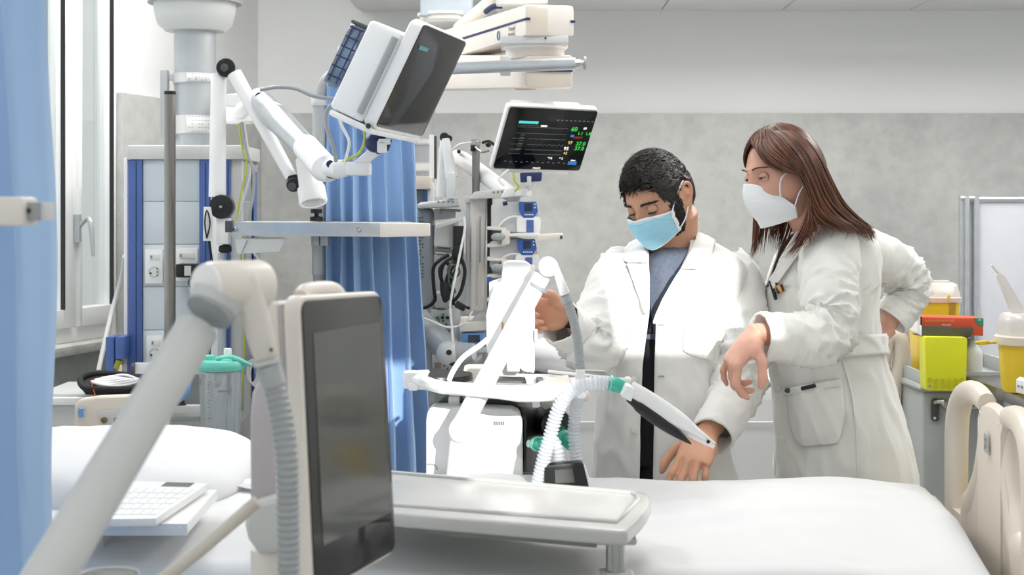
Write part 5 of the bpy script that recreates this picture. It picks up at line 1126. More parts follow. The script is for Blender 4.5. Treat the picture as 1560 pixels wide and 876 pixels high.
for y in (4.6,5.5): obj('lift_column', MB().box((.545,y,.4), (.2,.14,.7), bev=.01), LGREY, t)
D = 4.1
b = MB(); b.tube([P(x,y,D) for x,y in ((1348,560),(1349,535),(1352,518),(1362,511),(1372,522),(1372,545),(1366,580),(1360,640),(1358,760))], [.016,.02,.022,.024,.024,.022,.02,.02,.02], 14, smooth=5); b.tube([P(x,y,D+.03) for x,y in ((1348,560),(1356,600),(1362,640),(1362,760))], .02, 12, smooth=4); obj('foot_board_loop', b, CREAM, t)
obj('head_board', MB().box((.545,5.94,.75), (.96,.03,.6), bev=.01, seg=2), CREAM, t)
t = thing('bed_cushion', 'rounded white pillow edge on the far bed at the left of the man', 'pillow', V((.24,4.5,1.10)))
obj('cushion', MB().ball((.26,4.5,1.15), (.24,.2,.075), 28), SHEET, t)

# ------------------------------------------------------------------ partition screen at the right
D = 5.2
t = thing('folding_partition', 'grey folding partition screen with aluminium posts at the right edge', 'partition', P(1540,900,D))
for x0, x1 in ((1461,1465.5),(1468.5,1477),(1483,1492)):
    c = P((x0+x1)/2,0,D); obj('post', MB().cyl(V((c.x,D,.04)), V((c.x,D,P(0,298,D).z)), (x1-x0)/2*D/FPX*1.12, n=20), ALU, t)
obj('top_tube', MB().cyl(P(1490,303.5,D), P(1660,303.5,D), .011, n=20), ALU, t); obj('hinge_tube', MB().cyl(P(1463,302,D), P(1488,302,D), .009, n=14), ALU, t)
obj('panel', MB().slab([P(1492,900,D),P(1660,900,D),P(1660,307,D),P(1492,307,D)], (0,.01,0), .001), PARTM, t)
obj('folded_panel', MB().slab([P(1477,900,D+.012),P(1484,900,D+.012),P(1484,307,D+.012),P(1477,307,D+.012)], (0,.01,0), .001), PARTM, t)
# ------------------------------------------------------------------ grey trolley with boxes
D = 4.0; zt = P(0,572,D).z
t = thing('equipment_trolley', 'grey plastic trolley with a side handle behind the bed foot board', 'trolley', P(1450,1200,D))
x0, x1, x2 = P(1388,0,D).x, P(1405,0,D-.10).x, P(1530,0,D-.10).x
bz = .08
pl_ = [V((x0,D+.12,bz)), V((x1,D-.1,bz)), V((x2,D-.1,bz)), V((x2+.12,D+.1,bz)), V((x2+.12,D+.42,bz)), V((x0+.02,D+.42,bz))]
obj('body', MB().prism(pl_, (0,0,P(0,596,D-.1).z-bz), .012, 3), CARTG, t)
rim = [p_*1 for p_ in pl_]
rr_ = MB(); zr = P(0,592,D-.1).z
rr_.tube([V((p_.x,p_.y,zr)) for p_ in pl_], .010, 8, closed=True)
cen = sum(pl_, V((0,0,0)))/len(pl_)
for a_, c_ in zip(pl_, pl_[1:]+pl_[:1]):
    a1 = V((a_.x,a_.y,zr)); c1 = V((c_.x,c_.y,zr)); h_ = .045
    nn = (cen-(a_+c_)/2); nn.z = 0; nn.normalize()
    rr_.hexa([a1, c1, c1+nn*.01, a1+nn*.01, a1+ZR*h_, c1+ZR*h_, c1+nn*.01+ZR*h_, a1+nn*.01+ZR*h_], .002)
obj('tray_rim', rr_, CARTG, t)
obj('top_board', MB().prism([V((p_.x,p_.y,zr+.004)) for p_ in pl_], (0,0,-.01)), GREY, t)
hb = MB(); hb.rrect(P(1424,624,D-.103), XR, ZR, .021, .062, .008, (0,-.006,0), bev=.001); hp = obj('handle_plate', hb, DGREY, t)
hb = MB(); hb.tube([P(1424,613,D-.115),P(1436,612,D-.13),P(1440,618,D-.13),P(1452,620,D-.13),P(1500,618,D-.13)], [.006,.009,.009,.010,.010], 12, smooth=3); obj('handle', hb, CHROME, hp)
obj('handle_bolt', MB().cyl(P(1424,637,D-.112), P(1424,637,D-.105), .004, n=12), CHROME, hp)
for x in (x0+.08, x2+.02):
    for y in (D-.02, D+.34): obj('caster', MB().cyl((x-.012,y,.04), (x+.012,y,.04), .04, n=18), RUBBER, t)
# tall yellow sharps container at the back
D = 4.15
t = thing('sharps_container', 'yellow sharps container with a cloudy white lid standing at the back of the grey trolley', 'container', P(1422,588,D), 'yellow sharps containers')
zb_ = zr+.006
def sq(cx, cy, hx, hy, z, r=.3, n=32):
    o = []
    for k in range(n):
        a = 2*math.pi*k/n; ca, sa = math.cos(a), math.sin(a); e = .35
        o.append(V((cx+hx*math.copysign(abs(ca)**e, ca), cy+hy*math.copysign(abs(sa)**e, sa), z)))
    return o
cx_, cy_ = P(1422,0,D).x, D+.0
hw = 34*D/FPX
obj('bin', MB().rings([sq(cx_,cy_,hw*.82,.05,zb_), sq(cx_,cy_,hw*.84,.052,zb_+.01), sq(cx_,cy_,hw*1.0,.062,P(0,456,D).z)]), YEL, t)
obj('lid', MB().rings([sq(cx_,cy_,hw*1.06,.068,P(0,459,D).z), sq(cx_,cy_,hw*1.07,.07,P(0,452,D).z), sq(cx_,cy_,hw*1.02,.066,P(0,451,D).z), sq(cx_,cy_,hw*.93,.058,P(0,434,D).z), sq(cx_,cy_,hw*.80,.05,P(0,430,D).z)]), FROST, t)
obj('flap', MB().slab([P(1402,431,D-.03),P(1446,431,D-.03),P(1446,430,D+.03),P(1402,430,D+.03)], (0,0,.006), .002), FROST, t)
for x in (1413, 1445): obj('snap', MB().box(P(x,453,D-.072), (.008,.006,.012), bev=.001), YEL, t)
obj('side_label', MB().slab([P(1447,482,D-.064),P(1455,482,D-.064),P(1456,461,D-.064),P(1448,461,D-.064)], (0,-.001,0)), AMBER, t)
# bracket shelf with red carton
D = 3.88
t = thing('wire_bracket', 'dark metal holder strip with a white end carrying the red carton', 'holder', P(1440,516,D))
obj('front_strip', MB().slab([P(1404,512,D),P(1478,514,D),P(1483,499,D),P(1404,496,D)], (0,.003,0), .0008), mat('dark_olive_metal','#5d5b50',.4,.3), t)
obj('end_strip', MB().slab([P(1385,502,D+.1),P(1404,512,D),P(1404,496,D),P(1385,487,D+.1)], (.001,.003,0), .0008), WHITE, t)
obj('right_strip', MB().slab([P(1478,514,D),P(1484,520,D+.03),P(1484,499,D+.03),P(1478,497,D)], (.001,.003,0), .0006), MATS['dark_olive_metal'], t)
obj('base_strip', MB().slab([P(1390,509,D+.1),P(1405,513,D),P(1480,514,D),P(1478,509,D+.1)], (0,0,.002)), MATS['dark_olive_metal'], t)
obj('support', MB().box((P(1470,0,D+.05).x,D+.06,(P(0,514,D).z+zr)/2), (.02,.02,P(0,514,D).z-zr), bev=.002), GREY, t)
t = thing('red_carton', 'orange red carton with a green corner lying in the metal holder', 'carton', P(1450,512,D))
obj('carton', MB().slab([P(1402,507,D+.02),P(1498,512,D+.02),P(1498,485,D+.02),P(1402,483,D+.02)], (0,.10,0), .0015), RED, t)
obj('white_band', MB().slab([P(1398,506,D+.018),P(1402,507,D+.018),P(1402,482.5,D+.018),P(1398,482,D+.018)], (0,.10,0)), WHITE, t)
obj('black_band', MB().slab([P(1402.2,507,D+.018),P(1404.5,507,D+.018),P(1404.5,482.8,D+.018),P(1402.2,482.5,D+.018)], (0,.002,0)), INK, t)
obj('green_corner', MB().prism([P(x,y,D+.0185) for x,y in ((1498.3,498),(1491,495),(1486,490),(1484,484.5),(1498.3,485))], (0,.002,0)), GREENC, t)
text('lettering', 'INDICAZIONI D\'USO', .0085, P(1432,489,D+.019), XR, ZR, mat('ochre_ink','#d9a25a',.6), t, bold=.0001)
text('lettering', 'MEDICALE', .0055, P(1442,495,D+.019), XR, ZR, WINK, t)
text('lettering', '100', .0055, P(1492,487.5,D+.0175), XR, ZR, WINK, t)
# lime container in front
D = 3.85
t = thing('lime_container', 'flat lime yellow container with six moulded grooves hooked on the trolley front', 'container', P(1440,596,D))
obj('body', MB().prism([P(x,y,D) for x,y in ((1411,594),(1409,515),(1411,513),(1471,514),(1474,516),(1472,594),(1469,596),(1414,595))], (0,.06,0), .004), LIME, t)
LIMED = mat('lime_yellow_groove','#bdbd18',.42)
for k in range(6):
    x = 1416.5+9.7*k; y0 = 577 if 0 < k < 5 else 577; y1 = 593 if 0 < k < 5 else 581
    obj('groove', MB().rrect(P(x,(y0+y1)/2,D-.0002), XR, ZR, .0125, max(.012,(y1-y0)*D/FPX*1.05), .0058, (0,-.0012,0)), LIMED, t)
for x in (1416.5, 1465): obj('hole', MB().cyl(P(x,588,D-.001), P(x,588,D+.001), .0042, n=14), OLIVE, t)
t = thing('grey_dispenser', 'pale grey bottle standing right of the lime container on the trolley', 'bottle', P(1480,588,D+.06))
c = P(1481,0,D+.08); obj('bottle', MB().lathe([(.026,zr+.006),(.0275,zr+.012),(.0275,P(0,540,D+.08).z),(.024,P(0,532,D+.08).z),(.012,P(0,524,D+.08).z),(.012,P(0,516,D+.08).z)], (c.x,c.y,0), n=28), LGREY, t)
# round sharps container at the right edge on a dark tray
D = 3.55; c = P(1560,0,D); s_ = D/FPX
t = thing('sharps_container', 'round yellow sharps bucket with a clear dome lid and ring tab at the right edge', 'container', P(1560,596,D), 'yellow sharps containers')
def zz(y): return P(0,y,D).z
obj('bin', MB().lathe([(.0,zz(596)),(31*s_,zz(596)),(33*s_,zz(592)),(37.5*s_,zz(526)),(37.5*s_,zz(522))], (c.x,c.y,0), n=44), YEL, t)
obj('collar', MB().lathe([(38.5*s_,zz(525)),(43*s_,zz(524)),(44*s_,zz(516)),(44*s_,zz(512)),(40*s_,zz(510))], (c.x,c.y,0), n=44), CREAM, t)
obj('dome_lid', MB().lathe([(38.5*s_,zz(514)),(38*s_,zz(490)),(36*s_,zz(482)),(31*s_,zz(477)),(0,zz(476))], (c.x,c.y,0), n=44), FROST, t)
obj('tab_ring', MB().tube([P(1497+9*math.cos(a*.5236)+0, 522+2.6*math.sin(a*.5236), D-.02+.0*a) + V((0,.02*math.sin(a*.5236),0)) for a in range(12)], .0035, 8, closed=True), YEL, t)
obj('tab_stem', MB().tube([P(1505,522,D-.01), P(1520,521,D)], .004, 8), YEL, t)
b = MB(); rs = []
A, B = P(1546,474,D), P(1516,416,D); 
obj('open_flap', MB().prism([P(x,y,D-.01) for x,y in ((1541,476),(1519,424),(1518,419),(1523,416),(1531,420),(1561,470),(1560,480))], (0,.012,0), .003), FROST, t)
obj('flap_tip', MB().tube([P(1523,418,D-.005), P(1511,404,D-.005)], [.0045,.0028], 8), FROST, t)
tr = thing('steel_tray', 'dark steel edged table corner with a small white box under the round sharps bucket', 'table', P(1545,640,3.3))
TG = MB(); zz_ = zz(597)
TG.prism([V((P(1522,0,3.62).x,3.62,zz_)), V((P(1524,0,3.62).x-.0,3.60,zz_)), V((P(1600,0,3.2).x,3.12,zz_)), V((1.75,3.12,zz_)), V((1.75,3.9,zz_)), V((P(1522,0,3.62).x,3.9,zz_))], (0,0,-.03), .003); obj('table_top', TG, STEEL, tr)
obj('table_body', MB().box((1.50,3.62,.52), (.38,.4,1.0), bev=.006), LGREY, tr)
t = thing('small_box', 'small white printed box at the right edge in front of the yellow bucket', 'box', P(1556,597,3.3))
obj('carton', MB().slab([P(1548,598,3.38),P(1572,604,3.3),P(1572,584,3.3),P(1548,578,3.38)], (.03,.06,0), .001), WHITE, t)
b = MB()
for k in range(4): b.slab([P(1550+5*k,590+1.2*k,3.368-.018*k),P(1553+5*k,591+1.2*k,3.363-.018*k),P(1553+5*k,587+1.2*k,3.363-.018*k),P(1550+5*k,586+1.2*k,3.368-.018*k)], (0,-.001,0))
obj('printed_marks', b, GINK, t)
t = thing('yellow_bin', 'yellow bin side showing at the right edge behind the bed foot board', 'container', P(1556,760,3.0))
obj('bin', MB().box((P(1568,0,2.95).x,2.95,.55), (.06,.2,1.1), bev=.01), YEL, t)
# ================================================================== people
def gss(x, s): return math.exp(-(x/s)**2)
def head_surf(x, y, z, female=False):     # unit direction -> point on the head; face looks to -Y
    px, py, pz = x*.0735, y*.094, z*.115
    if z < 0:
        t = -z; px *= 1-.33*t**1.8
        if y > 0: py *= 1-.42*t**1.2; pz *= 1-.10*y
        else: py *= 1-.07*t
    if z > 0: px *= 1-.04*z; 
    if y < 0:
        w_ = min(1, -y*1.6)**1.5; py = -(.094*abs(y)**.82) if z > -.2 else py
        if z <= -.2: k = min(1, (-z-.2)/.3); py = (-(.094*abs(y)**.82))*(1-k)+py*k
        X, Z = abs(px), pz; d = 0
        d += .0050*gss(Z-.030, .010)*gss(px, .045)                     # brow ridge
        d -= .0120*gss(X-.031, .0150)*gss(Z-.010, .0115)               # sockets
        d += .0040*gss(X-.042, .016)*gss(Z+.020, .016)                 # cheekbones
        hz = 0
        if Z < .024: hz = .004+.021*max(0, min(1, (.024-Z)/.052))
        if Z < -.028: hz *= math.exp(-((Z+.028)/.0075)**2)
        wd = .0080+.0045*max(0, min(1, (.02-Z)/.05)); d += hz*gss(px, wd)
        d += .0075*gss(X-.0125, .0060)*gss(Z+.030, .0065)              # nostrils
        d += .0055*gss(px, .020)*gss(Z+.055, .008) - .003*gss(px,.02)*gss(Z+.0635,.003) + .0055*gss(px,.018)*gss(Z+.070,.006)
        d += .0080*gss(px, .020)*gss(Z+.098, .016)
        py -= d*w_
    return V((px, py, pz))
def dirv(lon, lat): return (math.sin(lon)*math.cos(lat), -math.cos(lon)*math.cos(lat), math.sin(lat))
def put_head(mb, M):
    n1, n2 = 128, 96; rs = []
    for j in range(1, n2):
        la = -math.pi/2+math.pi*j/n2; rs.append([M @ head_surf(*dirv(2*math.pi*i/n1, la)) for i in range(n1)])
    mb.rings(rs)
    for s_ in (1, -1):                      # ears
        e = lambda p_: M @ V((s_*p_[0], p_[1], p_[2]))
        mb.tube([e(p_) for p_ in ((.0690,-.002,.008),(.0745,.004,.024),(.0800,.014,.030),(.0830,.024,.022),(.0820,.025,.004),(.0775,.017,-.012),(.0730,.006,-.024),(.0700,.000,-.020))], [.004,.0042,.0045,.0045,.0042,.0045,.0060,.004], 10, smooth=4)
        mb.tube([e(p_) for p_ in ((.068,.004,.012),(.074,.010,.016),(.077,.017,.008),(.073,.012,-.006),(.069,.004,-.008))], .0038, 8, smooth=3)
        mb.ball(e((.070,.012,.004)), .011, 14)
def limb(mb, pts, rad, n=20, k=5, asp=1.0): return mb.tube(pts, rad, n, smooth=k, asp=asp)
def hand(mb, W, X, T, Zd, curls, thumb=(.5,.5), s=1.0, spread=1.0):
    """W wrist, X towards the fingers, T towards the thumb side, Zd back of the hand; all world vectors"""
    X = V(X).normalized(); Zd = V(Zd); Zd = (Zd-X*Zd.dot(X)).normalized(); T0 = V(T); Y = X.cross(Zd)
    if Y.dot(T0) < 0: Y = -Y
    Q = lambda x, y, z: W+(X*x+Y*y+Zd*z)*s
    rs = []
    for x, hw, th, yo in ((-.012,.026,.019,0),(.0,.027,.018,0),(.015,.031,.0185,.001),(.035,.037,.018,.002),(.06,.041,.0155,.0015),(.080,.0405,.0130,0),(.090,.037,.0095,-.001)):
        rs.append([Q(x, yo+hw*math.copysign(abs(math.cos(a))**.75, math.cos(a)), th*math.copysign(abs(math.sin(a))**.8, math.sin(a))) for a in [2*math.pi*k/20 for k in range(20)]])
    mb.rings(rs)
    mb.tube([Q(.012,.020,-.006), Q(.034,.034,-.008), Q(.05,.037,-.007)], [.015,.0165,.010], 12, smooth=3)
    mb.tube([Q(.015,-.020,-.006), Q(.04,-.026,-.007), Q(.065,-.026,-.005)], [.010,.012,.008], 12, smooth=3)
    tips = []
    for i, (y, ln, r, sa) in enumerate(((.0285,(.044,.026,.021),.0090,.10),(.0095,(.049,.030,.022),.0092,.03),(-.0095,(.045,.028,.021),.0087,-.05),(-.0275,(.036,.021,.019),.0078,-.13))):
        x0 = (.082,.086,.083,.074)[i]; c = curls[i]; p_ = [Q(x0-.022,y,.001), Q(x0,y,.001)]; a = 0; sa *= spread; cur = V((x0,y,.001)); rr_ = [r*.9, r*1.1]
        for k in range(3):
            a += c[k]; dl = V((math.cos(a)*math.cos(sa), math.cos(a)*math.sin(sa), -math.sin(a)))
            mid = cur+dl*ln[k]*.5; p_.append(Q(*mid)); rr_.append(r*(.97-.09*k)); cur = cur+dl*ln[k]; p_.append(Q(*cur)); rr_.append(r*(1.04-.10*k) if k < 2 else r*.62)
        mb.tube(p_, rr_, 14, smooth=3); mb.ball(Q(*cur), r*.62*s, 10); tips.append((Q(*(cur-dl*.006)), X*dl.x+Y*dl.y+Zd*dl.z, r))
    a1, a2 = thumb; b0 = V((.026,.031,-.006)); d0 = V((.62,.70,-.28-.5*a1)).normalized(); b1 = b0+d0*.036; d1_ = (d0+V((.35,-.25,-.55*a2))).normalized(); b2 = b1+d1_*.032; d2_ = (d1_+V((.30,-.30,-.45*a2))).normalized(); b3 = b2+d2_*.024
    mb.tube([Q(.018,.016,-.004), Q(*b0), Q(*((b0+b1)/2)), Q(*b1), Q(*((b1+b2)/2)), Q(*b2), Q(*((b2+b3)/2)), Q(*b3)], [.014,.0135,.0120,.0115,.0103,.0106,.0100,.0068], 14, smooth=3); mb.ball(Q(*b3), .0068*s, 10)
    return Q, tips
def remesh(name, mb, voxel, parent, material, label=None, smooth=3):
    bmesh.ops.recalc_face_normals(mb.bm, faces=mb.bm.faces)
    me = bpy.data.meshes.new('t'); mb.bm.to_mesh(me); mb.bm.free(); o = bpy.data.objects.new('t', me); COL.objects.link(o)
    r = o.modifiers.new('r', 'REMESH'); r.mode = 'VOXEL'; r.voxel_size = voxel; r.adaptivity = 0
    s_ = o.modifiers.new('s', 'SMOOTH'); s_.factor = .5; s_.iterations = smooth
    dg = bpy.context.evaluated_depsgraph_get(); m2 = bpy.data.meshes.new_from_object(o.evaluated_get(dg)); bpy.data.objects.remove(o)
    return link_mesh(name, m2, material, parent, label, sharp=180)
# garments ---------------------------------------------------------
class Torso:
    """stack of elliptical sections given by pixel rows: (row, left px, right px, depth, half depth)"""
    def __init__(s, rows, seed=0, fold=.004, k=(7,11)):
        s.r = []; s.seed = seed; s.fold = fold; s.k = k
        for y, xl, xr, d, b_ in rows: s.r.append((P(0,y,d).z, P(xl,0,d).x, P(xr,0,d).x, d, b_))
        s.z0, s.z1 = s.r[-1][0], s.r[0][0]
    def sec(s, z):
        r = s.r; i = 0
        while i < len(r)-2 and r[i+1][0] > z: i += 1
        a = r[max(i-1,0)]; b_ = r[i]; c = r[i+1]; d = r[min(i+2,len(r)-1)]; t = max(0, min(1, (b_[0]-z)/max(1e-6, b_[0]-c[0])))
        f = lambda q: .5*((2*b_[q])+(c[q]-a[q])*t+(2*a[q]-5*b_[q]+4*c[q]-d[q])*t*t+(3*b_[q]-a[q]-3*c[q]+d[q])*t**3)
        xl, xr, d_, bb = f(1), f(2), f(3), f(4); return (xl+xr)/2, (xr-xl)/2, d_, bb
    def pt(s, z, th, off=0):      # th: 0 = front (towards camera), positive to +x
        cx, a, cy, b_ = s.sec(z); h = max(0, (s.z1-z)/(s.z1-s.z0))
        e = .86; sx = math.copysign(abs(math.sin(th))**e, math.sin(th)); sy = math.copysign(abs(math.cos(th))**e, math.cos(th))
        f = s.fold*(.25+1.6*h**1.5)*(math.sin(s.k[0]*th+s.seed+2*h)+.6*math.sin(s.k[1]*th-s.seed*2-3*h))*.6
        f += .012*noise.noise((math.sin(th)*1.6+s.seed, math.cos(th)*1.6, z*3.1)) + .0035*noise.noise((math.sin(th)*5+s.seed, math.cos(th)*5, z*13))
        wr = noise.noise((math.sin(th)*3+z*9, math.cos(th)*3+s.seed, z*5-math.sin(th)*2)); f += .0045*(1-abs(wr)*5 if abs(wr) < .2 else 0)
        f += off
        return V((cx+(a+f)*sx, cy-(b_+f)*sy, z))
    def front(s, X, z, off=0):
        cx, a, cy, b_ = s.sec(z); lo, hi = -math.pi*.5, math.pi*.5
        for _ in range(26):
            m = (lo+hi)/2
            if s.pt(z, m).x < X: lo = m
            else: hi = m
        return s.pt(z, (lo+hi)/2, off)
    def px(s, x, y, off=0):        # point of the front surface seen at pixel x,y
        cy = s.sec(P(0,y,3.2).z)[2]; d = cy-.1
        for _ in range(4):
            q = s.front(P(x,0,d).x, P(0,y,d).z, off); d = q.y
        return q
def garment(name, T, gl, gr, par, material, nth=120, nz=90, z0=None, z1=None, solid=.0025, off=0, label=None):
    """gl, gr: functions z -> X of the two front edges of the opening (None: closed)"""
    mb = MB(); z0 = T.z0 if z0 is None else z0; z1 = T.z1 if z1 is None else z1
    def ang(X, z):
        lo, hi = -1.57, 1.57
        for _ in range(22):
            m = (lo+hi)/2
            if T.pt(z, m).x < X: lo = m
            else: hi = m
        return (lo+hi)/2
    cache = {}
    def f(i, j):
        z = z1+(z0-z1)*j
        if gl is None: return T.pt(z, 2*math.pi*i, off)
        if j not in cache: cache[j] = (ang(gr(z), z), ang(gl(z), z)+2*math.pi)
        a, c = cache[j]; return T.pt(z, a+(c-a)*i, off)
    mb.grid(f, nth, nz, cu=(gl is None)); return obj(name, mb, material, par, label, solid=solid, sharp=180)
def edge(pts):                     # pixel polyline (row, x) at depth -> function z -> X
    q = [(P(0,y,d).z, P(x,0,d).x) for y, x, d in pts]
    def f(z):
        if z >= q[0][0]: return q[0][1]
        for a, c in zip(q, q[1:]):
            if z >= c[0]: t = (a[0]-z)/(a[0]-c[0]); return a[1]+(c[1]-a[1])*t
        return q[-1][1]
    return f
def patch(name, T, rows, par, material, off=.006, nx=14, ny=24, solid=.002, label=None, bulge=0):
    """cloth piece lying on the garment: rows = (y_left, x_left, y_right, x_right) from top to bottom"""
    mb = MB(); N = len(rows)-1
    def f(i, j):
        t = j*N; k = min(int(t), N-1); t -= k; a, c = rows[k], rows[k+1]
        L = (a[1]+(c[1]-a[1])*t, a[0]+(c[0]-a[0])*t); R = (a[3]+(c[3]-a[3])*t, a[2]+(c[2]-a[2])*t)
        return T.px(L[0]+(R[0]-L[0])*i, L[1]+(R[1]-L[1])*i, off+bulge*math.sin(math.pi*i)*math.sin(math.pi*min(1,j*1.0)))
    mb.grid(f, nx, ny); return obj(name, mb, material, par, label, solid=solid, sharp=60)
def sleeve(name, pts, rad, par, material, seed=0, amp=.006, label=None, n=44, k=14, elbow=None, asp=1.0):
    pp, rr_ = spline([V(p) for p in pts], rad, k); N = len(pp); rs = []; prev = None
    for i in range(N):
        t = (pp[min(i+1,N-1)]-pp[max(i-1,0)]).normalized()
        u = ((V((0,-1,0)) if prev is None else prev)); u = (u-t*u.dot(t)).normalized(); prev = u; v = t.cross(u); ring = []
        f0 = i/(N-1); e = 1.0
        if elbow is not None: e = .35+1.7*math.exp(-((f0-elbow)/.20)**2)
        for q in range(n):
            a = 2*math.pi*q/n; c_, s_ = math.cos(a), math.sin(a); L = f0*len(pts)
            w1 = noise.noise((c_*1.1+seed, s_*1.1, L*2.6+.8*c_)); rid = max(0, 1-abs(w1)*4.5)
            w2 = noise.noise((c_*2.2+seed*2, s_*2.2+L*1.2, L*4.5)); rid2 = max(0, 1-abs(w2)*5)
            r = rr_[i] + amp*e*(rid*1.1+rid2*.55-.45) + .004*noise.noise((c_*1.4, s_*1.4, L*1.3+seed))
            ring.append(pp[i]+u*(c_*r)+v*(s_*r*asp))
        rs.append(ring)
    # turned-in cuff so that the sleeve end shows thickness
    last = rs[-1]; cen = pp[-1]; rs.append([cen+(p_-cen)*.90 for p_ in last]); t = (pp[-1]-pp[-2]).normalized(); rs.append([cen+(p_-cen)*.88-t*.05 for p_ in last])
    mb = MB(); mb.rings(rs, cap=False); return obj(name, mb, material, par, label, sharp=180)
def eye(M, par, sx, lo, hi, gaze, skin, hand_=1):
    c = V((sx*.0315, -.0768, .0092)); r = .0118
    def sph(a, e, rr_): return M @ (c+V((rr_*math.sin(a)*math.cos(e), -rr_*math.cos(a)*math.cos(e), rr_*math.sin(e))))
    o = obj('eye', MB().grid(lambda i, j: sph(-1.7+3.4*i, -1.5+3*j, r), 24, 20) and None or (lambda m_: (m_.grid(lambda i, j: sph(-1.7+3.4*i, -1.5+3*j, r), 24, 20), m_)[1])(MB()), EYEW, par, sharp=180)
    ir = MB(); g = V((math.sin(gaze[0])*math.cos(gaze[1]), -math.cos(gaze[0])*math.cos(gaze[1]), math.sin(gaze[1]))); u = g.cross(ZR).normalized(); v = g.cross(u)
    ir.grid(lambda i, j: M @ (c+(g*math.cos(.50*j)+(u*math.cos(2*math.pi*i)+v*math.sin(2*math.pi*i))*math.sin(.50*j))*(r+.0004)), 20, 5, cu=True); obj('iris', ir, EYED, o, sharp=180)
    lid = MB(); lid.grid(lambda i, j: sph(-1.6+3.2*i, (hi-.10*(2*i-1)**2*1.0)+(1.65-hi)*j, r+.0018), 24, 10)
    lid.grid(lambda i, j: sph(-1.6+3.2*i, lo-(1.5+lo)*j+.06*(2*i-1)**2, r+.0014), 24, 10)
    obj('eyelid', lid, skin, par, sharp=180, solid=.0006)
    la = MB(); la.grid(lambda i, j: sph(-1.15+2.3*i, (hi-.10*(2*(.5+(-1.15+2.3*i)/3.2)-1)**2)-.02-.07*j, r+.0022+.0035*j), 20, 3); obj('eyelashes', la, INK, par)
def brow(M, par, sx, m, z0=.0295, th=.0034, arch=.004):
    b = MB(); random.seed(int(40+sx*3))
    for k in range(90):
        t = k/89; x = .014+.036*t; z = z0+arch*math.sin(math.pi*min(1, t*1.25)*.7)-.003*t+random.uniform(-1,1)*th*(1-.55*t)*.6
        d0 = V((sx*x, 0, z)); yy = -.0965+.010*max(0, (x-.03)/.02)**1.3+.0*t + .0105*t*t
        p0 = M @ V((sx*x, yy, z)); p1 = M @ V((sx*(x+.007), yy+.0015+.002*t, z+.0015-.0035*t)); b.tube([p0, p0.lerp(p1,.5)+(M.to_3x3() @ V((0,-.0012,0))), p1], [.0009,.0008,.0003], 5)
    obj('eyebrow', b, m, par)
def Rm(yaw, pitch, roll): return (Matrix.Rotation(yaw,4,'Z') @ Matrix.Rotation(pitch,4,'X') @ Matrix.Rotation(roll,4,'Y'))

# ------------------------------------------------------------------ the man
man = thing('person', 'man with short dark hair and blue surgical mask in an open white coat', 'person', V((P(1010,0,3.3).x, 3.3, 0)), 'people at the bedside')
HM = Matrix.Translation(P(1007,303,3.22)) @ Rm(math.radians(-43), math.radians(27), math.radians(-5)) @ Matrix.Scale(.89, 4)
D = 3.3
body = MB(); put_head(body, HM)
nb = HM @ V((0,.028,-.05)); nk = P(1028,392,3.30)
limb(body, [nb, nb.lerp(nk,.5), nk, nk+V((0,.0,-.05))], [.054,.053,.060,.075])
limb(body, [P(1026,395,3.33), P(1022,430,3.34), P(1018,520,3.34), P(1014,600,3.33), V((P(1012,0,3.31).x,3.31,.98)), V((P(1012,0,3.31).x,3.31,.90))], [.06,.098,.098,.095,.11,.11], 28, asp=.85)
shR, shL = P(956,418,3.30), P(1106,416,3.35)
limb(body, [shR, P(1030,402,3.31), shL], [.040,.05,.040])
# man's right arm (towards the ventilator), left arm (down to the bed)
elR, wrR = P(908,524,3.18), P(867,480,3.105); elL, wrL = P(1128,572,3.24), P(1076,662,3.09)
limb(body, [shR, shR.lerp(elR,.5), elR, elR.lerp(wrR,.5), wrR], [.040,.036,.030,.027,.023])
limb(body, [shL, shL.lerp(elL,.5), elL, elL.lerp(wrL,.5), wrL], [.046,.042,.036,.034,.024])
for s_ in (-1, 1):
    hx = P(1012,0,3.31).x+s_*.085
    limb(body, [V((hx,3.31,.95)), V((hx+s_*.01,3.30,.72)), V((hx+s_*.015,3.29,.49)), V((hx+s_*.02,3.32,.28)), V((hx+s_*.02,3.33,.09))], [.092,.078,.056,.050,.038])
    limb(body, [V((hx+s_*.02,3.35,.05)), V((hx+s_*.025,3.24,.045)), V((hx+s_*.03,3.15,.035))], [.038,.038,.028])
QR, tipsR = hand(body, wrR, (-1,.05,.02), (0,.1,1), (.1,1,.1), [(.75,1.0,.6),(1.0,1.25,.8),(1.1,1.3,.8),(1.15,1.3,.8)], (.9,.5), .90, .5)
QL, tipsL = hand(body, wrL, (-.42,-.70,-.55), (-1,.1,.1), (-.15,-.65,.80), [(.25,.30,.2),(.35,.45,.3),(.42,.5,.35),(.5,.55,.4)], (.15,.3), .98, 1.5)
mbody = remesh('body', body, .0028, man, SKIN, smooth=2)
for nm, tp in (('fingernail', tipsR), ('fingernail', tipsL)):
    pass
for sx in (-1, 1): eye(HM, man, sx, -.62, -.36, (.1*sx*0-.15, -.55), SKIN)
for sx in (-1, 1): brow(HM, man, sx, HAIRD, .0275, .0056, .004)
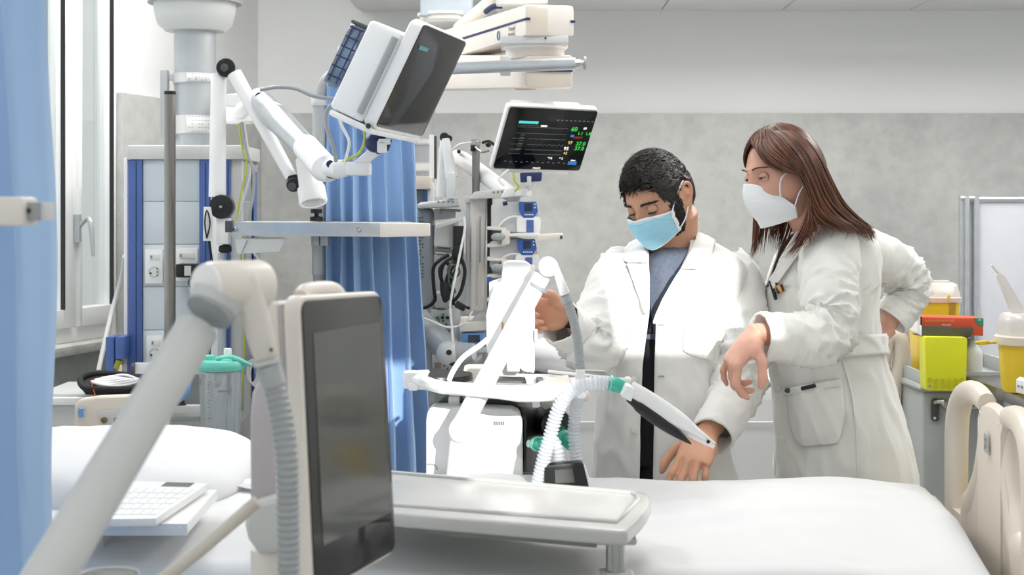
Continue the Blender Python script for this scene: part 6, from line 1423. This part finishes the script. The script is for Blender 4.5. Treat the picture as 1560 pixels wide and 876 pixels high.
def hair_short(M, par, m, seed=1):
    random.seed(seed); b = MB()
    def line(x, y):           # lower hair limit (z) for a lon angle; 0 front
        lon = abs(math.atan2(x, -y)); k = [(0,.066),(.35,.068),(.62,.058),(.80,.050),(.92,.030),(1.05,.018),(1.20,-.006),(1.36,-.012),(1.45,.020),(1.75,.034),(2.0,-.005),(2.3,-.045),(3.15,-.058)]
        for p_, q in zip(k, k[1:]):
            if lon <= q[0]: t = (lon-p_[0])/(q[0]-p_[0]); return p_[1]+(q[1]-p_[1])*t
        return k[-1][1]
    def thick(x, y, z, pz, lz):
        e = max(0, min(1, (pz-lz)/.022)); tp = max(0, z)**1.2; fr = max(0, -y)
        return .0015+e*(.005+.008*tp+.008*fr*tp)
    n1, n2 = 150, 70
    def f(i, j):
        lon = 2*math.pi*i; x0, y0, _ = dirv(lon, 0); lz = line(x0, y0); la0 = math.asin(max(-1, min(1, lz/.115))); la = la0+(math.pi/2-la0)*j
        d = V(dirv(lon, la)); p_ = head_surf(*d); nrm = V((p_.x/.0735**2, p_.y/.094**2, p_.z/.115**2)).normalized()
        t = thick(d.x, d.y, d.z, p_.z, lz); t += .0045*noise.noise((p_.x*60, p_.y*26, p_.z*50))*min(1, t/.008)
        return M @ (p_+nrm*t)
    b.grid(f, n1, n2, cu=True); cap = obj('hair', b, m, par, sharp=180)
    b = MB()
    for _ in range(3600):
        lon = random.uniform(0, 2*math.pi); x0, y0, _q = dirv(lon, 0); lz = line(x0, y0); la0 = math.asin(lz/.115)
        la = la0+(math.pi/2-la0)*(random.random()**1.15*.98); d = V(dirv(lon, la)); p_ = head_surf(*d); nrm = V((p_.x/.0735**2, p_.y/.094**2, p_.z/.115**2)).normalized()
        t = thick(d.x, d.y, d.z, p_.z, lz); ln = .008+.018*max(0, d.z)+(.006 if d.y < 0 and d.z > .4 else 0)
        fl = V((-.3*random.random()+.1*math.sin(p_.x*90), -.9 if d.z > .35 else .15, .35 if d.z > .35 else -1.0)); fl += V((random.gauss(0,.35), random.gauss(0,.3), random.gauss(0,.25)))
        fl = (fl-nrm*fl.dot(nrm)).normalized(); a = p_+nrm*t*.75; w_ = .0008+.0007*random.random()
        q1 = a+(fl+nrm*.35)*ln*.5; q2 = a+(fl*1.0+nrm*.22)*ln
        b.tube([M @ a, M @ q1, M @ q2], [w_, w_*.8, w_*.15], 3, cap=False)
    for sx in (-1, 1):        # short beard along the jaw in front of the ear
        b2 = MB(); b2.grid(lambda i, j: (lambda q: M @ (q+V((q.x,q.y,0)).normalized()*.0022))(head_surf(*dirv(sx*(1.04+.42*i+.05*math.sin(9*j)*(1-i)), .02-.80*j))), 14, 24); obj('beard', b2, m, par, sharp=180)
        for _ in range(700):
            la = random.uniform(-.85, .05); lon = sx*random.uniform(1.02-.1*(la < -.4), 1.50); d = V(dirv(lon, la)); p_ = head_surf(*d); nrm = V((p_.x/.0735**2, p_.y/.094**2, p_.z/.115**2)).normalized()
            b.tube([M @ (p_-nrm*.001), M @ (p_+nrm*.0028+V((0,-.001,-.0035)))], [.0008,.0003], 3, cap=False)
    obj('hair_strands', b, m, cap)
hair_short(HM, man, HAIRD)
def mask(M, par, material, kind, edgem):
    def f(s_, t):             # s_ -1..1 across, t 0..1 down
        a = abs(s_)
        if kind == 'flat':
            z = (.000-.012*a**2)*(1-t)+(-.094+.022*a**1.6)*t; tt = max(0, t); w_ = .0685-.012*t
            x = w_*math.sin(s_*1.12)/math.sin(1.12); yc = -.1175-.006*math.sin(math.pi*t)+.020*tt**2.5+ (.004 if t < .1 else 0); ys = -.050+.016*t
            y = ys+(yc-ys)*math.cos(s_*1.45)**.9 if a < 1 else ys
            y = ys+(yc-ys)*max(0, math.cos(s_*math.pi/2))**.80
            y += .0022*(((t*5.2) % 1)-.5)*(1-a*.35) if .12 < t < .92 else 0
            y += -.0022*noise.noise((x*60, 1, z*90)) - .004*max(0, 1-abs(noise.noise((x*28+z*30, 4, z*22-x*10)))*6)*a*.9
            if t < .25: y -= .010*gss(x, .012)*(1-t/.25)
        else:
            zt = .002-.078*a**1.7; zb_ = -.112+.010*a**1.5; z = zt+(zb_-zt)*t; w_ = .067-.008*t
            x = w_*(a**.90)*math.copysign(1, s_)*.98; yc = -.116-.014*math.sin(math.pi*min(1,t*1.15+.05))+.020*t**2; ys = -.030+.004*t
            y = yc+(ys-yc)*a**1.05 - .010*math.sin(math.pi*a)*math.sin(math.pi*t)
            if abs(t-(.28+.10*a)) < .012 and .2 < a < .8: y += .0012
        return M @ V((x, y, z))
    b = MB(); b.grid(lambda i, j: f(2*i-1, j), 64, 40); mk = obj('mask', b, material, par, sharp=50, solid=.0012)
    b = MB(); 
    if kind == 'flat':
        b.grid(lambda i, j: f(2*i-1, -.012+.10*j)+ (M.to_3x3() @ V((0,-.0012,0))), 40, 4)
        for s_ in (-1, 1): b.grid(lambda i, j: f(s_*(1-.06*i), j)+(M.to_3x3() @ V((s_*.0008,-.0008,0))), 3, 24)
        b.grid(lambda i, j: f(2*i-1, .97+.03*j)+(M.to_3x3() @ V((0,-.0012,0))), 40, 2)
    else:
        for s_ in (-1, 1): b.grid(lambda i, j: f(s_*(1-.05*i), j)+(M.to_3x3() @ V((s_*.0008,-.0008,0))), 3, 24)
        for s_ in (-1, 1):
            for t0, t1, a0, a1 in ((.30,.06,.15,.62),(.95,.66,.42,.80)): b.tube([f(s_*(a0+(a1-a0)*k/6), t0+(t1-t0)*k/6)+(M.to_3x3() @ V((s_*.0006,-.0006,0))) for k in range(7)], .0007, 5)
    obj('mask_border', b, edgem, mk, solid=.0006)
    for s_ in (-1, 1):
        b = MB(); e0, e1 = f(s_*.97, .05), f(s_*.95, .95)
        Q = lambda x, y, z: M @ V((s_*x, y, z))
        if kind == 'flat':
            b.tube([e0, Q(.0735,-.030,.012), Q(.0765,.002,.032), Q(.0800,.012,.038)], .0016, 8, smooth=4); b.tube([e1, Q(.0700,-.020,-.050), Q(.0735,.004,-.026), Q(.0760,.014,-.020)], .0016, 8, smooth=4)
        else:
            b.tube([f(s_*.72,.03), Q(.0670,-.058,-.004), Q(.0765,-.034,.014), Q(.0815,.000,.034), Q(.083,.012,.040)], [.0018]*5, 8, smooth=4); b.tube([f(s_*.90,.75), Q(.0745,-.020,-.045), Q(.0775,.003,-.026), Q(.080,.008,-.022)], .0018, 8, smooth=4)
        obj('ear_loop', b, MASKW, mk)
mask(HM, man, MASKB, 'flat', MASKW)
# clothes
MT = Torso([(352,1008,1052,3.30,.05),(366,975,1078,3.30,.072),(378,952,1100,3.30,.09),(392,934,1124,3.31,.106),(410,926,1134,3.31,.120),(435,924,1128,3.31,.130),(470,922,1116,3.31,.135),(520,919,1104,3.31,.135),(570,914,1102,3.31,.135),(620,909,1106,3.31,.138),(680,903,1114,3.31,.142),(740,899,1124,3.31,.148),(860,886,1134,3.32,.160),(1040,872,1140,3.33,.170)], seed=1.3, fold=.005)
df = 3.19
gl = edge([(352,1010,df),(366,985,df),(385,990,df),(430,989,df),(480,988,df),(560,978,df),(640,975,df),(740,973,df),(1040,962,df)])
gr = edge([(352,1046,df),(366,1056,df),(385,1050,df),(410,1036,df),(450,1013,df),(490,998,df),(560,996,df),(640,995,df),(740,993,df),(1040,1000,df)])
coat = garment('coat', MT, gl, gr, man, COAT)
TT = Torso([(372,1006,1052,3.30,.062),(380,985,1075,3.30,.078),(392,968,1082,3.31,.090),(410,958,1086,3.32,.098),(450,950,1084,3.32,.108),(520,942,1080,3.32,.112),(600,934,1084,3.31,.118),(700,930,1088,3.31,.12)], seed=3.1, fold=.003)
garment('shirt', TT, None, None, man, TEE, 80, 50, z0=P(0,512,3.3).z, off=.004)
garment('dark_shirt_hem', TT, None, None, man, DARKC, 80, 30, z1=P(0,508,3.3).z)
b = MB(); patch('black_front_band', TT, [(378,983,378,990),(430,983,430,991),(490,982,490,996),(508,978,508,998)], man, DARKC, off=.010, nx=5, ny=20)
cl = HM @ V((0,.02,-.09))
b = MB(); b.tube([nk+V((.062*math.sin(a*.5236)+.002, -.066*math.cos(a*.5236), .022-.030*max(0,math.cos(a*.5236))+.020*max(0,-math.cos(a*.5236)))) for a in range(12)], .006, 8, closed=True, smooth=3); obj('shirt_collar', b, mat('off_white_jersey','#dcd6d2',.85), man)
patch('lapel', MT, [(352,1052,338,1058),(362,1056,352,1074),(376,1052,364,1084),(390,1047,385,1081),(402,1041,404,1076),(409,1037,410,1058)], man, COAT, off=.011, bulge=.004)
patch('lapel', MT, [(411,1036,412,1057),(422,1029,426,1068),(436,1021,446,1045),(455,1011,464,1022),(480,1001,484,1004),(492,997,494,1000)], man, COAT, off=.010, bulge=.004)
patch('lapel', MT, [(352,990,352,1010),(364,969,362,990),(378,958,374,987),(396,954,386,990),(400,962,400,990)], man, COAT, off=.011, bulge=.003)
patch('lapel', MT, [(402,960,402,990),(420,966,420,990),(450,977,450,989),(478,985,478,989)], man, COAT, off=.010, bulge=.003)
patch('back_collar', MT, [(330,1040,330,1060),(342,1046,338,1064),(354,1050,350,1074)], man, COAT, off=.014)
patch('breast_pocket', MT, [(502,1040,512,1086),(515,1040,527,1086),(534,1040,545,1086),(540,1050,550,1084)], man, COAT, off=.004, bulge=.002)
for y, x in ((579,966),(655,968),(733,966)):
    c = MT.px(x, y, .004); o = obj('button', MB().cyl(c, c+V((0,-.003,0)), .0085, n=20, bev=.001), PAPER, man)
for y in (495,573,735): c0 = MT.px(1003,y,.003); c1 = MT.px(1012,y,.003); obj('buttonhole', MB().tube([c0,c1], .0018, 6), GREY, man)
sleeve('coat_sleeve', [P(962,402,3.30), P(940,432,3.27), P(921,480,3.20), P(903,528,3.14), P(882,512,3.14), P(855,491,3.09)], [.058,.066,.062,.060,.054,.048], man, COAT, 2.0, .007, elbow=.62)
sleeve('coat_sleeve', [P(1096,398,3.34), P(1117,430,3.33), P(1129,490,3.28), P(1128,560,3.24), P(1112,612,3.18), P(1086,664,3.09)], [.054,.066,.064,.062,.055,.047], man, COAT, 5.0, .007, elbow=.62)
b = MB(); c = wrR+V((.02,.0,-.0)); b.tube([wrR+V((-.006,.0,.0)), wrR+V((.008,.004,-.003))], [.0265,.0275], 24, cap=False); obj('watch_band', b, BLACK, man, solid=.003)
garment('trousers', Torso([(640,940,1084,3.31,.115),(700,934,1090,3.31,.125),(790,930,1094,3.31,.13)], 0, .001), None, None, man, DARKC, 40, 14)
for s_ in (-1, 1):
    hx = P(1012,0,3.31).x+s_*.085; b = MB(); b.tube([V((hx,3.31,.96)), V((hx+s_*.01,3.30,.72)), V((hx+s_*.015,3.29,.49)), V((hx+s_*.02,3.32,.28)), V((hx+s_*.02,3.33,.06))], [.105,.092,.074,.068,.062], 24, smooth=5); obj('trouser_leg', b, DARKC, man)
    b = MB(); b.tube([V((hx+s_*.02,3.37,.045)), V((hx+s_*.022,3.30,.05)), V((hx+s_*.025,3.22,.045)), V((hx+s_*.03,3.13,.034))], [.044,.048,.046,.032], 20, smooth=4); obj('shoe', b, WHITE, man)

# ------------------------------------------------------------------ the woman
wom = thing('person', 'woman with long brown hair and white respirator mask leaning in a belted white coat', 'person', V((P(1270,0,3.3).x, 3.3, 0)), 'people at the bedside')
HW = Matrix.Translation(P(1195,267,3.22)) @ Rm(math.radians(-66), math.radians(12), math.radians(-3)) @ Matrix.Scale(.915, 4)
body = MB(); put_head(body, HW)
nb = HW @ V((0,.028,-.05)); nk = P(1243,352,3.31)
limb(body, [nb, nb.lerp(nk,.5), nk, nk+V((.01,0,-.05))], [.048,.047,.054,.07])
limb(body, [P(1248,362,3.32), P(1256,410,3.32), P(1258,480,3.32), P(1262,540,3.32), P(1272,640,3.33), V((P(1276,0,3.33).x,3.33,.90))], [.06,.115,.105,.095,.118,.11], 28, asp=.85)
sN, sF = P(1262,388,3.22), P(1308,396,3.40)
limb(body, [sN, P(1285,372,3.31), sF], [.042,.055,.042])
eN, wN = P(1272,515,3.13), P(1150,508,3.02); eF, wF = P(1384,430,3.46), P(1350,500,3.44)
limb(body, [sN, sN.lerp(eN,.5), eN, eN.lerp(wN,.5), wN], [.040,.037,.032,.030,.0215])
limb(body, [sF, sF.lerp(eF,.5), eF, eF.lerp(wF,.5), wF], [.034,.030,.026,.025,.0205])
for s_ in (-1, 1):
    hx = P(1275,0,3.33).x; hy = 3.33+s_*.08
    limb(body, [V((hx,hy,.95)), V((hx-.01,hy,.70)), V((hx-.02,hy,.47)), V((hx,hy,.26)), V((hx+.01,hy,.09))], [.092,.078,.054,.046,.034])
    limb(body, [V((hx+.03,hy,.05)), V((hx-.08,hy,.045)), V((hx-.16,hy,.035))], [.034,.034,.025])
QN, tipsN = hand(body, wN, (-.62,-.05,-.80), (.35,-.95,-.25), (-.75,-.35,.6), [(.55,.7,.4),(.75,.95,.55),(.85,.95,.6),(.35,.5,.3)], (.9,.1), .92, 1.3)
hand(body, wF, (-.75,-.1,-.5), (0,-.2,1), (.3,.8,-.3), [(.4,.5,.3)]*4, (.3,.4), .9)
remesh('body', body, .0028, wom, SKINW, smooth=2)
for sx in (-1, 1): eye(HW, wom, sx, -.30, .08, (-.1, -.12), SKINW)
for sx in (-1, 1): brow(HW, wom, sx, HAIRB, .0310, .0026, .005)
mask(HW, wom, MASKW, 'fold', PAPER)
e = HW @ V((-.0800,.004,-.028)) if (HW @ V((-.08,0,0))).y < (HW @ V((.08,0,0))).y else HW @ V((.0800,.004,-.028))
obj('pearl_earring', MB().ball(e, .0042, 14), mat('pearl','#efe9df',.15), wom)
kn = tipsN[2][0]; obj('ring', MB().tube([QN(.098,-.0095,-.018)+(V((math.cos(a*.5236),0,math.sin(a*.5236)))*.0095) for a in range(12)], .0012, 6, closed=True), CHROME, wom)
WT = Torso([(335,1232,1262,3.30,.045),(345,1222,1290,3.30,.07),(356,1208,1318,3.31,.09),(370,1196,1334,3.32,.112),(395,1184,1338,3.32,.128),(430,1172,1338,3.32,.136),(470,1168,1336,3.32,.132),(510,1170,1342,3.32,.124),(540,1172,1348,3.32,.124),(580,1174,1358,3.33,.132),(640,1178,1372,3.33,.142),(700,1180,1386,3.33,.150),(740,1182,1393,3.33,.154),(860,1180,1410,3.34,.165),(1040,1176,1425,3.35,.172)], seed=4.4, fold=.004, k=(6,9))
dw = 3.2
glw = edge([(335,1212,dw),(360,1204,dw),(400,1186,dw),(430,1176,dw),(450,1175,dw),(1040,1181,dw)])
grw = edge([(335,1236,dw),(345,1236,dw),(360,1230,dw),(400,1206,dw),(440,1182,dw),(450,1177,dw),(1040,1183,dw)])
garment('coat', WT, glw, grw, wom, COATW)
WS = Torso([(345,1232,1268,3.30,.058),(360,1218,1300,3.31,.078),(380,1206,1318,3.32,.098),(430,1190,1322,3.32,.118),(500,1190,1322,3.32,.108),(560,1192,1326,3.32,.106),(700,1200,1350,3.33,.12)], seed=2, fold=.002)
garment('shirt', WS, None, None, wom, TROU, 60, 40)
patch('lapel', WT, [(342,1226,338,1240),(356,1217,350,1240),(374,1206,370,1234),(396,1192,396,1216),(420,1179,424,1196),(440,1175,446,1180)], wom, COATW, off=.010, bulge=.004)
patch('coat_collar', WT, [(334,1236,330,1262),(342,1240,338,1286),(352,1246,350,1300)], wom, COATW, off=.012)
patch('hip_pocket', WT, [(592,1202,577,1281),(600,1202,585,1283),(640,1206,630,1288),(668,1214,662,1282),(680,1224,676,1276)], wom, COATW, off=.007, bulge=.010, nx=24, ny=24)
patch('pocket_hem', WT, [(593,1202,578,1281),(603,1203,589,1283)], wom, COATW, off=.0135, bulge=.0, nx=24, ny=5, solid=.0015)
patch('belt', WT, [(512,1268,508,1349),(528,1268,524,1350),(545,1269,539,1349)], wom, COATW, off=.012, nx=30, ny=8)
patch('side_seam', WT, [(548,1283,548,1286),(600,1296,600,1299),(650,1303,650,1306),(735,1306,735,1309)], wom, COATW, off=.003, nx=4, ny=30)
for y, x in ((430,1180),(592,1186),(668,1190)):
    c = WT.px(x, y, .004); obj('button', MB().cyl(c, c+V((-.001,-.003,0)), .0085, n=20, bev=.001), PAPER, wom)
for k, (x0,y0,x1,y1,r,m) in enumerate(((1179,428,1189,456,.0042,BLACK),(1177,443,1188,452,.004,BLACK),(1189,431,1193,446,.0035,BLACK),(1191,436,1198,444,.0045,mat('orange_cap','#e0a05a',.5)),(1196,434,1200,443,.003,BLACK))):
    a, c = WT.px(x0,y0,.010), WT.px(x1,y1,.012); tag(obj('pocket_pen', MB().cyl(a, c, r, n=10), m), ['long black pen slanting in the woman\'s breast pocket','short black pen crossing the long one in the woman\'s breast pocket','thin black pen upright in the middle of the woman\'s breast pocket','pen with an orange cap in the woman\'s breast pocket','thinnest black pen, rightmost in the woman\'s breast pocket'][k], 'pen', 'pens in the breast pocket')
b = MB()
a, c = WT.px(1228,592,.016), WT.px(1247,587,.016); b.cyl(a, c, .0045, n=10); tag(obj('pocket_pen', b, INK), 'dark pen lying in the hip pocket of the woman\'s coat', 'pen')
a = WT.px(1209,595,.016); tag(obj('pocket_clip', MB().ball(a, (.008,.005,.006)), DGREY), 'small dark clip at the left end of the hip pocket', 'clip')
sleeve('coat_sleeve', [P(1276,352,3.25), P(1266,385,3.19), P(1262,440,3.15), P(1266,492,3.12), P(1240,516,3.08), P(1196,514,3.05), P(1157,514,3.03)], [.040,.064,.064,.060,.058,.054,.052], wom, COATW, 8.0, .0070, elbow=.55)
sleeve('coat_sleeve', [P(1300,384,3.38), P(1330,390,3.42), P(1362,405,3.45), P(1385,432,3.46), P(1376,462,3.46), P(1356,488,3.45)], [.062,.060,.056,.052,.048,.044], wom, COATW, 11.0, .006, elbow=.6)
garment('trousers', Torso([(640,1200,1350,3.33,.115),(700,1200,1352,3.33,.125),(790,1204,1352,3.33,.13)], 0, .001), None, None, wom, TROU, 40, 14)
for s_ in (-1, 1):
    hx = P(1275,0,3.33).x; hy = 3.33+s_*.08; b = MB(); b.tube([V((hx,hy,.96)), V((hx-.01,hy,.70)), V((hx-.02,hy,.47)), V((hx,hy,.26)), V((hx+.01,hy,.06))], [.105,.090,.070,.062,.056], 24, smooth=5); obj('trouser_leg', b, TROU, wom)
    b = MB(); b.tube([V((hx+.045,hy,.045)), V((hx,hy,.05)), V((hx-.09,hy,.045)), V((hx-.17,hy,.032))], [.038,.042,.042,.028], 20, smooth=4); obj('shoe', b, WHITE, wom)
# long hair: scalp cap plus combed locks that follow guide curves
def hair_long(M, par, m):
    inv = M.inverted(); b = MB()
    def line(lon):
        k = [(0,.082),(.30,.078),(.60,.064),(.85,.044),(1.05,.030),(1.25,.022),(1.45,.022),(1.75,.010),(2.2,-.05),(3.15,-.10)]; lon = abs(lon)
        for p_, q in zip(k, k[1:]):
            if lon <= q[0]: t = (lon-p_[0])/(q[0]-p_[0]); return p_[1]+(q[1]-p_[1])*t
        return k[-1][1]
    def f(i, j):
        lon = 2*math.pi*i-math.pi; lz = line(lon); la0 = math.asin(max(-1, lz/.115)); la = la0+(math.pi/2-la0)*j; d = V(dirv(lon, la)); p_ = head_surf(*d)
        nrm = V((p_.x/.0735**2, p_.y/.094**2, p_.z/.115**2)).normalized(); e_ = min(1, (p_.z-lz)/.03)
        return M @ (p_+nrm*(.002+e_*(.010+.006*max(0, d.y))+.002*noise.noise((p_.x*40+3, p_.y*10, p_.z*10))))
    b.grid(f, 120, 50, cu=True); cap = obj('hair', b, m, par, sharp=180)
    G = [ # guides on the near side, front to back: pixel x, y, depth
      [(1160,206,3.19),(1152,226,3.155),(1168,250,3.135),(1192,262,3.13),(1213,265,3.13),(1231,284,3.145),(1234,322,3.15),(1216,366,3.15),(1192,394,3.15)],
      [(1164,202,3.19),(1170,226,3.145),(1190,244,3.125),(1213,257,3.12),(1231,277,3.13),(1238,314,3.135),(1230,350,3.14),(1208,388,3.14)],
      [(1168,199,3.19),(1184,220,3.14),(1202,240,3.12),(1218,262,3.115),(1232,292,3.12),(1240,322,3.13),(1256,340,3.12),(1276,352,3.10)],
      [(1174,196,3.19),(1194,214,3.14),(1214,238,3.12),(1230,266,3.115),(1244,300,3.12),(1258,326,3.12),(1282,342,3.11),(1302,356,3.11)],
      [(1182,194,3.20),(1206,210,3.15),(1226,236,3.13),(1242,268,3.125),(1258,304,3.13),(1280,330,3.14),(1308,350,3.15),(1322,366,3.16)],
      [(1190,193,3.21),(1216,208,3.17),(1238,236,3.15),(1254,270,3.15),(1272,306,3.16),(1298,334,3.18),(1322,352,3.20),(1330,367,3.21)],
      [(1196,193,3.23),(1222,207,3.20),(1245,236,3.19),(1262,272,3.19),(1282,308,3.21),(1308,336,3.23),(1328,352,3.25),(1331,364,3.25)],
      [(1196,193,3.27),(1222,208,3.28),(1244,238,3.28),(1260,274,3.28),(1280,310,3.29),(1306,338,3.30),(1326,354,3.31),(1328,364,3.31)],
      [(1186,196,3.30),(1210,214,3.32),(1232,244,3.33),(1250,280,3.33),(1268,312,3.34),(1292,338,3.35),(1310,354,3.36),(1316,364,3.36)]]
    GF = [ # far side, framing the face and hanging below the mask
      [(1158,207,3.21),(1146,222,3.25),(1140,240,3.27),(1142,262,3.29),(1148,300,3.30),(1150,340,3.30),(1148,372,3.29),(1142,396,3.28)],
      [(1160,205,3.22),(1150,222,3.27),(1148,246,3.30),(1152,280,3.31),(1158,310,3.31),(1156,345,3.30),(1153,374,3.29),(1146,394,3.28)],
      [(1164,203,3.22),(1160,224,3.29),(1162,260,3.33),(1172,300,3.33),(1178,334,3.31),(1176,360,3.30),(1180,384,3.29)],
      [(1168,203,3.23),(1172,230,3.31),(1182,270,3.34),(1192,310,3.33),(1192,344,3.31),(1186,370,3.30),(1186,390,3.29)],
      [(1172,203,3.24),(1184,234,3.31),(1198,276,3.33),(1208,316,3.32),(1206,348,3.30),(1196,374,3.29),(1190,388,3.28)]]
    NC = 26
    def curve(g):
        pp, _ = spline([P(*p_) for p_ in g], 0, 8); ds = [0]
        for a, c in zip(pp, pp[1:]): ds.append(ds[-1]+(c-a).length)
        out = []; j = 0
        for i in range(NC+1):
            s_ = ds[-1]*i/NC
            while j < len(ds)-2 and ds[j+1] < s_: j += 1
            out.append(pp[j].lerp(pp[j+1], (s_-ds[j])/max(1e-9, ds[j+1]-ds[j])))
        return out
    def sheet(GG, u):
        t = u*(len(GG)-1); k = min(int(t), len(GG)-2); t -= k; return [a.lerp(c, t) for a, c in zip(GG[k], GG[k+1])]
    for GG_, cnt, sd, wdt in ((G, 760, 3, .0022), (GF, 210, 5, .0017)):
        GG = [curve(g) for g in GG_]; random.seed(sd)
        hull = MB(); hull.grid(lambda i, j: sheet(GG, i)[int(round(j*NC*(.84+.04*math.sin(i*40) if GG_ is G else .55)))]+V((.001,.005,-.002)), 60, NC+1); obj('hair_lock', hull, m, cap, sharp=180, solid=.005)
        b = MB()
        for q in range(cnt):
            u = random.random(); base = sheet(GG, u); off = V((random.gauss(0,.0016), random.gauss(0,.0028), random.gauss(0,.0016))); ph = random.uniform(0,6); ln = NC-int(random.random()**2*6); pts = []; rr_ = []
            w_ = wdt*random.uniform(.35,1.0)
            for i in range(0, ln+1):
                f_ = i/NC; wv = .0028*f_*math.sin(f_*9+ph); pts.append(base[i]+off*(.6+1.6*f_)+V((wv, .5*wv-.002*math.sin(math.pi*f_), 0))); rr_.append(w_*(.6+.5*math.sin(math.pi*min(1, f_*1.1))**.5)*(1 if i < ln-4 else max(.12, (ln-i)/4)))
            b.tube(pts, rr_, 5, cap=False)
        obj('hair_strands', b, m, cap, sharp=180)
    random.seed(9); b = MB()
    for q in range(1500):          # combed strands over the scalp, falling back from the parting
        sg = random.choice((1,-1)); l0 = random.uniform(.1, 2.4); pts = []; w_ = random.uniform(.0008,.0017); lz = math.asin(max(-1, line(l0+.5)/.115)); a0 = random.uniform(.9, 1.5); of = random.uniform(.010,.0145)
        for k in range(9):
            t = k/8; la = a0+(lz+.05-a0)*t; lo = sg*(l0+.55*t-.2); p_ = head_surf(*dirv(lo, la)); nrm = V((p_.x/.0735**2, p_.y/.094**2, p_.z/.115**2)).normalized(); pts.append(M @ (p_+nrm*(of*(1-.35*t)+.004*max(0,p_.y/.09))))
        b.tube(pts, [w_*.5]+[w_]*6+[w_*.6,w_*.2], 4, cap=False)
    obj('hair_strands', b, m, cap, sharp=180); b = MB()
    for g in ([(1150,222,3.2),(1140,216,3.2),(1138,226,3.2)],[(1166,204,3.2),(1160,198,3.2),(1156,202,3.2)],[(1280,345,3.11),(1292,352,3.10),(1288,366,3.10)],[(1262,340,3.11),(1270,350,3.10),(1266,362,3.09)],[(1240,330,3.11),(1246,345,3.10),(1252,350,3.10)]): b.tube([P(*p_) for p_ in g], [.0008,.0008,.0003], 5, smooth=5)
    obj('hair_strands', b, m, cap)
hair_long(HW, wom, HAIRB)
